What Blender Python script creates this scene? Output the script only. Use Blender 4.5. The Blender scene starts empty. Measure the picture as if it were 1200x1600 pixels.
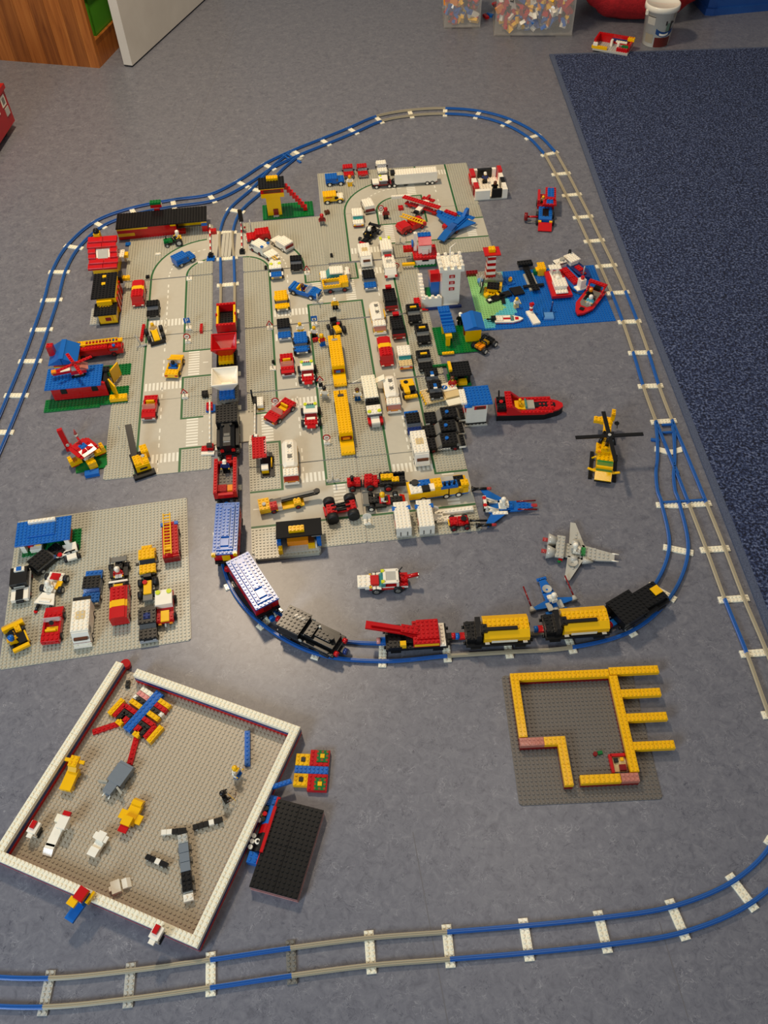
import bpy, math, random
from mathutils import Vector, Matrix

random.seed(7)
scene = bpy.context.scene
C = scene.collection
R = math.radians

# ---------------------------------------------------------------- camera
cam_data = bpy.data.cameras.new('camera')
cam_data.sensor_fit = 'VERTICAL'
cam_data.sensor_height = 24.0
cam_data.lens = 24.0 * 1330.35 / 1600.0
cam_data.clip_start = 0.01
cam = bpy.data.objects.new('camera', cam_data)
C.objects.link(cam)
cam.matrix_world = (Matrix.Translation((0, 0, 1.5155)) @ Matrix.Rotation(R(90 - 51.3975), 4, 'X')
                    @ Matrix.Rotation(R(-2.0805), 4, 'Z'))
scene.camera = cam

# ---------------------------------------------------------------- world, lamps, exposure
world = bpy.data.worlds.new('room_light')
scene.world = world
world.use_nodes = True
bg = world.node_tree.nodes['Background']
bg.inputs['Color'].default_value = (0.95, 0.92, 0.90, 1)
bg.inputs['Strength'].default_value = 0.21

def area(name, loc, target, sx, sy, watts, rgb):
    d = bpy.data.lights.new(name, 'AREA')
    d.shape = 'RECTANGLE'; d.size = sx; d.size_y = sy; d.energy = watts; d.color = rgb
    o = bpy.data.objects.new(name, d); C.objects.link(o)
    o.location = loc
    o.rotation_euler = (Vector(target) - Vector(loc)).to_track_quat('-Z', 'Y').to_euler()
    return o
area('ceiling_lamp_far', (-0.73, 2.59, 2.55), (-0.73, 2.59, 0), 0.18, 0.36, 57, (1.0, 0.79, 0.55))
area('ceiling_lamp_near', (0.55, 1.30, 2.60), (0.55, 1.30, 0), 0.30, 0.85, 7, (1.0, 0.86, 0.72))
area('window_light', (-2.0, -1.3, 1.75), (-0.2, 0.8, 0), 1.0, 1.0, 60, (0.68, 0.84, 1.0))

vs = scene.view_settings
vs.view_transform = 'Standard'
vs.look = 'None'
vs.gamma = 1.0
vs.use_curve_mapping = False
vs.exposure = 0.06

# ---------------------------------------------------------------- materials
def lin(c):
    return tuple(((v / 255) / 12.92 if v / 255 <= 0.04045 else ((v / 255 + 0.055) / 1.055) ** 2.4) for v in c)

M = {}
def mat(name, rgb, rough=0.17, trans=0.0, var=0.06, spec=0.5, alpha=1.0):
    m = bpy.data.materials.new(name)
    m.use_nodes = True
    nt = m.node_tree
    p = nt.nodes['Principled BSDF']
    c = lin(rgb)
    tc = nt.nodes.new('ShaderNodeTexCoord')
    no = nt.nodes.new('ShaderNodeTexNoise')
    no.inputs['Scale'].default_value = 0.6
    no.inputs['Detail'].default_value = 3
    nt.links.new(tc.outputs['Object'], no.inputs['Vector'])
    mx = nt.nodes.new('ShaderNodeMix'); mx.data_type = 'RGBA'
    mx.inputs['A'].default_value = tuple(v * (1 - var) for v in c) + (1,)
    mx.inputs['B'].default_value = tuple(min(1, v * (1 + var)) for v in c) + (1,)
    nt.links.new(no.outputs['Fac'], mx.inputs['Factor'])
    nt.links.new(mx.outputs['Result'], p.inputs['Base Color'])
    p.inputs['Roughness'].default_value = rough
    p.inputs['Specular IOR Level'].default_value = spec
    p.inputs['Transmission Weight'].default_value = trans
    p.inputs['IOR'].default_value = 1.2 if trans else 1.5
    p.inputs['Alpha'].default_value = alpha
    M[name] = m
    return m

for n, c in dict(red=(196, 16, 20), yellow=(247, 190, 4), blue=(18, 100, 184), white=(250, 242, 222), black=(22, 22, 22),
                 grey=(168, 165, 150), dgrey=(122, 119, 110), green=(10, 112, 48), tan=(222, 196, 140), lgrey=(186, 184, 172),
                 orange=(236, 140, 20), brown=(92, 50, 28), teal=(70, 160, 160), lblue=(96, 150, 205), cream=(248, 241, 214),
                 lime=(214, 222, 40), navy=(30, 50, 110), dred=(128, 14, 16), silver=(170, 172, 172), lgreen=(150, 205, 130), aqua=(95, 190, 200),
                 pink=(226, 150, 140), bgrey=(120, 128, 134)).items():
    mat(n, c)
M['black'].node_tree.nodes['Principled BSDF'].inputs['Roughness'].default_value = 0.3
M['blue'].node_tree.nodes['Principled BSDF'].inputs['Roughness'].default_value = 0.25
M['blue'].node_tree.nodes['Principled BSDF'].inputs['Specular IOR Level'].default_value = 0.4
M['black'].node_tree.nodes['Principled BSDF'].inputs['Specular IOR Level'].default_value = 0.35
for n, c in dict(t_clear=(225, 230, 228), t_red=(200, 50, 45), t_teal=(60, 165, 160), t_grey=(120, 122, 124), t_green=(40, 150, 70),
                 t_blue=(60, 110, 190), t_smoke=(120, 120, 118), t_pink=(228, 150, 130)).items():
    mat(n, c, rough=0.08, alpha=0.45 if n == 't_clear' else 0.62)
mat('plate_grey', (178, 175, 156), rough=0.34)
mat('plate_old', (180, 167, 143), rough=0.38)
mat('plate_dark', (106, 100, 92), rough=0.42)
mat('road_grey', (188, 183, 165), rough=0.5)
mat('road_white', (232, 230, 214), rough=0.5)
mat('line_green', (28, 92, 44), rough=0.5)
mat('rail_grey', (170, 160, 134), rough=0.35)
mat('rail_blue', (26, 92, 168), rough=0.35)
mat('tyre', (24, 24, 25), rough=0.6)
mat('print_dark', (50, 42, 40), rough=0.5)
mat('rubber', (34, 34, 36), rough=0.7)
mat('steel', (176, 178, 180), rough=0.25)

# ---------------------------------------------------------------- mesh kit (studs; one plate = 0.4 stud high)
S = 0.008
cache = {}

def mesh_from(name, verts, faces, mats, idx=None, smooth=False):
    me = bpy.data.meshes.new(name)
    me.from_pydata(verts, [], faces)
    for m in mats:
        me.materials.append(M[m] if isinstance(m, str) else m)
    if idx:
        me.polygons.foreach_set('material_index', idx)
    if smooth:
        me.polygons.foreach_set('use_smooth', [len(f) <= 4 for f in faces])
    me.update()
    return me

def box_vf(x0, y0, z0, x1, y1, z1, V, F):
    b = len(V)
    V += [(x0, y0, z0), (x1, y0, z0), (x1, y1, z0), (x0, y1, z0), (x0, y0, z1), (x1, y0, z1), (x1, y1, z1), (x0, y1, z1)]
    F += [(b, b+3, b+2, b+1), (b+4, b+5, b+6, b+7), (b, b+1, b+5, b+4), (b+1, b+2, b+6, b+5), (b+2, b+3, b+7, b+6), (b+3, b, b+4, b+7)]

def cham_vf(x0, y0, z0, x1, y1, z1, V, F, c=0.035):
    # box with a small bevel round its top edge
    b = len(V)
    V += [(x0, y0, z0), (x1, y0, z0), (x1, y1, z0), (x0, y1, z0), (x0, y0, z1-c), (x1, y0, z1-c), (x1, y1, z1-c), (x0, y1, z1-c),
          (x0+c, y0+c, z1), (x1-c, y0+c, z1), (x1-c, y1-c, z1), (x0+c, y1-c, z1)]
    F += [(b, b+3, b+2, b+1), (b+8, b+9, b+10, b+11)]
    for i in range(4):
        j = (i+1) % 4
        F += [(b+i, b+j, b+4+j, b+4+i), (b+4+i, b+4+j, b+8+j, b+8+i)]

def stud_vf(x, y, z, V, F, r=0.3, h=0.2, n=8):
    b = len(V)
    for k in range(n):
        a = 2 * math.pi * (k + .5) / n
        V.append((x + r * math.cos(a), y + r * math.sin(a), z))
    for k in range(n):
        a = 2 * math.pi * (k + .5) / n
        V.append((x + r * math.cos(a), y + r * math.sin(a), z + h))
    for k in range(n):
        F.append((b + k, b + (k+1) % n, b + n + (k+1) % n, b + n + k))
    F.append(tuple(b + n + k for k in range(n)))

def brick_mesh(w, d, h, c, st):
    key = ('b', w, d, h, c, st)
    if key not in cache:
        V, F = [], []
        g = 0.015
        cham_vf(-w/2+g, -d/2+g, 0, w/2-g, d/2-g, h*0.4, V, F)
        if st:
            nx, ny = max(1, round(w)), max(1, round(d))
            for i in range(nx):
                for j in range(ny):
                    stud_vf(-w/2 + (i+.5)*w/nx, -d/2 + (j+.5)*d/ny, h*0.4, V, F)
        cache[key] = mesh_from('brick', V, F, [c])
    return cache[key]

def slope_mesh(w, d, h, c, lip, top, st):
    # wedge: high at -y, falling to lip at +y; 'top' studs of flat ridge at the back
    key = ('s', w, d, h, c, lip, top, st)
    if key not in cache:
        H, L = h*0.4, lip*0.4
        x = w/2 - 0.015; y0, y1, ym = -d/2+.015, d/2-.015, -d/2+top
        prof = [(y0, 0), (y1, 0), (y1, L), (ym, H), (y0, H)]
        if top <= 0: prof = [(y0, 0), (y1, 0), (y1, L), (y0, H)]
        n = len(prof)
        V = [(-x, a, b) for a, b in prof] + [(x, a, b) for a, b in prof]
        F = [tuple(range(n)), tuple(reversed(range(n, 2*n)))]
        for i in range(n):
            j = (i+1) % n
            F.append((i, n+i, n+j, j))
        if st and top >= 1:
            for i in range(round(w)):
                for j in range(round(top)):
                    stud_vf(-w/2+i+.5, -d/2+j+.5, H, V, F)
        cache[key] = mesh_from('slope', V, F, [c])
    return cache[key]

def cyl_mesh(r, h, c, r2=None, n=16):
    r2 = r if r2 is None else r2
    key = ('c', r, h, c, r2, n)
    if key not in cache:
        V = []; F = []
        for k in range(n):
            a = 2*math.pi*k/n; V.append((r*math.cos(a), r*math.sin(a), 0))
        for k in range(n):
            a = 2*math.pi*k/n; V.append((r2*math.cos(a), r2*math.sin(a), h))
        for k in range(n):
            F.append((k, (k+1) % n, n+(k+1) % n, n+k))
        F.append(tuple(reversed(range(n)))); F.append(tuple(range(n, 2*n)))
        cache[key] = mesh_from('cylinder', V, F, [c], smooth=True)
    return cache[key]

def lathe_mesh(key, prof, c, n=20):
    key = ('l', key, c)
    if key not in cache:
        V = []; F = []; m = len(prof)
        for k in range(n):
            a = 2*math.pi*k/n
            for r, z in prof: V.append((r*math.cos(a), r*math.sin(a), z))
        for k in range(n):
            k2 = (k+1) % n
            for i in range(m-1):
                F.append((k*m+i, k2*m+i, k2*m+i+1, k*m+i+1))
        cache[key] = mesh_from('lathe', V, F, [c], smooth=True)
    return cache[key]

def prism_mesh(pts, h, c, st=()):
    n = len(pts)
    V = [(x, y, 0) for x, y in pts] + [(x, y, h*0.4) for x, y in pts]
    F = [tuple(reversed(range(n))), tuple(range(n, 2*n))]
    for i in range(n):
        j = (i+1) % n
        F.append((i, j, n+j, n+i))
    for x, y in st: stud_vf(x, y, h*0.4, V, F)
    return mesh_from('prism', V, F, [c])

class Th:
    """One thing: an Empty at its base, in stud units, that parents its parts."""
    def __init__(s, name, label, cat, pos, rot=0, z=1.6, group=None, k=1.0, tilt=(0, 0)):
        e = bpy.data.objects.new(name, None); C.objects.link(e)
        e.empty_display_size = 0.5
        e.location = (pos[0]/1000, pos[1]/1000, z/1000)
        e.rotation_euler = (R(tilt[0]), R(tilt[1]), R(rot))
        e.scale = (S*k,)*3
        e['label'] = label; e['category'] = cat
        if group: e['group'] = group
        s.e = e; s.rot = rot; s.k = k
        s.m = Matrix.Translation(e.location) @ e.rotation_euler.to_matrix().to_4x4() @ Matrix.Scale(S*k, 4)
    def w(s, x, y, z):
        p = s.m @ Vector((x, y, z*0.4)); return (p.x*1000, p.y*1000), p.z*1000
    def add(s, name, me, loc, rot=(0, 0, 0), par=None, label=None, kind=None):
        o = bpy.data.objects.new(name, me); C.objects.link(o)
        o.parent = par or s.e
        l = Vector((loc[0], loc[1], loc[2]*0.4))
        if par: l = l - par.location
        o.location = l; o.rotation_euler = tuple(R(a) for a in rot)
        if label: o['label'] = label
        if kind: o['kind'] = kind
        return o
    def b(s, name, x, y, z, w, d, h, c, st=1, rot=(0, 0, 0), par=None, label=None):
        return s.add(name, brick_mesh(w, d, h, c, st), (x, y, z), rot, par, label)
    def sl(s, name, x, y, z, w, d, h, c, turn=0, lip=0.3, top=1, st=1, par=None, label=None):
        return s.add(name, slope_mesh(w, d, h, c, lip, top, st), (x, y, z), (0, 0, turn), par, label)
    def cy(s, name, x, y, z, r, h, c, r2=None, rot=(0, 0, 0), par=None, label=None):
        return s.add(name, cyl_mesh(r, h*0.4, c, r2), (x, y, z), rot, par, label)
    def bar(s, name, p, q, r, c, par=None, label=None):
        a = Vector((p[0], p[1], p[2]*0.4)); b = Vector((q[0], q[1], q[2]*0.4)); d = b - a
        o = bpy.data.objects.new(name, cyl_mesh(r, round(d.length, 3), c, n=8)); C.objects.link(o)
        o.parent = par or s.e
        o.location = a - (par.location if par else Vector())
        o.rotation_euler = d.to_track_quat('Z', 'Y').to_euler()
        if label: o['label'] = label
        return o
    def pr(s, name, pts, z, h, c, st=(), rot=(0, 0, 0), par=None, label=None):
        return s.add(name, prism_mesh(pts, h, c, st), (0, 0, z), rot, par, label)
    def wh(s, x, y, r=0.75, w=0.8, hub='white'):
        o = s.add('wheel', cyl_mesh(r, w, 'tyre'), (x - w/2, y, r/0.4), (0, 90, 0))
        h = bpy.data.objects.new('hub', cyl_mesh(r*0.58, w+0.1, hub, n=12)); C.objects.link(h)
        h.parent = o; h.location = (0, 0, -0.05)
        return o
    def wheels(s, xs, ys, r=0.75, w=0.8, hub='white'):
        for y in ys:
            for sx in (-1, 1): s.wh(sx*xs, y, r, w, hub)
    def text(s, name, txt, x, y, z, size, c, rot=(0, 0, 0), par=None):
        cu = bpy.data.curves.new(name, 'FONT'); cu.body = txt; cu.size = size
        cu.align_x = 'CENTER'; cu.align_y = 'CENTER'; cu.extrude = 0.01
        tmp = bpy.data.objects.new(name, cu); C.objects.link(tmp)
        dg = bpy.context.evaluated_depsgraph_get()
        me = bpy.data.meshes.new_from_object(tmp.evaluated_get(dg))
        bpy.data.objects.remove(tmp)
        me.materials.clear(); me.materials.append(M[c])
        return s.add(name, me, (x, y, z), rot, par)

def single(name, label, cat, me, pos, rot=0, z=1.6, group=None, k=1.0, tilt=(0, 0), kind=None):
    o = bpy.data.objects.new(name, me); C.objects.link(o)
    o.location = (pos[0]/1000, pos[1]/1000, z/1000)
    o.rotation_euler = (R(tilt[0]), R(tilt[1]), R(rot)); o.scale = (S*k,)*3
    if kind == 'structure': o['kind'] = kind
    else:
        o['label'] = label; o['category'] = cat
        if kind: o['kind'] = kind
    if group: o['group'] = group
    return o

def loose(label, pos, rot, w, d, h, c, z=1.6, k=1.0, st=1, name='brick', tilt=(0, 0), cat='brick'):
    return single(name, label, cat, brick_mesh(w, d, h, c, st), pos, rot, z, k=k, tilt=tilt)

# ---------------------------------------------------------------- toy figures
def fig_meshes():
    def taper(wb, wt, d, h, c):
        key = ('tp', wb, wt, d, h, c)
        if key not in cache:
            V = [(-wb/2, -d/2, 0), (wb/2, -d/2, 0), (wb/2, d/2, 0), (-wb/2, d/2, 0), (-wt/2, -d/2, h), (wt/2, -d/2, h), (wt/2, d/2, h), (-wt/2, d/2, h)]
            F = [(0, 3, 2, 1), (4, 5, 6, 7), (0, 1, 5, 4), (1, 2, 6, 5), (2, 3, 7, 6), (3, 0, 4, 7)]
            cache[key] = mesh_from('torso', V, F, [c])
        return cache[key]
    return taper
taper = fig_meshes()

def fig(label, pos, rot, z, torso, legs, hat=None, sit=False, head='yellow', k=1.0, arms=None, tilt=(0, 0), group=None, name='toy_figure', pack=None):
    t = Th(name, label, 'toy figure', pos, rot, z, group=group, k=k, tilt=tilt)
    arms = arms or torso
    if sit:
        for sx in (-.5, .5): t.b('leg', sx, 0.55, 0, .92, 1.9, 2.1, legs, 0)
        z0 = 1.0
    else:
        for sx in (-.5, .5):
            t.b('leg', sx, 0, 0.9, .92, .85, 3.1, legs, 0)
            t.b('foot', sx, 0.15, 0, .92, 1.15, 0.9, legs, 0)
        t.b('hip', 0, 0, 3.9, 1.9, .85, .7, legs, 0)
        z0 = 4.6
    t.add('torso', taper(1.95, 1.4, .95, 1.5, torso), (0, 0, z0))
    zt = z0 + 3.75
    for sx in (-1, 1):
        a = t.bar('arm', (sx*.85, 0, zt-.5), (sx*1.2, .25, zt-2.3), .26, arms)
        t.bar('arm', (sx*1.2, .25, zt-2.3), (sx*1.12, .95, zt-2.7), .22, arms)
        t.bar('hand', (sx*1.12, .95, zt-2.7), (sx*1.1, 1.3, zt-2.7), .2, head)
    hd = t.add('head', lathe_mesh('head', [(0, 0), (.45, 0), (.6, .15), (.6, .85), (.45, 1.0), (.3, 1.02), (.3, 1.18), (0, 1.18)], head), (0, 0, zt))
    for sx in (-.18, .18): t.b('eye', sx, .59, zt+1.4, .12, .05, .3, 'black', 0, par=hd)
    t.b('mouth', 0, .585, zt+.75, .4, .05, .15, 'black', 0, par=hd)
    if hat:
        kind, hc = hat
        if kind == 'cap':
            h = t.add('cap', lathe_mesh('cap', [(.64, .0), (.66, .35), (.5, .62), (.2, .72), (0, .74)], hc), (0, 0, zt+1.6))
            t.b('brim', 0, .75, zt+1.75, 1.1, .5, .25, hc, 0, par=h)
        elif kind == 'helmet':
            t.add('helmet', lathe_mesh('helmet', [(.68, -.55), (.78, 0), (.74, .45), (.5, .78), (.2, .88), (0, .9)], hc), (0, -.05, zt+1.4))
        elif kind == 'hair':
            t.add('hair', lathe_mesh('hair', [(.66, -.5), (.72, .0), (.7, .4), (.5, .7), (0, .78)], hc), (0, -.12, zt+1.5))
    if pack: t.b('air_tank', 0, -.8, z0+.4, 1.3, .6, 3.2, pack, 0)
    return t

# ---------------------------------------------------------------- the room: floor, rug, furniture at the back
def noise_mat(name, stops, scale, detail=6, distort=0.0, rough=0.45, bump=0.0, bscale=None, stretch=None, second=None, veins=()):
    m = bpy.data.materials.new(name); m.use_nodes = True
    nt = m.node_tree; p = nt.nodes['Principled BSDF']
    tc = nt.nodes.new('ShaderNodeTexCoord')
    mp = nt.nodes.new('ShaderNodeMapping')
    if stretch: mp.inputs['Scale'].default_value = stretch
    nt.links.new(tc.outputs['Object'], mp.inputs['Vector'])
    no = nt.nodes.new('ShaderNodeTexNoise')
    no.inputs['Scale'].default_value = scale; no.inputs['Detail'].default_value = detail
    no.inputs['Distortion'].default_value = distort; no.inputs['Roughness'].default_value = 0.65
    nt.links.new(mp.outputs['Vector'], no.inputs['Vector'])
    rp = nt.nodes.new('ShaderNodeValToRGB')
    el = rp.color_ramp.elements
    while len(el) < len(stops): el.new(0.5)
    for e, (t, c) in zip(el, stops):
        e.position = t; e.color = lin(c) + (1,)
    nt.links.new(no.outputs['Fac'], rp.inputs['Fac'])
    out = rp.outputs['Color']
    if second:
        n2 = nt.nodes.new('ShaderNodeTexNoise'); n2.inputs['Scale'].default_value = second[0]
        n2.inputs['Detail'].default_value = 4; n2.inputs['Distortion'].default_value = 1.2
        nt.links.new(mp.outputs['Vector'], n2.inputs['Vector'])
        r2 = nt.nodes.new('ShaderNodeValToRGB')
        r2.color_ramp.elements[0].position = second[1]; r2.color_ramp.elements[1].position = second[2]
        nt.links.new(n2.outputs['Fac'], r2.inputs['Fac'])
        mx = nt.nodes.new('ShaderNodeMix'); mx.data_type = 'RGBA'
        nt.links.new(r2.outputs['Color'], mx.inputs['Factor'])
        nt.links.new(out, mx.inputs['A']); mx.inputs['B'].default_value = lin(second[3]) + (1,)
        out = mx.outputs['Result']
    for vs_, cen, half, colr, msc in veins:
        n3 = nt.nodes.new('ShaderNodeTexNoise'); n3.inputs['Scale'].default_value = vs_; n3.inputs['Detail'].default_value = 5; n3.inputs['Distortion'].default_value = 2.2
        nt.links.new(mp.outputs['Vector'], n3.inputs['Vector'])
        r3 = nt.nodes.new('ShaderNodeValToRGB'); e3 = r3.color_ramp.elements
        e3[0].position = cen-half; e3[0].color = (0, 0, 0, 1); e3[1].position = cen; e3[1].color = (1, 1, 1, 1); x3 = e3.new(cen+half); x3.color = (0, 0, 0, 1)
        nt.links.new(n3.outputs['Fac'], r3.inputs['Fac'])
        n4 = nt.nodes.new('ShaderNodeTexNoise'); n4.inputs['Scale'].default_value = msc; n4.inputs['Detail'].default_value = 2
        nt.links.new(mp.outputs['Vector'], n4.inputs['Vector'])
        r4 = nt.nodes.new('ShaderNodeValToRGB'); r4.color_ramp.elements[0].position = .5; r4.color_ramp.elements[1].position = .62
        nt.links.new(n4.outputs['Fac'], r4.inputs['Fac'])
        mu = nt.nodes.new('ShaderNodeMath'); mu.operation = 'MULTIPLY'
        nt.links.new(r3.outputs['Color'], mu.inputs[0]); nt.links.new(r4.outputs['Color'], mu.inputs[1])
        m3 = nt.nodes.new('ShaderNodeMix'); m3.data_type = 'RGBA'
        nt.links.new(mu.outputs[0], m3.inputs['Factor']); nt.links.new(out, m3.inputs['A']); m3.inputs['B'].default_value = lin(colr) + (1,)
        out = m3.outputs['Result']
    nt.links.new(out, p.inputs['Base Color'])
    p.inputs['Roughness'].default_value = rough
    if bump:
        nb = nt.nodes.new('ShaderNodeTexNoise'); nb.inputs['Scale'].default_value = bscale or scale; nb.inputs['Detail'].default_value = 3
        nt.links.new(mp.outputs['Vector'], nb.inputs['Vector'])
        bp = nt.nodes.new('ShaderNodeBump'); bp.inputs['Strength'].default_value = bump; bp.inputs['Distance'].default_value = 0.004
        nt.links.new(nb.outputs['Fac'], bp.inputs['Height']); nt.links.new(bp.outputs['Normal'], p.inputs['Normal'])
    M[name] = m
    return m
noise_mat('linoleum', [(0.28, (92, 93, 101)), (0.44, (108, 109, 117)), (0.58, (116, 117, 124)), (0.74, (130, 130, 135))], 58, 10, 1.2, rough=0.36,
          second=(150, 0.62, 0.76, (88, 90, 100)), veins=((48, .5, .016, (66, 68, 80), 30), (40, .47, .014, (152, 152, 156), 26)))
noise_mat('carpet', [(0.36, (12, 18, 38)), (0.47, (34, 46, 78)), (0.55, (54, 68, 104)), (0.66, (100, 112, 142))], 170, 1.5, 0, rough=0.95, bump=1.0, bscale=220)
noise_mat('binding', [(0.3, (66, 76, 98)), (0.7, (90, 100, 122))], 300, 2, rough=0.9, bump=0.5)
noise_mat('pine', [(0.3, (138, 74, 26)), (0.5, (172, 100, 40)), (0.7, (188, 116, 52))], 9, 5, 0.6, rough=0.4, stretch=(6, 6, 0.35))
noise_mat('pine_dark', [(0.3, (118, 62, 22)), (0.5, (150, 86, 34)), (0.7, (170, 102, 44))], 9, 5, 0.6, rough=0.4, stretch=(6, 6, 0.35))
noise_mat('painted_white', [(0.3, (206, 198, 184)), (0.7, (218, 211, 197))], 5, 3, rough=0.45)
noise_mat('red_cloth', [(0.3, (150, 12, 20)), (0.7, (190, 22, 30))], 60, 3, rough=0.85, bump=0.4, bscale=220)
noise_mat('green_plastic', [(0.3, (76, 150, 34)), (0.7, (88, 166, 44))], 4, 2, rough=0.35)
noise_mat('bag_blue', [(0.3, (24, 66, 130)), (0.7, (34, 82, 150))], 6, 2, rough=0.4)
noise_mat('crate_red', [(0.3, (168, 18, 20)), (0.7, (190, 26, 26))], 6, 2, rough=0.35)
mat('clear_plastic', (226, 222, 212), rough=0.08, alpha=0.16)

def raw(name, verts, faces, m, parent=None, smooth=False):
    o = bpy.data.objects.new(name, mesh_from(name, verts, faces, [m] if isinstance(m, str) else m, smooth=smooth))
    C.objects.link(o)
    if parent: o.parent = parent
    return o

def slab(name, pts, z0, z1, m, parent=None):
    n = len(pts)
    V = [(x/1000, y/1000, z0/1000) for x, y in pts] + [(x/1000, y/1000, z1/1000) for x, y in pts]
    F = [tuple(reversed(range(n))), tuple(range(n, 2*n))] + [(i, (i+1) % n, n+(i+1) % n, n+i) for i in range(n)]
    return raw(name, V, F, m, parent)

def rect(a, b, depth):
    # footprint with front edge a->b and 'depth' behind it (to the left of a->b)
    a = Vector(a); b = Vector(b); d = (b-a).normalized(); n = Vector((-d.y, d.x))*depth
    return [tuple(a), tuple(b), tuple(b+n), tuple(a+n)]

fl = slab('floor', [(-3500, -2500), (3500, -2500), (3500, 6500), (-3500, 6500)], -20, 0, 'linoleum')
fl['kind'] = 'structure'
# fine welded seams between the linoleum sheets
mat('seam', (104, 103, 106), rough=0.5)
for a, b in (((-525.4, 4130.6), (-676.1, 2520.2)), ((69.7, 199.1), (30.1, 491.1)), ((425.3, 332.7), (438.1, 196.0))):
    a = Vector(a); b = Vector(b); n = (b-a).normalized(); n = Vector((-n.y, n.x))*0.8
    s_ = slab('floor_seam', [tuple(a-n), tuple(b-n), tuple(b+n), tuple(a+n)], 0.0, 0.12, 'seam', fl)

rug = slab('rug', [(733, 3468), (2600, 3455), (2640, -400), (812, -400), (778, 1013), (758, 1737), (742, 2400)], 0, 7, 'carpet')
rug['label'] = 'blue flecked carpet rug with a grey-blue bound edge'; rug['category'] = 'rug'
edge = [(733, 3468), (742, 2400), (758, 1737), (778, 1013), (812, -400)]
for i in range(len(edge)-1):
    (xa, ya), (xb, yb) = edge[i], edge[i+1]
    slab('binding', [(xa-17, ya), (xa+1, ya), (xb+1, yb), (xb-17, yb)], 0, 6, 'binding', rug)
slab('binding', [(716, 3467), (2600, 3453), (2600, 3464), (716, 3480)], 0, 6.5, 'binding', rug)

# pine shelf unit, open to the right
sh = bpy.data.objects.new('shelf_unit', None); C.objects.link(sh)
sh['label'] = 'varnished pine shelf unit with plank side in the back left corner'; sh['category'] = 'shelf'
A_, B_ = Vector((-1500, 3622)), Vector((-1062, 3512))
d_ = (B_-A_).normalized(); n_ = Vector((-d_.y, d_.x))
B_ = A_ + d_*452
us = [-452, -386, -318, -255, -178, -120, -50, 22, 84, 160, 226, 290, 356, 410, 452]
for i in range(len(us)-1):
    p, q = A_ + d_*(us[i]+.6), A_ + d_*(us[i+1]-.6)
    slab('plank', [tuple(p), tuple(q), tuple(q+n_*20), tuple(p+n_*20)], 0, 900, 'pine' if i % 2 else 'pine_dark', sh)
side = B_
def alongback(u, v):  # v along the opening, u inwards from it
    return tuple(side - d_*u + n_*v)
slab('plinth', [alongback(18, 20), alongback(0, 20), alongback(0, 700), alongback(18, 700)], 0, 75, 'pine', sh)
slab('bottom_shelf', [alongback(880, 20), alongback(0, 20), alongback(0, 700), alongback(880, 700)], 75, 95, 'pine_dark', sh)
slab('back_panel', [alongback(900, 20), alongback(880, 20), alongback(880, 700), alongback(900, 700)], 0, 900, 'pine_dark', sh)
slab('top_shelf', [alongback(880, 20), alongback(0, 20), alongback(0, 700), alongback(880, 700)], 440, 460, 'pine_dark', sh)
slab('side_panel', [alongback(900, 700), alongback(0, 700), alongback(0, 720), alongback(900, 720)], 0, 900, 'pine_dark', sh)

gb = bpy.data.objects.new('storage_tub', None); C.objects.link(gb)
gb['label'] = 'bright green plastic tub on the bottom shelf of the pine unit'; gb['category'] = 'tub'
for (u0, u1, v0, v1) in ((300, 12, 60, 66), (300, 12, 400, 406), (18, 12, 60, 406), (300, 294, 60, 406)):
    slab('wall', [alongback(u0, v0), alongback(u1, v0), alongback(u1, v1), alongback(u0, v1)], 96, 250, 'green_plastic', gb)
slab('base', [alongback(300, 60), alongback(12, 60), alongback(12, 406), alongback(300, 406)], 95, 100, 'green_plastic', gb)
slab('rim', [alongback(310, 50), alongback(2, 50), alongback(2, 62), alongback(310, 62)], 238, 252, 'green_plastic', gb)
slab('rim', [alongback(18, 62), alongback(2, 62), alongback(2, 416), alongback(18, 416)], 238, 252, 'green_plastic', gb)
gd = slab('lid', [alongback(310, 66), alongback(30, 66), alongback(30, 416), alongback(310, 416)], 236, 244, 'green', gb)

# white door leaf standing open
dA, dC = Vector((-930.3, 3508.0)), Vector((-713.2, 4124.3))
dd = (dC-dA).normalized(); dn = Vector((-dd.y, dd.x))
dr = slab('door_1', [tuple(dA - dn*0), tuple(dA + dd*830), tuple(dA + dd*830 + dn*38), tuple(dA + dn*38)], 7, 1980, 'painted_white')
dr['kind'] = 'structure'
slab('bottom_seal', [tuple(dA + dn*5), tuple(dA + dd*828 + dn*5), tuple(dA + dd*828 + dn*33), tuple(dA + dn*33)], 1, 7, 'rubber', dr)

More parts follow.
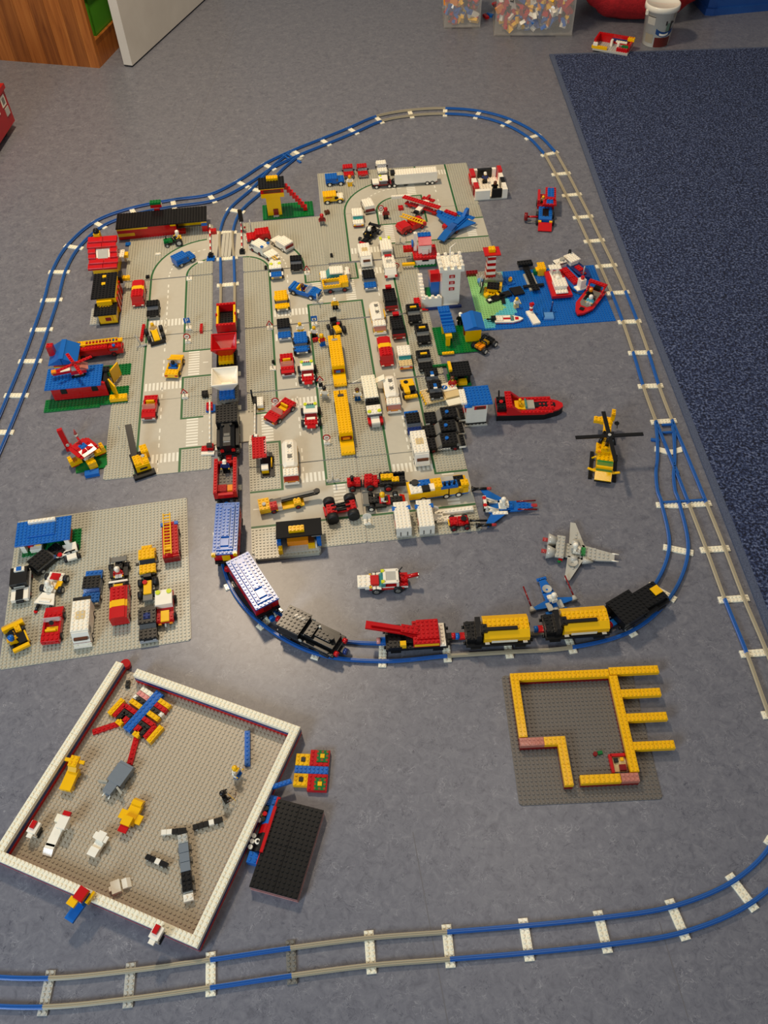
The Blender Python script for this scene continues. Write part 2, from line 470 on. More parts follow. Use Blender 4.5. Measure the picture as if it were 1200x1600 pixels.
# clear boxes full of loose toy bricks
def brick_bin(label, a, b, depth, h, n, seed, scale=1.0):
    root = bpy.data.objects.new('storage_box', None); C.objects.link(root)
    root['label'] = label; root['category'] = 'storage box'
    a = Vector(a); b = Vector(b); d = (b-a).normalized(); nn = Vector((-d.y, d.x)); Lw = (b-a).length
    P = lambda u, v: tuple(a + d*u + nn*v)
    t = 2.5
    for u0, u1, v0, v1 in ((0, Lw, 0, t), (0, Lw, depth-t, depth), (0, t, t, depth-t), (Lw-t, Lw, t, depth-t)):
        slab('side_wall', [P(u0, v0), P(u1, v0), P(u1, v1), P(u0, v1)], 9, h, 'clear_plastic', root)
    slab('base', [P(0, 0), P(Lw, 0), P(Lw, depth), P(0, depth)], 6, 9, 'clear_plastic', root)
    for u0, u1 in ((0, Lw*.2), (Lw*.8, Lw)):
        slab('foot', [P(u0-3, -3), P(u1+3, -3), P(u1+3, depth), P(u0-3, depth)], 0, 6, 'clear_plastic', root)
    rnd = random.Random(seed); cols = ['red', 'yellow', 'blue', 'white', 'red', 'red', 'blue', 'yellow', 'black', 'white', 'orange']
    V, F, I = [], [], []
    for q in range(n):
        w_, l_, hh = rnd.choice([(16, 32, 9.6), (16, 16, 9.6), (8, 32, 9.6), (16, 24, 9.6), (8, 16, 9.6), (16, 48, 9.6)])
        w_, l_, hh = w_*scale, l_*scale, hh*scale
        from mathutils import Euler
        rt = Euler((rnd.uniform(0, 6.3), rnd.uniform(0, 6.3), rnd.uniform(0, 6.3))).to_matrix()
        vv = rnd.random()**2
        cx, cy, cz = rnd.uniform(22, Lw-22), 24 + vv*(depth-50), rnd.uniform(24, h-24)
        lv, lf = [], []
        box_vf(-w_/2, -l_/2, -hh/2, w_/2, l_/2, hh/2, lv, lf)
        ci = rnd.randrange(len(cols)); b0 = len(V)
        for v in lv:
            r_ = rt @ Vector(v); q_ = a + d*(cx+r_.x) + nn*(cy+r_.y)
            V.append((q_.x/1000, q_.y/1000, max(11, cz+r_.z)/1000))
        F += [tuple(b0+i for i in f) for f in lf]; I += [ci]*6
    me = mesh_from('loose_bricks', V, F, cols, I)
    o = bpy.data.objects.new('loose_bricks', me); C.objects.link(o)
    o['label'] = 'mixed loose toy bricks heaped in the clear ' + ('large box' if Lw > 250 else 'small box'); o['category'] = 'bricks'; o['kind'] = 'stuff'
brick_bin('small clear plastic box part filled with loose toy bricks', (321.6, 3754.3), (469.5, 3748.0), 210, 190, 200, 3, 1.25)
brick_bin('large clear plastic box packed with loose toy bricks', (518.7, 3664.3), (830.2, 3638.2), 300, 330, 1100, 4, 1.4)
for i, (px, c) in enumerate((((504.1, 3855.0), 'red'), ((521.5, 3866.4), 'blue'))):
    loose(('red' if i == 0 else 'blue') + ' loose brick lying between the two clear boxes', px, 20+30*i, 2, 4, 3, c, z=0)

# red cushion
def cushion():
    V, F = [], []; nu, nv = 40, 14
    for j in range(nv+1):
        f = -math.pi/2 + math.pi*j/nv
        for i in range(nu):
            t = 2*math.pi*i/nu
            sq = lambda v, p: math.copysign(abs(v)**p, v)
            cx, cy, cz = sq(math.cos(f), .75)*sq(math.cos(t), .55), sq(math.cos(f), .75)*sq(math.sin(t), .55), sq(math.sin(f), .9)
            wob = 1 + .03*math.sin(7*t+3*f) + .02*math.sin(13*t-5*f)
            V.append((cx*.262*wob, cy*.20*wob, (cz*.11*wob + (.03*math.cos(t*2) if abs(f) < 1 else 0))))
    for j in range(nv):
        for i in range(nu):
            F.append((j*nu+i, j*nu+(i+1) % nu, (j+1)*nu+(i+1) % nu, (j+1)*nu+i))
    return V, F
V_, F_ = cushion()
zmin = min(v[2] for v in V_)
cu = raw('cushion', V_, F_, 'red_cloth', smooth=True)
cx_, cy_ = (1121.5, 3760.9)
cu.location = (cx_/1000 + 0.012, cy_/1000 + .15, -zmin); cu.rotation_euler = (0, 0, R(-4))
cu['label'] = 'large soft red cushion lying behind the white bucket'; cu['category'] = 'cushion'
# blue bag / box at the right
bb = bpy.data.objects.new('toy_case', None); C.objects.link(bb)
bb['label'] = 'blue plastic toy case with an orange emblem beside the red cushion'; bb['category'] = 'case'
pA, pB = Vector((1414.0, 3792.7)), Vector((1686.4, 3826.9))
dB = (pB-pA).normalized(); nB = Vector((-dB.y, dB.x)); PB = lambda u, v: tuple(pA + dB*u + nB*v)
slab('base', [PB(0, 6), PB(30, -6), PB(330, -6), PB(350, 10), PB(350, 190), PB(0, 190)], 0, 26, 'bag_blue', bb)
slab('body', [PB(10, 16), PB(36, 6), PB(318, 6), PB(338, 20), PB(338, 180), PB(10, 180)], 26, 260, 'bag_blue', bb)
slab('emblem', [PB(-2, 2), PB(50, -2), PB(50, 4), PB(-2, 8)], 70, 130, 'orange', bb)
slab('emblem_centre', [PB(8, -1), PB(40, -3), PB(40, 3), PB(8, 5)], 82, 120, 'print_dark', bb)

# white bucket
bk = Th('bucket', 'white plastic bucket with printed label and lid at the rug edge', 'bucket', (1150.7, 3506.0), 0, 0)
bk.e.location.y += 0.055
prof = [(0, 0), (6.1, 0), (6.4, .2), (7.7, 17.2), (7.9, 17.2), (7.9, 17.6), (7.2, 17.6), (5.9, .6), (0, .6)]
bk.add('body', lathe_mesh('bucket', prof, 'white', 32), (0, 0, 0))
bk.add('lid', lathe_mesh('blid', [(8.2, 16.2), (8.4, 16.3), (8.4, 18.3), (8.1, 18.7), (7.6, 18.7), (7.4, 18.2), (0, 18.2)], 'white', 32), (0, 0, 0))
def wrap(name, a0, a1, z0, z1, c, off=.05, curve=0, par=None):
    V, F = [], []; n = 14
    for i in range(n+1):
        t = i/n; a = R(a0 + (a1-a0)*t)
        sag = curve*(4*(t-.5)**2)
        for z in (z0+sag, z1+sag):
            r = 6.4 + (7.7-6.4)*(z-.2)/17 + off
            V.append((r*math.cos(a), r*math.sin(a), z))
    for i in range(n): F.append((2*i, 2*i+2, 2*i+3, 2*i+1))
    return bk.add(name, mesh_from(name, V, F, [c]), (0, 0, 0))
mat('label_grey', (186, 182, 170), rough=.5); mat('label_olive', (160, 150, 128), rough=.5); mat('label_rust', (96, 30, 22), rough=.5); mat('label_blue', (26, 66, 120), rough=.5); mat('label_green', (110, 130, 112), rough=.5)
wrap('label_panel', 205, 238, 10.5, 14.6, 'label_grey'); wrap('label_panel', 203, 240, 2.0, 6.2, 'label_olive')
wrap('label_strip', 205, 238, 14.0, 14.4, 'print_dark', .07)
wrap('label_foot', 247, 320, .3, 5.0, 'label_rust'); wrap('label_band', 247, 322, 5.2, 7.6, 'label_blue', .08, 1.6)
wrap('label_script', 262, 300, 5.7, 6.7, 'white', .11, .5)
wrap('label_picture', 285, 306, 7.6, 11.5, 'label_green', .06); wrap('label_picture', 300, 309, 7.6, 12.4, 'print_dark', .09); wrap('label_picture', 280, 286, 10.6, 12.6, 'print_dark', .09)
wrap('label_picture', 306, 318, 11.2, 11.9, 'print_dark', .09); wrap('label_picture', 312, 322, 13.5, 15.4, 'label_olive', .07)
for a in (200, 20):
    bk.b('handle_lug', 8.3*math.cos(R(a)), 8.3*math.sin(R(a)), 36, 1.2, 1.2, 5, 'white', 0)

# red plastic crate at the left edge
rc = bpy.data.objects.new('toy_crate', None); C.objects.link(rc)
rc['label'] = 'red wheeled toy crate with stickers at the left picture edge'; rc['category'] = 'crate'
cA = Vector((-1279.0, 3056.8)); cB = Vector((-1300.6, 2801.5)); dR = (cB-cA).normalized(); nR = Vector((dR.y, -dR.x))
PR = lambda u, v: tuple(cA + dR*u + nR*v)
slab('body', [PR(0, 0), PR(330, 0), PR(330, 250), PR(0, 250)][::-1], 26, 150, 'crate_red', rc)
slab('rim', [PR(-6, -6), PR(336, -6), PR(336, 8), PR(-6, 8)][::-1], 140, 156, 'crate_red', rc)
slab('lid', [PR(14, 14), PR(316, 14), PR(316, 240), PR(14, 240)][::-1], 150, 172, 'green', rc)
slab('sticker', [PR(18, -2), PR(52, -2), PR(52, 1), PR(18, 1)][::-1], 96, 130, 'white', rc)
slab('sticker', [PR(24, -2.4), PR(46, -2.4), PR(46, 1), PR(24, 1)][::-1], 102, 124, 'dgrey', rc)
slab('sticker', [PR(14, -2), PR(44, -2), PR(44, 1), PR(14, 1)][::-1], 62, 88, 'lgrey', rc)
slab('sticker', [PR(86, -2), PR(120, -2), PR(120, 1), PR(86, 1)][::-1], 92, 126, 'white', rc)
for u in (60, 270):
    for v in (20, 220):
        o = bpy.data.objects.new('wheel', cyl_mesh(1.6, 1.8, 'tyre')); C.objects.link(o); o.parent = rc
        p = PR(u, v); o.location = (p[0]/1000, p[1]/1000, 1.6*S); o.scale = (S,)*3
        o.rotation_euler = (math.pi/2, 0, math.atan2(dR.y, dR.x))
bc = slab('toy_box', [PR(40, 30), PR(300, 30), PR(300, 220), PR(40, 220)][::-1], 172, 300, 'bag_blue')
bc['label'] = 'blue box standing on the red wheeled crate'; bc['category'] = 'box'
slab('rim', [PR(36, 26), PR(304, 26), PR(304, 36), PR(36, 36)][::-1], 286, 304, 'bag_blue', bc)

# ---------------------------------------------------------------- baseplates
BASE = 0.2      # thickness of a baseplate, studs
def plate_mesh(nx, ny, c, mask=None, th=BASE, n=8, sr=.3):
    V, F = [], []
    g = .02; cut = .5
    pts = [(g+cut, g), (nx-g-cut, g), (nx-g, g+cut), (nx-g, ny-g-cut), (nx-g-cut, ny-g), (g+cut, ny-g), (g, ny-g-cut), (g, g+cut)]
    V += [(x, y, 0) for x, y in pts] + [(x, y, th) for x, y in pts]
    F += [tuple(reversed(range(8))), tuple(range(8, 16))] + [(i, (i+1) % 8, 8+(i+1) % 8, 8+i) for i in range(8)]
    for i in range(nx):
        for j in range(ny):
            if mask is None or mask(i+.5, j+.5): stud_vf(i+.5, j+.5, th, V, F, n=n, r=sr, h=.2)
    return mesh_from('baseplate', V, F, [c])

def strip(pts, w):
    # flat ribbon along a polyline
    V, F = [], []
    P = [Vector(p) for p in pts]
    for i, p in enumerate(P):
        d = (P[min(i+1, len(P)-1)] - P[max(i-1, 0)])
        if 0 < i < len(P)-1:
            d1 = (P[i]-P[i-1]).normalized(); d2 = (P[i+1]-P[i]).normalized(); d = d1+d2
            k = 1/max(.3, math.sqrt((1+d1.dot(d2))/2))
        else: k = 1
        d.normalize(); n = Vector((-d.y, d.x))*w/2*k
        V += [tuple(p-n)+(0,), tuple(p+n)+(0,)]
        if i: b = len(V); F.append((b-4, b-2, b-1, b-3))
    return V, F

def merge(parts):
    V, F = [], []
    for v, f in parts:
        b = len(V); V += v; F += [tuple(b+i for i in q) for q in f]
    return V, F

def arc(cx, cy, r, a0, a1, n=14):
    return [(cx+r*math.cos(R(a0+(a1-a0)*i/n)), cy+r*math.sin(R(a0+(a1-a0)*i/n))) for i in range(n+1)]

def quad(x0, y0, x1, y1): return ([(x0, y0, 0), (x1, y0, 0), (x1, y1, 0), (x0, y1, 0)], [(0, 1, 2, 3)])
def dashV(x, y0, y1, step=3.2, ln=1.7):
    out = []; y = y0
    while y+ln <= y1+.01: out.append(quad(x-.22, y, x+.22, y+ln)); y += step
    return out
def dashH(y, x0, x1, step=3.2, ln=1.7):
    out = []; x = x0
    while x+ln <= x1+.01: out.append(quad(x, y-.22, x+ln, y+.22)); x += step
    return out
def crossV(y0, skip=()):   # bars across a vertical road
    return [quad(10.3+1.24*i, y0, 10.3+1.24*i+.72, y0+3.6) for i in range(10) if i not in skip]
def crossH(x0): return [quad(x0, 10.3+1.24*i, x0+3.6, 10.3+1.24*i+.72) for i in range(10)]

LO, HI = 9.5, 22.5
def road_plate(label, base, ang, k, x0, y0, kind, cross=()):
    v = lambda x, y: LO-.6 < x < HI+.6
    h = lambda x, y: LO-.6 < y < HI+.6
    if kind == 'V': road = v
    elif kind == 'VR': road = lambda x, y: v(x, y) or (h(x, y) and x > 16)
    elif kind == 'VL': road = lambda x, y: v(x, y) or (h(x, y) and x < 16)
    elif kind == 'HU': road = lambda x, y: h(x, y) or (v(x, y) and y > 16)
    elif kind == 'CR': road = lambda x, y: LO-.6 < math.hypot(32-x, y) < HI+.6
    elif kind == 'CL': road = lambda x, y: LO-.6 < math.hypot(x, y) < HI+.6
    a = R(ang); px = base[0] + 8*k*(x0*math.cos(a) - y0*math.sin(a)); py = base[1] + 8*k*(x0*math.sin(a) + y0*math.cos(a))
    o = single('road_baseplate', label, 'baseplate', plate_mesh(32, 32, 'plate_grey', lambda x, y: not road(x, y)), (px, py), ang, 0, k=k, group='road baseplates')
    surf, lines, wh = [], [], []
    e = .05
    if kind[0] == 'V' or kind == 'HU':
        if kind != 'HU': surf.append(quad(LO, e, HI, 32-e))
        else: surf += [quad(e, LO, 32-e, HI), quad(LO, HI, HI, 32-e)]
        if kind == 'VR': surf.append(quad(HI, LO, 32-e, HI))
        if kind == 'VL': surf.append(quad(e, LO, LO, HI))
    if kind == 'V': lines += [strip([(LO, e), (LO, 32-e)], .72), strip([(HI, e), (HI, 32-e)], .72)]
    if kind == 'VR': lines += [strip([(LO, e), (LO, 32-e)], .72), strip([(HI, e), (HI, LO), (32-e, LO)], .72), strip([(32-e, HI), (HI, HI), (HI, 32-e)], .72)]
    if kind == 'VL': lines += [strip([(HI, e), (HI, 32-e)], .72), strip([(LO, e), (LO, LO), (e, LO)], .72), strip([(e, HI), (LO, HI), (LO, 32-e)], .72)]
    if kind == 'HU': lines += [strip([(e, LO), (32-e, LO)], .72), strip([(e, HI), (LO, HI), (LO, 32-e)], .72), strip([(32-e, HI), (HI, HI), (HI, 32-e)], .72)]
    if kind in ('CR', 'CL'):
        cx, a0, a1 = (32, 180, 90) if kind == 'CR' else (0, 0, 90)
        pi_, po = arc(cx, 0, LO, a0, a1), arc(cx, 0, HI, a0, a1)
        V = [p+(0,) for p in pi_] + [p+(0,) for p in po]; n = len(pi_)
        F = [((i, n+i, n+i+1, i+1) if kind == 'CL' else (i, i+1, n+i+1, n+i)) for i in range(n-1)]
        surf.append((V, F)); lines += [strip(pi_, .72), strip(po, .72)]
        m = 12
        for i in range(m):
            a_ = a0+(a1-a0)*(i+.2)/m; b_ = a0+(a1-a0)*(i+.7)/m
            wh.append(strip(arc(cx, 0, 16, a_, b_, 3), .44))
    if kind == 'V': wh += dashV(16, 1, 31)
    if kind in ('VR', 'VL'): wh += dashV(16, .8, 8.5) + dashV(16, 11, 21) + dashV(16, 23.5, 31.2)
    if kind == 'VR': wh += dashH(16, 29, 32)
    if kind == 'VL': wh += dashH(16, 0.5, 3)
    if kind == 'HU': wh += dashH(16, .8, 8.5) + dashH(16, 23.5, 31.2) + dashV(16, 28.6, 31.5)
    for ck in cross:
        if ck == 'S': wh += crossV(4.6)
        if ck == 'N': wh += crossV(24.2)
        if ck == 'E': wh += crossH(24.2)
        if ck == 'W': wh += crossH(4.2)
    todo = [('road', [s_], 'road_grey', .008) for s_ in surf] + [('green_line', [l_], 'line_green', .02) for l_ in lines] + ([('white_marking', wh, 'road_white', .016)] if wh else [])
    for nm, parts, m, z in todo:
        V, F = merge(parts)
        c = bpy.data.objects.new(nm, mesh_from(nm, V, F, [m])); C.objects.link(c); c.parent = o; c.location = (0, 0, BASE+z)
        if nm == 'white_marking': c['kind'] = 'stuff'
    return o

GL = ((-663, 1336), 5.3, 1.0)
road_plate('road baseplate with side road at the near end of the left road strip', *GL, 0, 0, 'VR', ('S', 'E'))
road_plate('road baseplate with side road under the yellow convertible', *GL, 0, 32.1, 'VR', ('S', 'E'))
road_plate('straight road baseplate under the red and yellow van and black car', *GL, 0, 64.4, 'V', ('S',))
road_plate('curved road baseplate in front of the black-roofed station', *GL, 0, 96.9, 'CR')
GM = ((-38, 1125), 5.3, 1.0)
road_plate('junction baseplate under the big-wheeled red buggy', *GM, -32.1, 0, 'HU', ('N', 'E'))
road_plate('junction baseplate beside the lower level crossing barriers', *GM, -32.1, 32.3, 'VL', ('N', 'W'))
road_plate('straight road baseplate under the blue pickup and big-wheeled blue truck', *GM, -32.1, 64.7, 'V', ('N',))
road_plate('junction baseplate under the blue convertible', *GM, -32.1, 97.2, 'VR', ('S', 'E'))
road_plate('curved road baseplate under the red car and white cars by the upper crossing', *GM, -32.1, 129.7, 'CL')
road_plate('junction baseplate under the big yellow delivery truck', *GM, 0, -.2, 'HU', ('N', 'E'))
road_plate('straight road baseplate under the black police cars', *GM, 0, 32.0, 'V', ())
road_plate('straight road baseplate under the second white tanker', *GM, 0, 64.6, 'V', ())
road_plate('junction baseplate under the black and red vans', *GM, 0, 97.2, 'VL', ('N', 'W'))
GT = ((-147, 2163), 4.0, 0.982)
road_plate('junction baseplate under the black racing car with driver', *GT, 0, 0, 'VR', ('S', 'E'))
road_plate('curved road baseplate under the blue jeep and white articulated lorry', *GT, 0, 32.1, 'CR')
road_plate('junction baseplate under the red biplane and blue aeroplane', *GT, 32.1, 0, 'HU', ('E',))
road_plate('junction baseplate under the white lorry trailer', *GT, 32.1, 32.1, 'VL', ('N', 'W'))

def plain_plate(name, label, c, centre, nx, ny, ang, z=0, k=1.0, th=BASE, n=8, mask=None):
    a = R(ang); dx, dy = -nx*4*k, -ny*4*k
    pos = (centre[0] + dx*math.cos(a) - dy*math.sin(a), centre[1] + dx*math.sin(a) + dy*math.cos(a))
    return single(name, label, 'baseplate', plate_mesh(nx, ny, c, mask, th, n), pos, ang, z, k=k)

plain_plate('baseplate', 'large grey studded baseplate parked with toy cars at the left', 'plate_grey', (-620, 1056), 48, 48, 7.9)
plain_plate('baseplate', 'large old grey baseplate inside the white-topped wall', 'plate_old', (-431, 573), 50, 50, -22.5, n=10)
plain_plate('baseplate', 'dark grey baseplate under the yellow brick floor plan', 'plate_dark', (348, 659), 32, 32, 0.6)
# sea plate: blue with a printed lagoon and beach
def sea_plate():
    nx, ny = 47, 32
    V, F, I = [], [], []
    box_vf(0.02, .02, 0, nx-.02, ny-.02, BASE, V, F); I += [0]*6
    def ramp(y, tab):
        f = 1 - y/32
        for (f0, a), (f1, b) in zip(tab, tab[1:]):
            if f0 <= f <= f1: return a + (b-a)*(f-f0)/(f1-f0)
        return tab[-1][1]
    def shore(y): return ramp(y, [(0, 13), (.4, 11), (.52, 12), (.62, 15), (.78, 13.5), (.86, 12), (.9, 7), (.96, 5), (1, 5)]) + .5*math.sin(y*1.7)
    def beach(y): return ramp(y, [(0, 10.5), (.4, 8.6), (.55, 10), (.66, 10.5), (.78, 6), (.86, 1), (.9, 0), (1, 0)]) + .4*math.sin(y*1.3)
    for j in range(ny):
        for q, (x0, x1, m) in enumerate(((0.03, max(.2, beach(j)), 1), (max(.2, beach(j)), max(.6, shore(j)), 2))):
            if j < 1 : continue
            b = len(V); V += [(x0, j, BASE+.01), (x1, j, BASE+.01), (x1 + 0, j+1, BASE+.01), (x0, j+1, BASE+.01)]; F.append((b, b+1, b+2, b+3)); I.append(m)
    for i in range(nx):
        for j in range(ny):
            f0 = len(F); stud_vf(i+.5, j+.5, BASE, V, F)
            m = 0 if j < 1 else (1 if i+.5 < beach(j) else (2 if i+.5 < shore(j) else 0))
            I += [m]*(len(F)-f0)
    return mesh_from('sea_baseplate', V, F, ['blue', 'lgreen', 'aqua'], I)
a_ = R(3.4)
SEA = (461 - 188*math.cos(a_) + 128*math.sin(a_), 1968 - 188*math.sin(a_) - 128*math.cos(a_))
single('sea_baseplate', 'blue sea baseplate with printed green beach and pale lagoon', 'baseplate', sea_plate(), SEA, 3.4, 0)

# ---------------------------------------------------------------- railway
def catmull(P, t, i):
    p0, p1, p2, p3 = P[max(i-1, 0)], P[i], P[i+1], P[min(i+2, len(P)-1)]
    if i == 0: p0 = p1*2 - p2
    if i+2 > len(P)-1: p3 = p2*2 - p1
    return .5*((2*p1) + (-p0+p2)*t + (2*p0-5*p1+4*p2-p3)*t*t + (-p0+3*p1-3*p2+p3)*t**3)

def rail_mesh(pts, c):
    # profile: broad foot, narrow head with a groove; mm -> m
    prof = [(-3.8, 3.2), (-3.8, 5.6), (-2.2, 6.2), (-2.2, 9.4), (-.6, 9.4), (-.6, 8.6), (.6, 8.6), (.6, 9.4), (2.2, 9.4), (2.2, 6.2), (3.8, 5.6), (3.8, 3.2)]
    V, F = [], []; m = len(prof)
    for i, p in enumerate(pts):
        d = (pts[min(i+1, len(pts)-1)] - pts[max(i-1, 0)]).normalized(); n = Vector((-d.y, d.x))
        for u, z in prof:
            q = p + n*u; V.append((q.x/1000, q.y/1000, z/1000))
    for i in range(len(pts)-1):
        for j in range(m):
            k = (j+1) % m
            F.append((i*m+j, (i+1)*m+j, (i+1)*m+k, i*m+k))
    F.append(tuple(range(m))); F.append(tuple(reversed(range((len(pts)-1)*m, len(pts)*m))))
    return mesh_from('rail', V, F, [c])

def sleeper(root, p, d, c='cream', n=8):
    o = bpy.data.objects.new('sleeper', brick_mesh(n, 2, 1, c, 1)); C.objects.link(o); o.parent = root
    o.location = (p.x/1000, p.y/1000, 0); o.scale = (S,)*3
    o.rotation_euler = (0, 0, math.atan2(d.y, d.x) - math.pi/2)

def track(name, label, pts, cols, sl=None, cut=None, slc=None, ends=True):
    """pts: sleeper centres in mm; cols: colour letter of each section, left rail and right rail"""
    root = bpy.data.objects.new(name, None); C.objects.link(root); root['label'] = label; root['category'] = 'railway track'
    P = [Vector(p) for p in pts]
    for i in range(len(P)-1):
        c = cols[i % len(cols)] if i < len(cols) else cols[-1]
        lc, rc_ = (c[0], c[-1])
        line = [catmull(P, t/10, i) for t in range(11)]
        for s_, cc in ((1, lc), (-1, rc_)):
            off = []
            for j, q in enumerate(line):
                if 0 < j < 10: d = line[j+1]-line[j-1]
                elif j == 0: d = catmull(P, .02, i) - (catmull(P, .98, i-1) if i else P[i])
                else: d = (catmull(P, .02, i+1) if i+2 < len(P) else P[i+1]) - catmull(P, .98, i)
                d = d.normalized(); off.append(q + Vector((-d.y, d.x))*20*s_)
            o = bpy.data.objects.new('rail', rail_mesh(off, {'b': 'rail_blue', 'g': 'rail_grey'}[cc])); C.objects.link(o); o.parent = root
    for i, p in enumerate(P):
        if sl and i in sl: continue
        d = (P[min(i+1, len(P)-1)] - P[max(i-1, 0)]).normalized()
        sleeper(root, p, d, (slc or {}).get(i, 'cream'))
    return root

loop = [(-956.3, 1365.5), (-946.8, 1506.8), (-940.3, 1638.4), (-935.1, 1770.3), (-934.2, 1901.2), (-934.9, 2032.7), (-940.5, 2166.4), (-922.1, 2291.9), (-864.6, 2408.7), (-767.6, 2473.3),
        (-643.2, 2511.3), (-521.7, 2537.1), (-430.0, 2617.4), (-346.9, 2720.0), (-254.5, 2801.2), (-159.0, 2870.5), (-62.0, 2941.9), (32.9, 3014.5), (149.0, 3048.7), (274.4, 3053.2),
        (390.1, 3025.6), (489.3, 2958.8), (566.0, 2854.3), (607.0, 2736.7)]
track('railway_track', 'blue curved railway track looping round the back and left of the layout', loop, ['b']*17+['g', 'g']+['b']*4)
right = [(607.4, 2736.6), (625.0, 2607.9), (639.3, 2480.3), (653.2, 2354.0), (664.7, 2225.7), (676.6, 2099.4), (686.2, 1972.0), (691.7, 1843.6), (693.4, 1715.5), (691.8, 1587.7), (695.6, 1460.9),
         (703.5, 1327.7), (710.3, 1197.7), (716.4, 1071.4), (720.5, 943.1), (728.7, 815.6), (732.2, 685.4), (738, 632)]
track('railway_track', 'long straight railway track beside the blue rug', right, ['g', 'g', 'g', 'g', 'g', 'g', 'b', 'g', 'b', 'g', 'b', 'b', 'g', 'g', 'gb', 'gg', 'g'], sl={0, 11, 17})
inner = [(-258.7, 2797.3), (-317.8, 2701.6), (-374.4, 2574.9), (-438.5, 2459.3), (-456.7, 2339.9), (-442.9, 2203.9), (-429.9, 2074.9), (-419.2, 1946.7), (-408.0, 1817.1), (-394.9, 1688.4), (-383.7, 1561.5), (-373.0, 1429.0), (-362.8, 1295.2),
         (-352.9, 1164.2), (-345, 1000), (-286, 905), (-190, 828), (-78, 797), (0, 793), (80, 792)]
inner = inner[:14] + [(-316.6, 1030.7), (-245.5, 936.7), (-139.3, 867.3), (-12.8, 846.0), (115.0, 852.4), (239.2, 856.1), (363.9, 861.3), (484.1, 892.2), (575.8, 966.0), (636.7, 1072.8), (649.5, 1197.7), (649.0, 1237.5), (657.0, 1287.8), (670.1, 1331.3), (684.1, 1392.8), (694.7, 1457.0)]
track('railway_track', 'inner railway track carrying the train between the two switches', inner, ['b', 'b', 'b', 'b', 'g', 'b', 'g', 'g', 'g', 'g', 'g', 'g', 'g', 'b', 'b', 'b', 'b', 'b', 'g', 'g', 'b', 'b', 'b', 'b', 'b', 'b'], sl={0, 1, 25, 26, 27, 28, 29})
front = [(745, 560), (722, 452), (660, 400), (571.6, 372.6), (455.1, 334.4), (330.1, 320.4), (204.9, 312.9), (78.5, 307.7), (-48.0, 302.9), (-174.8, 292.4), (-302.8, 279.6), (-430.6, 267.9), (-560.5, 261.3), (-687.1, 270.8), (-807.6, 297.4)]
front[0:3] = [(738, 632), (718, 527), (660, 436)]
track('railway_track', 'front railway track of blue and grey rails nearest the viewer', front, ['b', 'b', 'b', 'b', 'b', 'b', 'bb', 'g', 'g', 'b', 'g', 'g', 'b', 'b'],
      slc={9: 'dgrey', 11: 'lgrey', 12: 'lgrey'})
# switch frames and lever
sw = Th('track_switch', 'blue railway switch frame with lever beside the rug', 'railway switch', (688.3, 1371.6), -3, 0)
for nm, p, q in (('tie_bar', (686.4, 1445.7), (711.6, 1446.6)), ('tie_bar', (681.9, 1419.9), (705.5, 1420.9)), ('tie_bar', (633.1, 1203.5), (726.8, 1206.7)), ('point_blade', (678.1, 1390.3), (688.5, 1287.6)), ('point_blade', (712.6, 1418.4), (688.2, 1323.7))):
    c_ = sw.m.inverted() @ Vector((p[0]/1000, p[1]/1000, .006)); d_2 = sw.m.inverted() @ Vector((q[0]/1000, q[1]/1000, .006))
    ln = (d_2-c_).length; mid = (c_+d_2)/2
    sw.b(nm, mid.x, mid.y, 1, round(ln, 2), .6, 1.6, 'rail_blue', 0, rot=(0, 0, math.degrees(math.atan2((d_2-c_).y, (d_2-c_).x))))
lv_ = sw.m.inverted() @ Vector(((660.6, 1399.4)[0]/1000, (660.6, 1399.4)[1]/1000, .004))
sw.b('lever', lv_.x, lv_.y, 0, 2.6, 1, 1.5, 'rail_blue', 0, rot=(0, 0, -12))
sw.pr('sleeper', [(-4.6, -1.2), (-.4, -2.6), (.4, -2.6), (3.6, -1.4), (3.6, .6), (.8, -.6), (-.4, -.6), (-4.2, .8)], 0, 1, 'cream')
sw2 = Th('track_switch', 'blue railway switch frame behind the signal tower', 'railway switch', (-290.0, 2757.4), 38, 0)
sw2.b('tie_bar', 1, 1.5, 1, .6, 5, 1.6, 'rail_blue', 0); sw2.b('tie_bar', 2.8, 1.2, 1, .6, 5, 1.6, 'rail_blue', 0)
sw2.b('lever', 3.5, -4.6, 0, 1, 2.4, 1.5, 'rail_blue', 0); sw2.b('sleeper', 5, 0, 0, 2, 8, 1, 'lgrey')
# level crossing decks between the rails
for lab, p, ln, rt in (('upper level crossing deck of grey panels between striped barriers', (-449.8, 2271.7), 15.6, 1.5), ('lower level crossing deck of grey panels beside the black engine', (-378.3, 1493.6), 13.5, 5)):
    t = Th('level_crossing', lab, 'level crossing', p, rt, 0)
    for x in (-1.35, 0, 1.35): t.b('panel', x, 0, 0, 1.25, ln, 2, 'road_grey', 0)
    for sx in (-1, 1): t.b('side_panel', sx*5.6, 0, 0, 4.6, ln, 1, 'road_grey', 0)

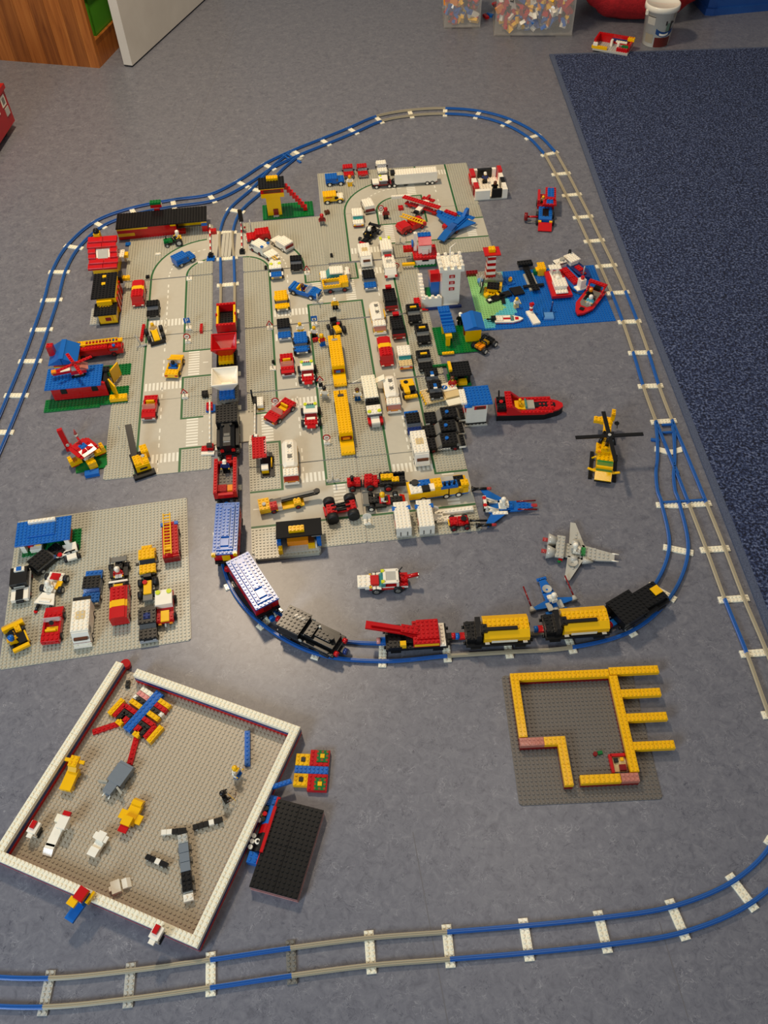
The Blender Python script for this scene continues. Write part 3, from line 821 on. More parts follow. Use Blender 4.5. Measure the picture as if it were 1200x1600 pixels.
# ---------------------------------------------------------------- train
RAIL = 9.5
def train_wheels(t, ys, c='red', x=2.45, r=.95):
    for y in ys:
        for sx in (-1, 1):
            o = t.add('wheel', cyl_mesh(r, .55, c), (sx*x - .28, y, r/.4), (0, 90, 0))
            h = bpy.data.objects.new('hub', cyl_mesh(r*.45, .75, c, n=10)); C.objects.link(h); h.parent = o; h.location = (0, 0, -.1)
def coupler(t, y, c, c2='black'):
    s_ = 1 if y > 0 else -1
    t.b('coupling', 0, y + s_*.4, 2.6, 1.6, 1.6, 1.5, c2, 0)
    t.cy('coupling_magnet', 0, y + s_*1.1 - (0 if s_ > 0 else .9), 3.4, .75, 2.2, c, rot=(-90, 0, 0))
def frame(t, L, c='black', w=6, ys=None, wc='red'):
    t.b('chassis', 0, 0, 3.4, w, L, 1.2, c, 0)
    for y in (ys or (L/2-2.2, -L/2+2.2)):
        for sx in (-1, 1): t.b('axle_box', sx*2.7, y, 1.6, .8, 2.4, 1.8, c, 0)
    train_wheels(t, ys or (L/2-2.2, -L/2+2.2), wc)
    for sy in (-1, 1):
        for sx in (-1, 1): t.cy('buffer', sx*2, sy*(L/2) - (0 if sy > 0 else .5), 4.0, .38, 1.3, c, rot=(-90, 0, 0))

# open goods wagon
t = Th('goods_wagon', 'red and yellow open goods wagon at the rear of the train', 'train wagon', (-410.6, 1877.7), 4.6, RAIL, k=1.1)
frame(t, 11); t.b('floor', 0, 0, 4.6, 6, 11, 1, 'black')
for sy in (-1, 1):
    t.b('end_wall', 0, sy*5, 5.6, 6, 1, 6.6, 'red')
for sx in (-1, 1):
    for z in (5.6, 9.0): t.b('side_board', sx*2.6, 0, z, .7, 9, 2.6, 'yellow', 0)
    t.b('side_post', sx*2.9, 0, 5.6, .5, 1.2, 6.6, 'red')
coupler(t, -5.5, 'red')

def hopper(name, label, pos, top, base, chassis, L=9, hh=9.5):
    t = Th(name, label, 'train wagon', pos, 4.6, RAIL, k=1.1)
    frame(t, L, chassis, wc='red')
    t.b('deck', 0, 0, 4.6, 6, L, 1, chassis)
    t.b('support', 0, -2.0, 5.6, 4.4, 3.6, 3.2, base); t.b('support', 0, 2.6, 5.6, 4.4, 1.6, 3.2, base)
    # funnel: four sloping sides and a rim
    w0, w1, zt = 1.7, 3.7, 8.8
    for k in range(4):
        key = ('fun', w0, w1, hh, top)
        if key not in cache:
            H = hh*.4; th = .3
            V = [(-w0, -w0, 0), (w0, -w0, 0), (w1, -w1, H), (-w1, -w1, H), (-w0+th, -w0+th, 0), (w0-th, -w0+th, 0), (w1-th, -w1+th, H), (-w1+th, -w1+th, H)]
            F = [(0, 1, 2, 3), (5, 4, 7, 6), (3, 2, 6, 7), (1, 0, 4, 5), (0, 3, 7, 4), (2, 1, 5, 6)]
            cache[key] = mesh_from('funnel_side', V, F, [top])
        t.add('funnel_side', cache[key], (0, .4, zt), (0, 0, 90*k))
    t.b('funnel_floor', 0, .4, zt, 3.3, 3.3, .6, top, 0)
    for k in range(4):
        a = R(90*k); t.b('rim', 3.6*math.sin(a), .4-3.6*math.cos(a), zt+hh-.2, 7.4, .35, 1.0, top, 0, rot=(0, 0, 90*k))
    return t
t = hopper('hopper_wagon', 'red tipping hopper wagon on a yellow and black base', (-399.1, 1730.7), 'red', 'yellow', 'black'); coupler(t, -4.5, 'red')
t = hopper('hopper_wagon', 'cream tipping hopper wagon on a blue and grey base', (-385.2, 1598.5), 'white', 'blue', 'dgrey'); coupler(t, -4.5, 'red')

# black engine in the middle of the train
t = Th('steam_engine', 'black steam engine standing on the lower level crossing', 'train engine', (-370.8, 1451.4), 5, RAIL, k=1.1)
frame(t, 16, ys=(5.6, 1.8, -1.8, -5.6)); t.b('deck', 0, 0, 4.6, 6, 16, 1, 'black')
t.b('cab', 0, 4.6, 5.6, 6, 6.4, 6.4, 'black', 0); t.b('cab_roof', 0, 4.6, 12, 6, 7, 1, 'black')
t.b('boiler', 0, -3, 5.6, 4, 9, 4.8, 'black', 0)
t.sl('boiler_top', 1.0, -3, 10.4, 9, 2, 1.6, 'black', turn=-90, lip=.2, top=1, st=0); t.sl('boiler_top', -1.0, -3, 10.4, 9, 2, 1.6, 'black', turn=90, lip=.2, top=1, st=0)
for sx in (-1, 1):
    t.cy('dome', sx*1.1, .2, 11.6, .42, 1.6, 'black'); t.b('headlamp', sx*1.5, -7.3, 6.6, 1, 1, 2, 'red')
    t.b('side_tank', sx*2.6, -2.6, 5.6, .9, 7, 2.6, 'black', 0)
t.b('grille', 0, -3.4, 11.7, 1.6, 1.0, .7, 'dgrey', 0); t.b('grille', 0, -5, 11.7, 2, 1.6, .7, 'dgrey', 0); t.b('grille_edge', 0, -6, 11.5, 1.8, .3, .6, 'silver', 0)
coupler(t, -8, 'red', 'red')

# red open wagon with a figure
t = Th('open_wagon', 'red open wagon with glass panel carrying a white-capped figure', 'train wagon', (-361.5, 1296.4), 4.2, RAIL, k=1.1)
frame(t, 12); t.b('floor', 0, 0, 4.6, 6, 12, 1, 'black')
for sx in (-1, 1): t.b('side_wall', sx*2.5, 0, 5.6, 1, 12, 6, 'red')
t.b('end_wall', 0, -5.5, 5.6, 4, 1, 3.2, 'red', 0); t.b('end_wall', 0, 5.5, 5.6, 4, 1, 3.2, 'red')
t.b('glass_panel', -.8, -3.9, 5.6, 2.4, 2.2, 4.6, 't_red', 0); t.b('crate', 1.2, -3.9, 5.6, 1.4, 2, 4.2, 'orange', 0); t.b('seat', 0, 0, 5.6, 4, 4.5, 1, 'dgrey')
p, z = t.w(0, 3.4, 5.6); fig('white-capped figure in dark clothes standing in the red open wagon', p, 180, z, 'navy', 'black', ('cap', 'white'))
coupler(t, -6, 'blue')

def coach(label, pos, rot, roof_glint, yellow_lamps):
    t = Th('passenger_coach', label, 'train wagon', pos, rot, RAIL, k=1.1)
    frame(t, 15); t.b('floor', 0, 0, 4.6, 6, 15, 1, 'black', 0)
    for sx in (-1, 1):
        t.b('side_wall', sx*2.5, 0, 5.6, 1, 14, 3.6, 'red', 0)
        t.b('side_wall', sx*2.5, 0, 13.0, 1, 14, 1.2, 'red', 0)
        for i, y in enumerate((-5.4, -2.7, 0, 2.7, 5.4)):
            w_ = t.b('window', sx*2.5, y, 9.2, .7, 1.9, 3.8, 'yellow', 0); t.b('pane', sx*2.75, y, 9.8, .3, 1.1, 2.6, 't_smoke', 0, par=w_)
        for y in (-6.7, -4.05, -1.35, 1.35, 4.05, 6.7): t.b('pillar', sx*2.5, y, 9.2, 1, .75, 3.8, 'red', 0)
    for sy in (-1, 1):
        t.b('end_wall', 0, sy*6.5, 5.6, 4, 1, 8.6, 'red', 0); t.b('end_door', 0, sy*7.1, 5.6, 2, .25, 5, 'yellow' if yellow_lamps else 'dred', 0)
        t.b('end_step', 0, sy*7.2, 4.8, 4, 1, .9, 'black', 0)
    t.b('roof', 0, 0, 14.2, 6, 16, 1, 'blue'); t.b('roof', 0, 0, 15.2, 4, 14, 1, 'blue', 0)
    t.b('roof', 0, 1.2, 16.2, 2, 9, 1, 'blue'); t.b('roof_hatch', 0, -5, 16.2, 2, 2, .9, 'blue', 0); t.b('roof_plate', 1.5, 0, 16.2, 1, 13, .4, 'blue'); t.b('roof_plate', -1.5, 0, 16.2, 1, 13, .4, 'blue')
    if yellow_lamps:
        for sx in (-1, 1): t.b('tail_lamp', sx*2.6, -8.1, 14, 1, .8, 2.2, 'yellow')
    return t
t = coach('blue-roofed red coach with two yellow tail lamps', (-342.5, 1132.0), 2, False, True); coupler(t, -7.5, 'red')
t = coach('blue-roofed coach with yellow windows leaning into the curve', (-277.1, 993.4), 30.5, True, False); coupler(t, -7.5, 'blue')

# black steam locomotive at the curve
t = Th('steam_engine', 'black steam locomotive with red buffers following the blue-roofed coaches', 'train engine', (-154.8, 882.1), -120.4, RAIL, k=1.1)
frame(t, 15, ys=(5, 0, -5)); t.b('deck', 0, 0, 4.6, 6, 15, 1, 'black')
t.b('cab', 0, -4.4, 5.6, 6, 5.4, 5.2, 'black', 0); t.b('cab_roof', 0, -4.4, 10.8, 6, 6, 1, 'black'); t.b('cab_roof_edge', 2.6, -4.4, 10.8, 1, 6, .6, 'black')
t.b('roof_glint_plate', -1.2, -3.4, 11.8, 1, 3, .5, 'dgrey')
t.b('boiler', 0, 2.6, 5.6, 4, 8.6, 3.6, 'black', 0); t.b('boiler_top', 0, 3.6, 9.2, 2, 4, 1, 'black'); t.b('boiler_top', 0, .4, 9.2, 4, 2, 2.2, 'black')
t.cy('chimney', 0, 5.6, 9.2, .6, 3, 'black'); t.cy('whistle', -1.4, 1.6, 9.2, .3, 2, 'lgrey')
for sx in (-1, 1):
    t.cy('lamp', sx*1.9, 7.3, 5.4, .62, 2.4, 'red', rot=(-90, 0, 0)); t.b('side_step', sx*2.6, 2.6, 4.8, .9, 7, 1.6, 'black', 0); t.cy('side_bolt', sx*3.0, -1, 7.4, .45, .6, 'lgrey', rot=(0, 90, 0))
t.b('front_plate', 0, 7.3, 3.6, 5, .8, 2.4, 'black', 0)
coupler(t, 7.5, 'navy'); coupler(t, -7.5, 'red')

# breakdown crane
t = Th('crane_wagon', 'red breakdown crane wagon on a black base', 'train wagon', (54.9, 865.7), -88.2, RAIL, k=1.1)
frame(t, 14); t.b('deck', 0, 0, 4.6, 6, 14, 1, 'black'); t.b('end_deck', 0, 5.9, 5.6, 6, 1.4, .7, 'white')
t.b('ballast', 0, -4.9, 5.6, 6, 3, 1.8, 'black'); t.b('winch_box', 2.3, -3.1, 5.6, 1.2, 1.4, 3.6, 'yellow', 0); t.b('machine', 0, -.4, 5.6, 4, 4, 2, 'black')
t.b('crane_body', 0, 2.2, 6.2, 6, 6, 2.2, 'red', 0); t.b('side_band', 2.75, 2.2, 7.2, .7, 5.6, 2, 'yellow', 0); t.b('side_band', -2.75, 2.2, 7.2, .7, 5.6, 2, 'yellow', 0); t.b('body_top', 0, 2.2, 9.2, 6, 6, 1, 'red'); t.b('body_top', -.5, 2.6, 10.2, 5, 5, 1, 'red')
j = t.b('jib', -1.0, -5.2, 10.6, 2, 12.5, 1.4, 'red', 0, rot=(-7, 0, -10)); t.b('jib_plate', -.4, -1.4, 12.1, 2, 4, .5, 'red', 1, rot=(-7, 0, -10)); t.b('jib_plate', -1.3, -6.6, 13.6, 1.0, 7, .4, 'red', 0, rot=(-7, 0, -10))
t.bar('brace', (1.2, 0, 8.2), (-1.4, -5, 8.6), .3, 'red'); t.bar('brace', (-1.8, 0, 8.2), (-1.8, -5, 9.6), .25, 'red')
coupler(t, -7, 'pink', 'blue'); coupler(t, 7, 'red')

def tank(label, pos, rot):
    t = Th('tank_wagon', label, 'train wagon', pos, rot, RAIL, k=1.15, group='yellow tank wagons')
    frame(t, 14); t.b('deck', 0, 0, 4.6, 6, 14, .8, 'black', 0)
    prof = [(-2.4, 0), (2.4, 0), (2.9, 1.0), (2.9, 2.3), (1.5, 3.3), (-1.5, 3.3), (-2.9, 2.3), (-2.9, 1.0)]
    n = len(prof); y0, y1 = -3.2, 6.6
    V = [(x, y0, z) for x, z in prof] + [(x, y1, z) for x, z in prof]
    F = [tuple(range(n)), tuple(reversed(range(n, 2*n)))] + [(i, n+i, n+(i+1) % n, (i+1) % n) for i in range(n)]
    for i in range(3):
        for q in range(10): stud_vf(-1+i, y0+.5+q*.98, 3.3, V, F)
    me = mesh_from('tank', V, F, ['yellow'])
    t.add('tank', me, (0, 0, 5.4))
    t.b('name_strip', 2.98, 1.2, 7.2, .12, 5.6, 2.0, 'cream', 0); t.b('warning_mark', 2.75, -2.4, 5.7, .5, 1, .5, 'white', 0); t.b('warning_mark', 2.75, 5.8, 5.7, .5, 1, .5, 'white', 0)
    t.b('end_frame', 0, -4.2, 5.4, 5, 1.2, 7, 'black', 0); t.b('end_frame', 0, -5.8, 5.4, 4.6, 2, 3.4, 'black'); t.b('cross_beam', .9, -3.2, 12.2, 2, 1.4, 2.4, 'black')
    for sx in (-1.7, 1.7): t.cy('buffer_post', sx, -6.4, 8, .5, 1.6, 'black')
    t.b('boom', 1.2, .6, 13.6, .8, 6.8, 1.3, 'black', 0); t.b('end_plate', 0, 6.7, 5.4, 3, .4, 4, 'black', 0)
    coupler(t, -7, 'blue', 'red')
tank('yellow tank wagon next to the red crane wagon', (216.9, 868.4), -88.8)
tank('yellow tank wagon next to the black wedge-nosed wagon', (375.4, 879.6), -87.6)

# black wedge wagon
t = Th('black_wagon', 'plain black wagon with a yellow tile at the far right of the train', 'train wagon', (511.4, 918.4), -59.8, RAIL, k=1.1)
frame(t, 14); t.b('deck', 0, 0, 4.6, 6, 14, 1, 'black', 0); t.b('body', -.4, -3.6, 5.6, 6.6, 6.8, 4.4, 'black', 0); t.b('body_top', -.4, -3.6, 10, 7, 7, .8, 'black')
t.b('body', -.2, 3.2, 5.6, 5, 6.8, 3.8, 'black', 0); t.b('body_top', -.2, 3.0, 9.4, 5, 6.4, .8, 'black'); t.sl('nose', -.2, 6.2, 5.6, 5, 1.6, 3.8, 'black', lip=1, top=.4, st=0)
t.b('tile', -.2, 5.0, 10.75, 2.2, 2.2, .6, 'yellow', 0); t.b('side_box', 2.8, 1.2, 5, 1, 4, 2, 'black', 0)
coupler(t, -7, 'red', 'blue')

# ---------------------------------------------------------------- vehicle builders (front = +y)
def sedan(t, c, roofc, glass='t_grey', hub='white', L=8, hoodc=None, bumper='silver', r=.75, h=3, zb=1.3, hoodL=2.6, rearL=1.4, rearc=None, lamps='cream', xw=1.72):
    t.wheels(xw, (L/2-1.7, -L/2+1.7), r, .7, hub)
    t.b('chassis', 0, 0, zb-.4, 2.6, L-.4, 1, 'black', 0)
    t.b('body', 0, 0, zb+.6, 4, L, 2, c, 0)
    t.b('bonnet', 0, L/2-hoodL/2, zb+2.6, 4, hoodL, .8, hoodc or c)
    cl = L-hoodL-rearL; yc = -L/2+rearL+cl/2
    t.sl('windscreen', 0, L/2-hoodL-.65, zb+2.6, 3.7, 1.3, h, glass, lip=.4, top=.25, st=0)
    t.b('cabin', 0, yc-.65, zb+2.6, 3.7, cl-1.3, h, glass, 0)
    t.b('roof', 0, yc-.45, zb+2.6+h, 4, cl-.7, 1, roofc)
    if rearL > .6: t.b('boot', 0, -L/2+rearL/2, zb+2.6, 4, rearL, .8, rearc or c)
    t.b('bumper', 0, L/2+.12, zb+.3, 4, .4, .9, bumper, 0)
    for sx in (-1, 1): t.b('headlamp', sx*1.4, L/2+.14, zb+1.4, .8, .28, .9, lamps, 0)
    return t

def van(t, c, roofc=None, glass='t_grey', hub='white', L=9, h=5, zb=1.3, nose=1.5, stripe=None, screen=None, r=.75, hatch=None, front=None, base=None):
    t.wheels(1.72, (L/2-1.9, -L/2+1.9), r, .7, hub)
    t.b('chassis', 0, 0, zb-.4, 2.6, L-.4, 1, 'black', 0)
    t.b('body', 0, 0, zb+.6, 4, L, 2, base or c, 0)
    bl = L-nose
    if stripe:
        w1 = bl*.36
        t.b('load_body', 0, -L/2+w1/2, zb+2.6, 4, w1, h, c, 0); t.b('stripe', 0, -L/2+w1+.9, zb+2.6, 4, 1.8, h, stripe, 0)
        t.b('load_body', 0, -L/2+w1+1.8+(bl-w1-1.8)/2, zb+2.6, 4, bl-w1-1.8, h, c, 0)
        t.b('roof', 0, -L/2+w1/2, zb+2.6+h, 3, w1, .8, roofc or c, 0); t.b('roof_stripe', 0, -L/2+w1+.9, zb+2.6+h, 3, 1.8, .8, stripe, 0)
        t.b('roof', 0, -L/2+bl-(bl-w1-1.8)/2, zb+2.6+h, 3, bl-w1-1.8, .8, roofc or c)
    else:
        t.b('load_body', 0, -L/2+bl/2, zb+2.6, 4, bl, h, c, 0); t.b('roof', 0, -L/2+bl/2, zb+2.6+h, 4, bl, .9, roofc or c)
    t.sl('windscreen', 0, L/2-nose/2, zb+2.6, 3.8, nose, h, screen or glass, lip=.6, top=.3, st=0)
    t.b('front_panel', 0, L/2-.1, zb+.6, 4, .5, 2.0, front or c, 0)
    for sx in (-1, 1):
        t.b('side_window', sx*1.97, L/2-nose-.9, zb+4.6, .16, 1.5, h-2.6, glass, 0); t.b('headlamp', sx*1.4, L/2+.18, zb+1.2, .8, .2, .8, 'cream', 0)
    if hatch: t.b('roof_hatch', 0, -L/2+bl/2, zb+2.6+h+.9, 2, 2, .5, hatch, 0)
    return t

def cabrio(t, c, seat='yellow', glass='t_clear', hub='white', L=9, hoodL=3, rearL=2.4, lamps='cream', rear='red', frame_c=None):
    t.wheels(1.85, (L/2-1.9, -L/2+1.8), .8, .75, hub)
    t.b('chassis', 0, 0, .9, 2.8, L-.5, 1, 'black', 0)
    t.b('floor', 0, 0, 1.8, 4, L, 1, c, 0)
    t.b('bonnet', 0, L/2-hoodL/2, 2.8, 4, hoodL, 2, c, 0); t.sl('bonnet_nose', 0, L/2-.9, 2.8, 4, 1.8, 2.5, c, lip=1.2, top=.3, st=0)
    t.b('bonnet_plate', 0, L/2-hoodL+.75, 4.8, 4, 1.4, .8, c)
    t.b('boot', 0, -L/2+rearL/2, 2.8, 4, rearL, 2.3, c); ml = L-hoodL-rearL
    for sx in (-1, 1): t.b('door', sx*1.75, -L/2+rearL+ml/2, 2.8, .5, ml, 2.2, c, 0)
    t.sl('windscreen', 0, L/2-hoodL-.45, 4.8, 3.8, .9, 3.6, glass, lip=.2, top=.2, st=0)
    if frame_c: t.b('screen_frame', 0, L/2-hoodL-.85, 8.2, 3.9, .35, .7, frame_c, 0)
    t.b('seat', 0, -L/2+rearL+.9, 2.8, 2.6, 1.6, 1, seat, 0); t.b('seat_back', 0, -L/2+rearL+.3, 3.6, 2.4, .5, 2.6, seat, 0)
    t.add('steering_wheel', cyl_mesh(.55, .1, 'black'), (0, L/2-hoodL-1.5, 6), (55, 0, 0))
    for sx in (-1, 1):
        t.b('headlamp', sx*1.5, L/2+.05, 2.6, .8, .3, .9, lamps, 0); t.b('tail_lamp', sx*1.5, -L/2-.05, 3.2, .8, .3, .9, rear, 0)
    t.b('bumper', 0, L/2+.1, 1.6, 4, .35, .8, 'silver', 0)
    return t

def pickup(t, bedc, roofc, hoodc, glass='t_grey', hub='white', L=9, base=None, r=.8, xw=1.75, zb=1.4, h=3, tray=2.6):
    t.wheels(xw, (L/2-1.9, -L/2+1.9), r, .75, hub)
    t.b('chassis', 0, 0, zb-.4, 2.6, L-.3, 1, 'black', 0); t.b('body', 0, 0, zb+.6, 4, L, 1.6, base or hoodc, 0)
    t.b('bonnet', 0, L/2-1.3, zb+2.2, 4, 2.6, 1, hoodc)
    t.sl('windscreen', 0, L/2-3.2, zb+2.2, 3.7, 1.3, h, glass, lip=.8, top=.3, st=0)
    cl = L-2.6-1.3-tray
    t.b('cabin', 0, L/2-3.8-cl/2, zb+2.2, 3.8, cl, h, base or roofc, 0); t.b('roof', 0, L/2-3.6-cl/2, zb+2.2+h, 4, cl+.8, 1, roofc)
    if tray > .5: t.b('tray', 0, -L/2+tray/2, zb+2.2, 4, tray, 1.2, bedc)
    t.b('bumper', 0, L/2+.12, zb+.2, 4, .4, 1, 'silver', 0)
    for sx in (-1, 1): t.b('headlamp', sx*1.4, L/2+.14, zb+1.4, .8, .28, .9, 'cream', 0)
    return t

def jeep(t, c, roofc=None, glass='t_grey', hub='white', L=7, r=1.0, xw=2.0, zb=2.0, h=3, hoodc=None, lamps='cream'):
    t.wheels(xw, (L/2-1.5, -L/2+1.5), r, .9, hub)
    t.b('chassis', 0, 0, zb-.6, 2.4, L-.4, 1, 'black', 0); t.b('body', 0, 0, zb+.4, 3.6, L, 2, c, 0)
    for y in (L/2-1.5, -L/2+1.5):
        for sx in (-1, 1): t.b('mudguard', sx*1.9, y, zb+2.4, .9, 2, .5, c, 0)
    t.b('bonnet', 0, L/2-1.2, zb+2.4, 3.6, 2.4, 1, hoodc or c)
    t.sl('windscreen', 0, L/2-2.8, zb+2.4, 3.5, .9, h, glass, lip=1, top=.3, st=0)
    cl = L-3.2
    t.b('cabin', 0, -L/2+cl/2, zb+2.4, 3.6, cl, h, glass if roofc else c, 0); t.b('roof', 0, -L/2+cl/2+.3, zb+2.4+h, 4, cl+.6, 1, roofc or c)
    t.b('grille', 0, L/2+.1, zb+.6, 2.2, .3, 1.6, 'dgrey', 0)
    for sx in (-1, 1): t.b('headlamp', sx*1.35, L/2+.12, zb+1.0, .7, .3, 1, lamps, 0)
    return t

def cab(t, y, roofc, glass, base, front=None, h=4, zb=1.3, lights=None):
    """forward-control lorry cab whose nose ends at y"""
    t.b('cab_base', 0, y-1.5, zb+.6, 4, 3, 2, base, 0); t.sl('windscreen', 0, y-.7, zb+2.6, 3.8, 1.4, h, glass, lip=1.2, top=.5, st=0)
    t.b('cab_back', 0, y-2.3, zb+2.6, 4, 1.6, h, front or roofc, 0); t.b('cab_roof', 0, y-1.8, zb+2.6+h, 4, 2.6, 1, roofc)
    t.b('bumper', 0, y+.12, zb, 4, .5, 1.2, front or base, 0)
    if lights:
        for sx in (-1, 1): t.cy('beacon', sx*1.4, y-1.6, zb+3.6+h, .42, .8, lights)
    for sx in (-1, 1): t.b('headlamp', sx*1.4, y+.2, zb+1.6, .8, .25, .8, 'cream', 0)

def tanker(t, L=15, base='yellow', cabglass='t_red', stripe=None):
    t.wheels(1.72, (L/2-2, -L/2+4.5, -L/2+2), .75, .7, 'dgrey')
    t.b('chassis', 0, 0, .9, 2.6, L-.4, 1, 'black', 0); t.b('floor', 0, 0, 1.9, 4, L, 1, base, 0)
    y0, y1 = -L/2+.1, L/2-3.9
    prof = [(-1.6, 0), (1.6, 0), (2.05, .7), (2.05, 1.7), (1.1, 2.5), (-1.1, 2.5), (-2.05, 1.7), (-2.05, .7)]
    n = len(prof)
    V = [(x*.8, y0, z*.7+.4) for x, z in prof] + [(x, y0+1, z) for x, z in prof] + [(x, y1-1, z) for x, z in prof] + [(x*.8, y1, z*.7+.4) for x, z in prof]
    F = [tuple(range(n)), tuple(reversed(range(3*n, 4*n)))]
    for s_ in range(3): F += [(s_*n+i, (s_+1)*n+i, (s_+1)*n+(i+1) % n, s_*n+(i+1) % n) for i in range(n)]
    for i in range(2):
        for q in range(int(y1-y0)-2): stud_vf(-.5+i, y0+1.5+q, 2.5, V, F)
    tk = t.add('tank', mesh_from('tank', V, F, ['white']), (0, 0, 3.2))
    for f in (.3, .68): t.b('hatch', 0, y0+(y1-y0)*f, 9.3, 1.2, 1.2, .8, 'dgrey', 0)
    for sx in (-1, 1): t.b('side_strip', sx*2.02, (y0+y1)/2, 3.2, .2, (y1-y0)*.8, 1.2, 'yellow', 0)
    cab(t, L/2, 'white', cabglass, base, 'white', zb=1.3, h=3.6)
    if stripe: t.b('band', 0, L/2-3.6, 3.6, 4, .4, 2, stripe, 0)
    return t

def racer(t, c, c2='black', hub='white', driver=None, wing='black', L=11):
    t.wheels(2.2, (L/2-2,), .8, .9, hub); t.wheels(2.2, (-L/2+2,), .95, 1.2, hub)
    t.b('chassis', 0, 0, 1.2, 2.6, L-1, 1, 'black', 0); t.b('nose', 0, L/2-1.8, 2.2, 2, 3.2, 1, c2); t.sl('nose_tip', 0, L/2-.2, 1.6, 3.4, 1.4, 1.4, c, lip=.4, top=.3, st=0)
    t.b('cockpit', 0, .4, 2.2, 3, 3, 1.6, c, 0); t.b('side_pod', 1.8, -.8, 1.8, 1.2, 3, 2, c2, 0); t.b('side_pod', -1.8, -.8, 1.8, 1.2, 3, 2, c2, 0)
    t.b('engine', 0, -3, 2.2, 2, 3, 2.4, c2); t.b('wing_post', 0, -L/2+1, 3.4, 1, .8, 2.6, c2, 0); t.b('rear_wing', 0, -L/2+.7, 6, 4.4, 1.6, .6, wing, 0)
    for sx in (-1, 1): t.b('wing_end', sx*2.2, -L/2+.7, 5, .25, 1.8, 2.4, wing, 0)
    if driver:
        p, z = t.w(0, -.2, 2.6); fig(driver[0], p, t.rot, z, driver[1], driver[2], ('helmet', driver[3]), sit=True, k=t.k)
    return t

def tractor(t, c, eng, hub='red', L=7, big=1.4):
    t.wheels(2.1, (-L/2+1.4,), big, 1.2, hub); t.wheels(1.8, (L/2-1.1,), .8, .8, hub)
    t.b('frame', 0, 0, 2, 2, L-.6, 1, 'black', 0); t.b('engine_hood', 0, L/2-1.8, 3, 2, 3.4, 2.4, eng); t.b('rear_body', 0, -L/2+1.6, 3, 2.6, 2.4, 2, c); t.b('seat', 0, -L/2+1.2, 5, 2, 1, 1.4, c)
    t.cy('exhaust', .6, L/2-1.2, 5.4, .22, 3, 'black'); t.add('steering_wheel', cyl_mesh(.5, .1, 'black'), (0, 0, 5.6), (50, 0, 0))
    t.b('grille', 0, L/2-.05, 3, 1.8, .2, 2, 'lgrey', 0)
    return t

def box_lorry(t, c, L=14, h=7, blue=True, wind='t_grey'):
    t.wheels(1.72, (L/2-2, -L/2+2.2), .75, .7, 'dgrey')
    t.b('chassis', 0, 0, 1, 2.6, L-.4, 1, 'black', 0); t.b('sill', 0, 0, 2, 4, L, .8, 'navy' if blue else c, 0)
    t.b('load_body', 0, -1.6, 2.8, 4, L-3.4, h, c, 0); t.b('roof', 0, -1.6, 2.8+h, 4, L-3.4, 1, c)
    cab(t, L/2, c, wind, c, c, h=h-3)
    return t

# ---------------------------------------------------------------- road signs, lamp posts, barriers
def sign(label, foot, kind, rot=5, h=10, face='white', tilt=(0, 0), k=1.0, lean=None):
    t = Th('road_sign', label, 'road sign', foot, rot, 1.6, tilt=lean or (0, 0), k=k)
    t.b('foot', 0, 0, 0, 2, 2, 1, 'white'); t.cy('post', 0, 0, 1, .18, h, 'lgrey')
    z = 1 + h
    def tri(r, c, y, nm):
        V, F = [], []
        pts = [(r*math.cos(R(a)), r*math.sin(R(a))) for a in (90, 210, 330)]
        V = [(x, y, zz) for x, zz in pts] + [(x, y-.12, zz) for x, zz in pts]
        F = [(0, 2, 1), (3, 4, 5), (0, 1, 4, 3), (1, 2, 5, 4), (2, 0, 3, 5)]
        return t.add(nm, mesh_from(nm, V, F, [c]), (0, 0, z))
    def disc(r, c, off, nm):
        return t.add(nm, cyl_mesh(r, .12, c, n=20), (0, -off+.12, z), (90, 0, 0))
    if kind == 'tri':
        tri(1.45, 'red', -.1, 'sign_face'); tri(.85, 'white', -.24, 'sign_centre'); tri(.4, 'black', -.3, 'symbol')
    elif kind == 'disc':
        disc(1.2, 'red', .1, 'sign_face'); disc(.85, 'white', .2, 'sign_centre'); t.b('symbol', 0, -.16, z-.5, .9, .12, 1, 'dred', 0)
    elif kind == 'round':
        disc(1.3, 'white', .1, 'sign_face')
    elif kind == 'square':
        o = t.b('sign_face', 0, -.25, z-2.5, 2.2, .2, 5.2, 'blue', 0)
        return t, z
    return t, z
def lamp_post(label, foot, rot=5, h=14, lean=(0, 0), k=1.0):
    t = Th('lamp_post', label, 'lamp post', foot, rot, 1.6, tilt=lean, k=k)
    t.b('foot', 0, 0, 0, 4, 1, 1, 'lgrey'); t.cy('post', 0, 0, 1, .2, h, 'lgrey'); t.b('arm', 0, -.8, h+1, .35, 2, .5, 'lgrey', 0)
    return t

# ================================================================ left road strip
AL = 5.3
# station
t = Th('toy_station', 'long station of red and yellow bricks with black studded roof', 'toy building', (-653.7, 2365.5), AL+.5, 1.6, k=1.07)
for i, x in enumerate((-12, -4, 4)):
    t.b('base_course', x, -2.6, 0, 8, 2, 3, 'red', 0)
for x, z, w, c in ((-13, 3, 6, 'yellow'), (-6.5, 3, 7, 'red'), (1, 3, 8, 'red'), (-12, 6, 8, 'red'), (-4, 6, 8, 'red'), (2.5, 6, 5, 'red'), (-10.5, 9, 11, 'yellow'), (-1, 9, 8, 'red'), (4, 9, 2, 'yellow')):
    t.b('brick', x, -2.6, z, w, 2, 3, c, 0)
t.b('brick', 3, -3.1, 0, 6, 1, 4, 'red', 0)
for x, z, w, c in ((8, 0, 6, 'yellow'), (13, 0, 4, 'yellow'), (8, 3, 6, 'orange'), (13, 3, 4, 'yellow'), (7, 6, 4, 'dred'), (12, 6, 6, 'dred'), (8, 9, 6, 'yellow'), (13, 9, 4, 'dred')):
    t.b('back_brick', x, 2.6, z, w, 2, 3, c, 0)
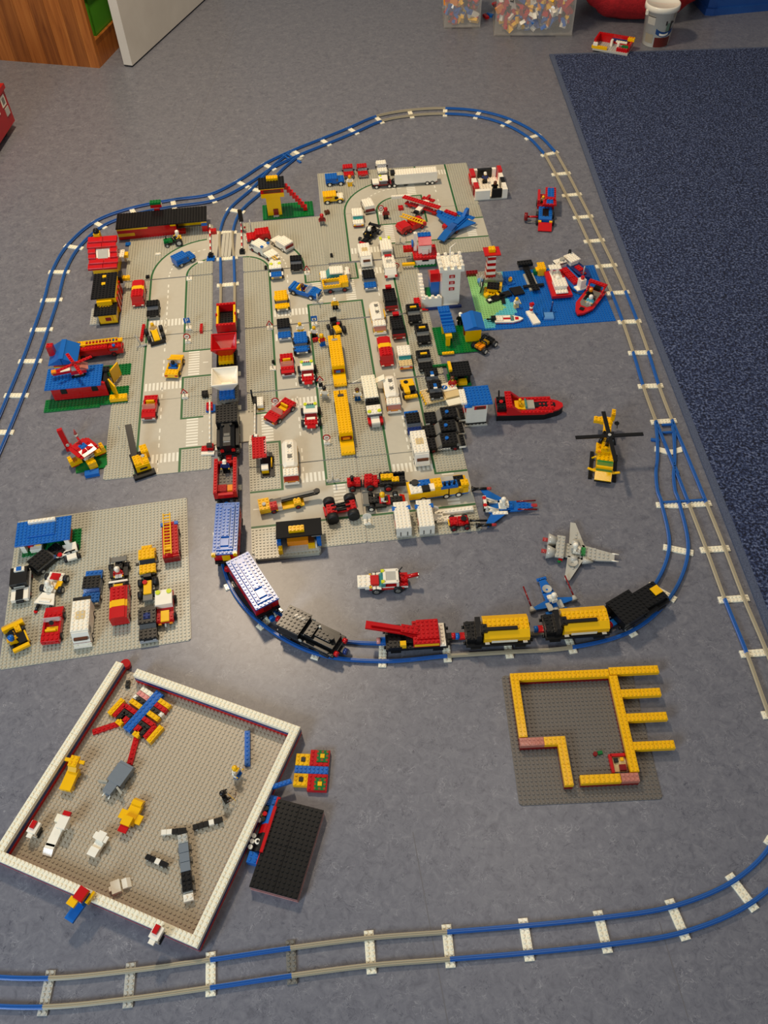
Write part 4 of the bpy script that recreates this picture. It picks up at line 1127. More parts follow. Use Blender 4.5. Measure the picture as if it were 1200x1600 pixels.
for z, c in ((0, 'red'), (3, 'red'), (6, 'blue'), (9, 'yellow')): t.b('corner_brick', 15, -2.4, z, 2, 2, 3, c, 0)
t.b('back_wall', -5, 2.8, 0, 22, 2, 12, 'red', 0); t.b('end_wall', -15.5, 0, 0, 1, 5, 12, 'red', 0)
for x, w in ((-12, 8), (-5.5, 5), (1, 8), (9, 8), (14.6, 3.4)): t.b('roof_plate', x, .2, 12, w, 9.6, 1, 'black')
t.b('chimney_foot', -1.6, 5.6, 12, 2, 1.6, 3, 'red', 0); t.b('chimney_band', -1.6, 5.6, 15, 2, 1.6, 1, 'pink', 0); t.b('chimney_block', -1.6, 5.6, 16, 4, 2, 3, 'red', 0); t.b('chimney_top', -1.6, 5.6, 19, 4, 2, 2, 'green')

# red-roofed house
t = Th('toy_house', 'small yellow house with steep red roof and white skylight', 'toy building', (-796.5, 2177.4), AL-2, 0, k=1.16)
for z in (0, 3, 6): t.b('wall_course', 0, 0, z, 8, 7, 3, 'yellow', 0)
for i in range(6):
    y = -4.0+1.5*i; z = 8.4+2.35*i
    if i in (2, 3):
        for x in (-3.4, 3.4): t.b('roof_tile', x, y, z, 2.3, 2.2, 2.0, 'red', 0, rot=(12, 0, 0))
    else:
        for x in (-2.5, 2.1): t.b('roof_tile', x+(.4 if i % 2 else 0), y, z, 4.6 if x < 0 else 4.4, 2.2, 2.0, 'red', 0, rot=(12, 0, 0))
t.b('skylight', 0, -.4, 13.2, 4.3, 3.9, 1.4, 'white', 0, rot=(32, 0, 0)); t.b('pane', 0, -.75, 14.6, 3.2, 2.8, .5, 'lgrey', 0, rot=(32, 0, 0))
for sx in (-1, 1): t.sl('gable', sx*3.7, .2, 9, .5, 6.8, 10, 'yellow' if sx < 0 else 'red', turn=180, lip=.1, top=.4, st=0)
t.b('chimney', -1.6, 5.2, 0, 2, 2, 25, 'yellow', 0); t.add('chimney_pot', lathe_mesh('pot', [(.9, 0), (1.0, .6), (.7, 1.2), (0, 1.5)], 'black'), (-1.6, 5.2, 25))
t.b('balcony', 4.9, 2, 9, 2, 4, 1, 'white'); t.b('balcony_post', 5.4, 3.4, 0, .8, .8, 9, 'white', 0); t.b('balcony_box', 6.2, 2.6, 6, 1.4, 2, 2.6, 'yellow', 0)
m_ = Th('motorcycle', 'little black motorcycle beside the red-roofed house', 'motorcycle', (-774.4, 2245.7), AL, 1.6)
for y in (-1.2, 1.2): m_.add('wheel', cyl_mesh(.7, .4, 'tyre'), (-.2, y, 1.75), (0, 90, 0))
m_.b('frame', 0, 0, 1.8, .5, 2.4, 1.2, 'black', 0); m_.b('seat', 0, -.5, 3, .7, 1.2, .6, 'black', 0); m_.b('handlebar', 0, .9, 3.2, 1.8, .3, .4, 'black', 0)
loose('small blue brick on the grey plate in front of the station', (-755.4, 2295.8), AL, 2, 2, 1, 'blue')

# black-roofed shop
t = Th('toy_shop', 'yellow and red shop with two black studded roofs', 'toy building', (-755.3, 1995.2), AL+.5, 0, k=1.12)
t.b('ground_plate', -4.6, -4.6, 0, 3, 8, 1, 'lgrey')
for z in (0, 3, 6, 9, 12): t.b('wall_course', 0, 2, z, 6, 11, 3, 'yellow' if z not in (6,) else 'dred', 0)
t.b('upper_roof', -.8, 2.6, 15, 7.4, 13, 1, 'black')
for y in (3.2, 7): t.b('roof_tile', -1, y, 16, 1.2, 1.2, .8, 'yellow', 0)
t.b('upper_front', -.6, -4.1, 9, 4.6, 1.4, 5, 'yellow', 0); t.b('ledge', -.8, -4.5, 8.4, 3.6, 1.8, 1.4, 'yellow')
for z in (0, 3, 6): t.b('front_course', 0, -6.2, z, 5.4, 5, 3, 'yellow', 0)
t.b('lower_roof', -.4, -6.2, 9, 7, 6, 1, 'black'); t.b('window_frame', .2, -8.8, 3.2, 2.6, .4, 4.2, 'yellow', 0); t.b('window', .2, -8.95, 3.8, 1.7, .4, 3.0, 'dred', 0); t.b('plinth', 0, -6.4, 0, 5.8, 5.6, .8, 'black', 0)
for y in (-2.5, 0.5, 3.5, 6.5): t.b('side_panel', 3.1, y, 1, .4, 1.6, 11, 'red', 0)
t.b('side_sign', 3.6, 8.4, 9, 1.2, 3.4, 6, 'black', 0); t.b('sign_arm', 5.2, 8.6, 9, 2.4, 1.6, 2.4, 'yellow')

# fire house, its annex and the fire engine
t = Th('toy_fire_house', 'red fire house with flat blue studded roof and yellow garage doors', 'toy building', (-755.2, 1640.0), AL, 0, k=1.1)
for x in (-4, 8): t.b('ground_plate', x, -4.2 if x < 0 else -2.4, 0, 16 if x < 0 else 8, 5 if x < 0 else 7, 1, 'green')
t.b('ground_plate', 3, 8.5, 0, 18, 5, 1, 'green')
t.b('plinth', -1.2, .6, 1, 15.4, 6.4, 1, 'black', 0)
for z in (2, 5, 8, 11):
    for x in (-5.2, 2.6): t.b('wall_brick', x, -2.2, z, 7.8, 1, 3, 'red', 0)
    t.b('rear_wall', -1.3, 3.4, z, 15.4, 1, 3, 'red', 0); t.b('end_wall', -8.6, .6, z, 1, 6.4, 3, 'red', 0)
for x in (-5.6, 3.2):
    w_ = t.b('window', x, -2.75, 7.6, 1.7, .25, 3.2, 'black', 0); t.add('window_arch', cyl_mesh(.85, .2, 'black'), (x, -2.65, 10.6), (90, 0, 0), par=w_)
for x in (-6.4, 1.6): t.b('roof_plate', x, .8, 14, 8, 9, 1, 'blue')
t.b('roof_post', 6.6, 2.8, 14, 2, 2, 1.6, 'black'); t.b('door_frame', 6.4, .4, 2, 1, 5, 12, 'black', 0)
for y, rz in ((4.2, 62), (-2.6, -58)):
    t.b('garage_door', 8.4, y, 2, 4.2, .5, 11.6, 'yellow', 0, rot=(0, 0, rz))
t.b('door_stop', 9.6, -4.8, 1.8, 5, 2, 3, 'yellow')
t = Th('toy_house', 'fire house annex with blue ridged roof and red chimney', 'toy building', (-825.4, 1745.6), AL-1, 0, k=1.04)
for z in (0, 3, 6, 9): t.b('wall_course', 0, 0, z, 6.4, 8, 3, 'yellow' if z < 9 else 'red', 0)
t.sl('roof_slope', -2.2, 0, 12, 9.4, 4.6, 6, 'blue', turn=90, lip=.5, top=.6, st=0); t.sl('roof_slope', 2.2, 0, 12, 9.4, 4.6, 6, 'blue', turn=-90, lip=.5, top=.6, st=0)
t.b('ridge', 0, 0, 17.6, 1.6, 9.4, .8, 'blue', 0)
t.b('chimney', -3.4, 0, 14, 2, 2, 9, 'red'); t.b('side_panel', 3.5, 0, 3, .5, 7, 7, 'orange', 0)
t = Th('fire_engine', 'long red fire engine with yellow ladder parked beside the fire house', 'fire engine', (-744.9, 1788.3), AL-88, 4.8, k=1.04)
t.wheels(1.8, (4.2, -3.4, -5.6), .8, .7, 'dred'); t.b('chassis', 0, 0, 1, 2.6, 14, 1, 'black', 0); t.b('lower_body', 0, 0, 2, 4, 14.6, 2.4, 'red', 0)
t.b('body', 0, -2.2, 4.4, 4, 10, 4.4, 'red', 0); t.b('body_top', 0, -2.2, 8.8, 3.4, 10, .7, 'red'); t.b('cab', 0, 5, 4.4, 4, 4.2, 3.4, 'red', 0); t.b('cab_roof', 0, 5, 7.8, 4, 4, 1, 'red')
for sx in (-1, 1): t.b('cab_window', sx*1.97, 4.6, 5.4, .15, 2.6, 2, 't_grey', 0); t.cy('beacon', sx*1.4, 4.8, 8.8, .5, 1.4, 'blue')
for sx in (-1, 1): t.b('ladder_rail', sx*.9 - .6, -.4, 10.4, .3, 13, .9, 'yellow', 0)
for i in range(12): t.b('rung', -.6, -6.2+i*1.05, 10.5, 1.6, .3, .6, 'yellow', 0)
t.b('ladder_mount', -.6, -5, 9.4, 2, 1.6, 1, 'yellow'); t.b('ladder_end', -.6, 6.9, 9.9, 1.6, 1.6, .9, 'yellow')
t = Th('bush', 'green plant with pale blooms behind the fire engine', 'plant', (-799.7, 1777.6), 0, 4.8)
for a in range(3): t.b('leaf', 0, 0, a*2.2, 2.2, .5, 2.6, 'green', 0, rot=(20, 0, 60*a))
for a, (x, y) in enumerate(((-.4, .4), (.3, -.5))): t.cy('bloom', x, y, 7, .4, 1, 'cream')
t = Th('helicopter', 'small red helicopter with cross rotor on the blue roof', 'helicopter', (-767.3, 1657.3), -76.5, 53.4, k=1.1)
t.b('skid', -1.4, 0, 0, .8, 4, .8, 'black', 0); t.b('skid', 1.4, 0, 0, .8, 4, .8, 'black', 0); t.b('belly', 0, .2, .8, 2.4, 2.6, 1.6, 'lgrey', 0); t.b('cabin', 0, .4, 2.4, 3, 4.4, 2.4, 'red', 0)
t.sl('canopy', 0, 2.2, 4.8, 2.8, 2.2, 2.6, 't_pink', lip=.4, top=.6, st=0); t.b('engine_block', 0, -.4, 4.8, 2, 2, 2.4, 'lgrey', 0)
t.b('tail_boom', 0, -4, 3, 1.4, 5.6, 2, 'red', 0); t.b('tail_tip', 0, -6.4, 4, 1.4, 1.4, 2.2, 'orange', 0); t.b('tail_strip', 0, -3.2, 5, 1.3, 2.8, .5, 'cream', 0)
t.cy('mast', 0, -.2, 7.2, .3, 1.6, 'black')
for a in (20, 110):
    for s_ in (-1, 1): t.b('rotor_blade', s_*2.9*math.cos(R(a)), -.2+s_*2.9*math.sin(R(a)), 8.8, 5, 1, .6, 'red', 1, rot=(0, 0, a))
t.b('rotor_hub', 0, -.2, 9.2, 1.2, 1.2, .8, 'dred', 0)

# carousel-like model
t = Th('carousel', 'small carousel with red canopy, blue top tile and yellow seats', 'toy carousel', (-709.7, 1405.4), 12, 0, k=1.05)
t.pr('ground_plate', [(-3.6, -4.6), (4.4, -4.6), (5.2, -3.6), (5.2, 4), (-3.6, 4)], 0, 1, 'green'); t.b('step', 1, -6.2, 0, 4, 2, 3, 'blue', 0)
t.b('hub', 0, 0, 1, 2, 2, 9, 'black', 0)
for z, c in ((3, 'white'), (5.4, 'white')): t.b('hub_band', 0, 0, z, 3, 3, 1, c, 0, rot=(0, 0, 40))
for a in (20, 110, 200, 290):
    x, y = 3.6*math.cos(R(a)), 3.6*math.sin(R(a)); s_ = t.b('seat', x, y, 2.6, 3.4, 2.4, 2.6, 'yellow', 1, rot=(0, 0, a)); t.b('seat_back', 4.7*math.cos(R(a)), 4.7*math.sin(R(a)), 5, 1, 2.4, 3, 'yellow', 1, rot=(0, 0, a)); t.b('seat_base', x*1.1, y*1.1, 1.2, 2, 2, 1.6, 'red', 0, rot=(0, 0, a))
for a in range(4): t.sl('canopy_panel', 1.7*math.cos(R(90*a+35)), 1.7*math.sin(R(90*a+35)), 12, 4.4, 3.2, 2.2, 'red', turn=90*a-55, lip=.6, top=.8, st=0)
t.b('canopy_base', 0, 0, 11.2, 6, 6, 1, 'red', 0, rot=(0, 0, 35)); t.b('canopy_centre', 0, 0, 13.6, 2, 2, 1, 'blue', 1, rot=(0, 0, 35))
t.bar('torch', (-.3, .6, 14.4), (-1.2, 2.6, 19), .32, 'red'); t.cy('torch_cup', -1.2, 2.6, 18.6, .5, 1.4, 'lgrey'); t.cy('flame', -1.3, 3.0, 20, .5, 4.4, 't_red', r2=.1)
t = Th('lever_arm', 'upright red lever arm beside the carousel canopy', 'toy part', (-763.4, 1443.3), 20, 0, k=1.0)
t.b('arm_foot', 0, 0, 0, 2, 2, 3, 'red', 0); t.b('arm', -.3, .6, 3, 1.6, 1.4, 15, 'red', 0, rot=(-12, -4, 0)); t.cy('pivot', 0, -.8, 6.4, .5, .7, 'lgrey', rot=(90, 0, 0))

# crawler crane
t = Th('mobile_crane', 'yellow crane with long black jib standing on the near left baseplate', 'crane', (-578.4, 1380.0), 22.9, 1.6, k=1.08)
t.b('track_base', 0, .8, 0, 4.4, 8, 1.4, 'black', 0); t.b('track_end', 0, -4.2, 0, 6, 2, 2, 'black', 0, rot=(0, 0, 0)); t.b('body', .3, -1.2, 1.4, 4, 4, 6, 'yellow', 0); t.b('body_top', -.7, -1, 7.4, 2, 3.6, 1.2, 'yellow'); t.b('body_top', 1.5, -1.6, 7.4, 1.6, 2.4, .8, 'yellow')
t.b('maker_plate', .3, -3.25, 3.6, 2, .15, 1.6, 'print_dark', 0); t.b('cabin', 2.1, 3, 1.4, 2, 3, 5, 'yellow', 0); t.b('cabin_roof', 2.1, 3, 6.4, 2, 3, 1, 'yellow'); t.cy('winch', 1.2, -.2, 8, .5, 1, 'lgrey')
j = t.b('jib', -.4, 5.2, 8, 1.8, 13, 1.5, 'black', 0, rot=(16, 0, -8)); t.bar('hook_rod', (-2.2, 11.4, 14.8), (-2.2, 11.4, 11), .12, 'lgrey')
loose('small black brick lying at the crane\'s foot', (-582.7, 1343.5), -57.6, 1, 2, 2, 'black')

# vehicles of the left strip
t = Th('van', 'red van with a yellow stripe at the left kerb', 'van', (-678.2, 2025.7), 185, k=1.08); van(t, 'red', stripe='yellow', screen='t_red', hub='dred', L=10)
t = Th('car', 'black boxy car behind the yellow tractor driver', 'car', (-628.4, 1960.1), 186, k=1.06); sedan(t, 'black', 'black', L=7.6, bumper='dgrey', lamps='dgrey')
t = Th('tractor', 'yellow tractor with wide black tyres on the left road', 'tractor', (-610.3, 1857.4), 200, k=1.05)
t.wheels(2.3, (2.2,), 1.0, 1.2, 'tyre'); t.wheels(2.4, (-1.8,), 1.05, 1.2, 'tyre'); t.b('frame', 0, 0, 2, 2.4, 7, 1, 'black', 0); t.b('bonnet', 0, 1.4, 3, 2, 3.6, 2.4, 'yellow', 0); t.sl('bonnet_nose', 0, 3.8, 3, 2, 1.2, 2.4, 'yellow', lip=1, top=.3, st=0); t.b('bucket', 0, 4.6, .6, 5, 1, 2.6, 'black', 0)
p, z = t.w(0, -1.6, 3); fig('bareheaded figure in tan driving the yellow tractor', p, 200, z, 'tan', 'tan', None, sit=True, tilt=(0, 0))
loose('long red brick beside the yellow tractor', (-645.6, 1866.6), AL-3, 1, 8, 3, 'red')
lamp_post('thin grey post leaning beside the long red brick', (-642.8, 1815.4), AL, h=11, lean=(-12, -14))
t = Th('convertible', 'open yellow convertible with blue driver', 'car', (-538.0, 1717.1), -5.2, k=1.1); cabrio(t, 'yellow', 'blue', frame_c='yellow', hub='yellow')
p, z = t.w(0, -.5, 3); fig('figure in blue driving the yellow convertible', p, t.rot, z, 'blue', 'blue', ('hair', 'black'), sit=True, k=.9)
t = Th('convertible', 'open red convertible with yellow seat on the left road', 'car', (-580.7, 1564.6), 182, k=1.08); cabrio(t, 'red', 'yellow', glass='t_pink', hub='lgrey')
t, z = sign('blue parking sign with white letter P', (-521.8, 1884.0), 'square', h=8); t.text('letter', 'P', 0, -.37, z+.1, 2.3, 'white', (90, 0, 0))
sign('round red-rimmed sign beside the parking sign', (-517.0, 1827.0), 'disc', h=5)
loose('small red brick on the plate beside the open goods wagon', (-484.9, 1875.5), AL-2, 1, 4, 3, 'red')
sign('red warning triangle next to the yellow convertible', (-499.5, 1610.5), 'tri', h=5)
loose('black brick standing beside the cream hopper wagon', (-447.4, 1610.9), AL, 2, 2, 4, 'black')
t = Th('tractor', 'green tractor in front of the station', 'tractor', (-616.0, 2291.7), 105, k=1.0); tractor(t, 'green', 'green', hub='lgrey')
t.b('rear_frame', 0, -3, 3.6, 2.4, 1, 2.6, 'yellow', 0)
p, z = t.w(0, -2.2, 5.0); fig('white and yellow figure riding the green tractor', p, 130, z, 'white', 'black', ('helmet', 'white'), sit=True, arms='yellow')
t = Th('jeep', 'blue van turning towards the upper level crossing', 'van', (-570.7, 2193.9), -50.6, k=1.08); jeep(t, 'blue', L=7.5, hub='lgrey', r=.85, xw=1.75, zb=1.6)

# crossing barriers
def barrier(label, base, top, rot, striped=True, c='white', h0=4, extra=None):
    t = Th('crossing_barrier', label, 'barrier', base, 0, 1.6)
    v = (t.m.inverted() @ Vector((top[0]/1000, top[1]/1000, .012))); v.z = 0
    n = 9
    for i in range(n):
        a = v*(i/n); b = v*((i+1)/n)
        t.bar('pole', (a.x, a.y, h0), (b.x, b.y, h0+.01), .3, 'red' if striped and i % 2 else c)
    t.b('base', 0, 0, 0, 2, 2, 3.2, 'black' if striped else 'red', 0); t.b('pivot', 0, 0, 3.2, .9, 1.2, 1.8, 'black', 0)
    return t
t = barrier('striped red and white barrier left of the upper level crossing', (-492.1, 2214.3), (-509.5, 2367.6), 0); t.b('base_plate', 0, -1, 0, 3, 3, .8, 'blue')
t = barrier('striped red and white barrier right of the upper level crossing', (-398.8, 2228.1), (-412.9, 2382.5), 0)
loose('red brick on the station side of the upper crossing', (-499.0, 2338.8), AL, 3, 2, 4, 'red', z=1.6)
t = barrier('plain white barrier left of the lower level crossing', (-415.9, 1425.8), (-431.3, 1580.2), 0, False); t.b('weight', -1.6, -.6, 0, 2, 2, 2.4, 'red'); t.b('foot', -.6, -2.2, 0, 4, 1.4, 1.4, 'white', 0); t.b('counterweight', 0, -.6, 4, 1.6, 1.2, 2.4, 'black', 0)
t = Th('barrier_rest', 'red and blue brick rest under the tip of the left white barrier', 'barrier rest', (-429.1, 1563.1), AL, 1.6); t.b('rest_base', 0, 0, 0, 3, 3, 1.2, 'blue', 0); t.b('rest_top', -.2, .2, 1.2, 2, 3, 2.4, 'red')
t = barrier('plain white barrier right of the lower level crossing', (-308.6, 1448.3), (-316.8, 1581.2), 0, False); t.b('foot', -.6, -.4, 0, 2.4, 4, 1.2, 'white'); t.b('hinge', .4, 0, 4, 1, 1, 1.6, 'white', 0)
t = Th('barrier_rest', 'white and yellow hut under the tip of the right white barrier', 'barrier rest', (-302.7, 1568.4), AL, 1.6); t.b('hut_base', 0, 0, 0, 2, 4, 2, 'yellow', 0); t.b('hut_top', 0, 0, 2, 2, 4, 3, 'white'); t.b('latch', -1.6, .8, 3, 1.2, 3, 2.6, 'black', 0); t.bar('post', (-2.4, 2, 0), (-2.4, 2.4, 12), .3, 'black')
t = Th('rail_signal', 'tall black railway signal behind the upper level crossing', 'signal', (-405.3, 2341.7), 0, 0)
t.b('foot', 0, 0, 0, 2, 2, 1.2, 'dgrey', 0); t.cy('mast', 0, 0, 1.2, .25, 12, 'dgrey'); t.b('signal_head', 0, 0, 12, 1.6, .8, 12, 'black', 0); t.cy('signal_lamp', .9, -.3, 6, .4, 1, 'red', rot=(90, 0, 0))
lamp_post('slim grey lamp post behind the red hatchback', (-378.9, 2333.1), 10, h=13)
for lab, p in (('white sign foot on the plate before the station', (-655.3, 2238.1)), ('white sign foot inside the left road bend', (-521.0, 2187.8))):
    loose(lab, p, AL, 2, 1, 1, 'white', name='sign_foot', cat='sign foot')
sign('black-backed sign turned edge-on inside the left road bend', (-545.8, 2109.1), 'none', h=4)
loose('black and white bollard at the left kerb near the road bend', (-669.5, 2122.9), AL, 1.4, 1.4, 2, 'black', name='bollard', cat='bollard')

# ================================================================ middle road strip
AM = 5.3
# signal tower
t = Th('signal_tower', 'yellow signal tower with black roof and red stairs on green base', 'toy building', (-270.7, 2450.0), AM, 0, k=1.12)
t.b('ground_plate', 0, 0, 0, 18, 9, 1, 'green')
for z in (1, 4, 7, 10, 13, 16): t.b('tower_course', -4.6, -.6, z, 5, 4, 3, 'yellow', 0)
t.b('door', -4.2, -2.75, 1, 1.7, .3, 6.4, 'dred', 0); t.b('door_step', -4.2, -3.4, 1, 2, 1, .7, 'lgrey', 0)
t.b('upper_floor', -4.6, -.4, 19, 8, 5.6, 4, 'yellow', 0); t.b('window_band', -4.6, -.4, 23, 8, 5.6, 4, 'red', 0); t.b('window_glass', -4.6, -3.25, 23.6, 6, .2, 2.6, 'brown', 0); t.b('cornice', -4.6, -.4, 27, 8.4, 6, 1, 'yellow', 0)
t.b('roof', -4.6, -.2, 28, 9, 7, 1, 'black'); t.b('roof_block', -4.2, 1.6, 29, 4, 2, 2.4, 'yellow')
for i in range(8): t.b('stair', .2+.85*i, .8-.25*i, 21-2.7*i, 1.4, 2, 3, 'red')
# cars near the upper crossing
t = Th('car', 'red hatchback by the upper level crossing', 'car', (-353.5, 2299.2), 100, k=1.08); sedan(t, 'red', 'red', L=8.4, glass='red', rearL=.4, hoodL=2.4)
t = Th('ambulance', 'cream van with two blue roof lights by the crossing bend', 'van', (-345.6, 2235.3), 46.0, k=1.05); van(t, 'white', L=7.6, h=4, glass='t_grey', hub='dred', base='white')
for sx in (-1, 1): t.b('roof_light', sx*1.5, -3.2, 9.9, 1, 1, .8, 'blue', 0)
t = Th('car', 'white estate car with red tail window at the road bend', 'car', (-278.8, 2254.3), 42.4, k=1.08); sedan(t, 'white', 'white', L=8.4, glass='white', rearL=.4, hoodL=2.2); t.b('tail_window', 0, -4.15, 4.2, 3.4, .2, 2.4, 'dred', 0); t.b('rear_bumper', 0, -4.3, 1.8, 4, .5, 1, 'lgrey', 0)
t = Th('trailer', 'small white trailer with yellow rails behind the blue-bonneted truck', 'trailer', (-307.1, 2195.0), 37.8, k=1.0); t.wheels(1.8, (0,), .7, .6, 'dred'); t.b('bed', 0, 0, 2, 4, 5, 1, 'white', 0); t.b('cover', 0, .6, 4.4, 4.4, 4, 1, 'white'); t.b('pillar', 0, .6, 3, 2, 2, 1.4, 'brown', 0)
for sx in (-.8, .2): t.bar('rail', (sx, -1.4, 5), (sx, -3.6, 4), .2, 'yellow')
t = Th('truck', 'white truck with yellow roof lamps and blue bonnet facing the viewer', 'truck', (-289.9, 2114.2), 186, k=1.08); jeep(t, 'white', 'white', L=7, hub='dred', r=.85, xw=1.8, hoodc='blue', lamps='yellow')
for sx in (-1, 1): t.cy('roof_lamp', sx*1.4, -1.4, 8.6, .55, .7, 'lime')
t = Th('car', 'black car beside the red warning triangle', 'car', (-232.6, 2150.8), 184, k=1.08); sedan(t, 'black', 'black', L=7.6, lamps='dgrey', bumper='dgrey', h=2.4)
fig('red-helmeted figure in red standing behind the middle road', (-159.3, 2363.9), 185, 1.6, 'dred', 'dgrey', ('helmet', 'red'), head='red', k=1.0)
loose('brown rounded stone beside the red-helmeted figure', (-145.8, 2424.3), 20, 2, 1.6, 3, 'brown', name='stone', cat='stone')
loose('small black tile lying on the plain studs', (-129.3, 2196.1), AM, 1, 1.6, 2, 'black')
loose('small black tile inside the inner kerb bend', (-323.3, 2147.2), AM, 1, 1.6, 2, 'black')
sign('red warning triangle beside the black car', (-200.2, 2116.2), 'tri', h=4.5)
# junction with the blue convertible
t = Th('ambulance', 'white ambulance van with teal windows at the junction', 'van', (-118.1, 2085.4), 95, k=1.08)
t.wheels(1.8, (2.8, -2.8), .8, .7, 'white'); t.b('chassis', 0, 0, 1, 2.6, 9, 1, 'black', 0); t.b('body', 0, 0, 2, 4, 9.6, 2, 'white', 0); t.b('bonnet', 0, 3.8, 4, 4, 2, 1.4, 'white'); t.sl('windscreen', 0, 2.1, 4, 3.8, 1.8, 4, 't_teal', lip=.6, top=.4, st=0); t.b('cabin', 0, -.6, 4, 3.7, 3.8, 4, 't_teal', 0); t.b('roof', 0, -.6, 8, 4, 4.6, 1, 'white'); t.b('seat', 0, -.6, 4, 2.6, 2, 1.4, 'red', 0); t.b('rear_panel', 0, -4.3, 4, 4, 1.2, 3.4, 'white'); t.b('tail_lamp', 1.7, -5, 3, .7, .4, 2, 'red', 0); t.b('headlamp', 1.5, 4.9, 3, .8, .3, 1, 'yellow', 0); t.b('headlamp', -1.5, 4.9, 3, .8, .3, 1, 'yellow', 0)
t = Th('truck', 'yellow truck with open railed bed at the junction', 'truck', (-112.4, 2036.4), -82, k=1.08)
t.wheels(1.75, (2.4, -2.4), .85, .8, 'dred'); t.b('chassis', 0, 0, 1.2, 2.8, 9, 1, 'black', 0); t.b('body', 0, 0, 2.2, 4, 9.4, 2, 'bgrey', 0); t.b('bed', 0, -1.6, 4.2, 4, 6, .8, 'bgrey', 0)
for sx in (-1, 1): t.b('bed_rail', sx*1.75, -1.6, 5, .6, 6, 2.4, 'yellow')
t.b('bed_rail', 0, -4.4, 5, 4, .6, 2.4, 'yellow'); t.b('bed_rail', 0, 1.2, 5, 4, .6, 2.4, 'yellow'); t.b('cab', 0, 2.7, 4.2, 3.6, 2.2, 4.2, 'yellow', 0); t.b('cab_roof', 0, 2.6, 8.4, 4, 2.6, 1, 'yellow')
t = Th('convertible', 'open blue convertible with yellow interior crossing the junction', 'car', (-202.1, 2019.3), -116.9, k=1.12); cabrio(t, 'blue', 'yellow', hub='white', L=10, frame_c=None); t.b('rear_fin', 0, -4.6, 5, 4, 1, .8, 'blue', 0)
p, z = t.w(0, -.8, 3); fig('figure driving the blue convertible', p, t.rot, z, 'navy', 'dred', ('hair', 'brown'), sit=True, k=.85)
t = Th('jeep', 'yellow jeep facing the viewer on the middle road', 'car', (-266.4, 1967.9), 187, k=1.1); jeep(t, 'yellow', L=7.4, hub='dgrey', r=.85, xw=1.8)
t = Th('pickup', 'blue-bonneted pickup with black roof behind the yellow jeep', 'car', (-255.0, 1849.8), 186, k=1.08); pickup(t, 'blue', 'black', 'blue', base='bgrey', L=8.4, tray=.8)
t = Th('truck', 'blue truck on oversized black wheels', 'truck', (-205.3, 1783.6), 186, k=1.08); jeep(t, 'blue', 'blue', L=7.6, hub='tyre', r=1.05, xw=2.2, zb=2.2)
fig('bareheaded figure in white on the pedestrian crossing', (-210.4, 1847.2), 190, 1.6, 'white', 'yellow', None)
fig('yellow-headed figure in white with red suitcase at the kerb', (-171.3, 1828.9), 170, 1.6, 'white', 'black', None)
loose('red suitcase beside the kerb figure', (-168.8, 1810.6), 20, 2, 1, 3, 'red', name='suitcase', cat='suitcase')
fig('fair-haired figure in red and blue near the yellow lorry', (-149.7, 1793.2), 200, 1.6, 'red', 'blue', ('hair', 'yellow'), arms='yellow')
t, z = sign('blue pedestrian crossing sign at the middle kerb', (-173.2, 1880.8), 'square', h=6)
t.b('symbol', 0, -.4, z-1.6, 1.4, .1, 2.4, 'white', 0); t.b('walker', 0, -.45, z-1.3, .4, .1, 1.8, 'black', 0)
lamp_post('white lamp post with broad foot at the junction corner', (-166.2, 1973.5), AM, h=9)
fig('white-capped figure in yellow standing on the central studs', (-116.2, 1947.3), 185, 1.6, 'yellow', 'black', ('cap', 'white'))
t = Th('tractor', 'black and yellow tractor with red lamp behind the yellow lorry', 'tractor', (-113.1, 1851.2), 200, k=1.06); t.wheels(2.1, (1.8,), 1.2, 1.0, 'tyre'); t.wheels(2.0, (-1.8,), .9, .9, 'tyre'); t.b('frame', 0, 0, 2, 2, 6.4, 1, 'black', 0); t.b('bonnet', 0, 1.4, 3, 2, 3, 2.4, 'yellow'); t.b('seat', 0, -1.4, 3, 2, 1.2, 3.6, 'black', 0); t.b('backrest', 0, -2.4, 5, 2.2, .6, 4, 'black', 0); t.cy('red_lamp', -.9, -.2, 5.4, .55, 1.4, 'red')
# yellow lorries in line
def long_lorry(label, pos, rot, L, glass_c, flap):
    t = Th('lorry', label, 'lorry', pos, rot, k=1.05, group='yellow lorries')
    t.wheels(1.8, (L/2-2.4, -L/2+2.2, -L/2+4.6), .8, .7, 'dgrey'); t.b('chassis', 0, 0, 1, 2.6, L-.4, 1, 'black', 0); t.b('sill', 0, 0, 2, 4, L, .9, 'bgrey', 0)
    for i in range(2):
        ln = (L-.8)/2; t.b('side_panel', 0, -L/2+ln*(i+.5)+.2, 2.9, 4, ln, 7.6, 'yellow', 0); t.b('roof', 0, -L/2+ln*(i+.5)+.2, 10.5, 4, ln, 1, 'yellow')
    f = t.b('front_window', 0, L/2-.5, 5.2, 3.2, .5, 2.8, 'dred', 0); t.b('driver', .2, L/2-.3, 5.4, 1.4, .3, 2.2, 'blue', 0, par=f) if glass_c else t.b('pane', 0, L/2-.3, 5.4, 2, .2, 2.2, 'orange', 0, par=f)
    t.b('front_strip', 0, L/2-.3, 3.4, 3.2, .3, .8, 'print_dark', 0); t.b('bumper', 0, L/2+.1, 2, 4, .6, 1, 'bgrey', 0); t.b('roof_sign', 0, -L/2+2.6, 11.5, 1.8, .8, .8, 'grey' if glass_c else 'print_dark', 0); t.bar('aerial', (0.2, -L/2+2.2, 11.5), (0.2, -L/2+1.4, 14), .14, 'black')
    if flap: t.sl('bonnet', 0, L/2+2.2, 1.4, 4, 4.4, 3.4, 'yellow', lip=1.4, top=2.4, st=0); t.b('bonnet_nose', 0, L/2+3.4, 2.4, 4, 1.6, .9, 'yellow'); t.wheels(1.7, (L/2+2.4,), .75, .6, 'dgrey')
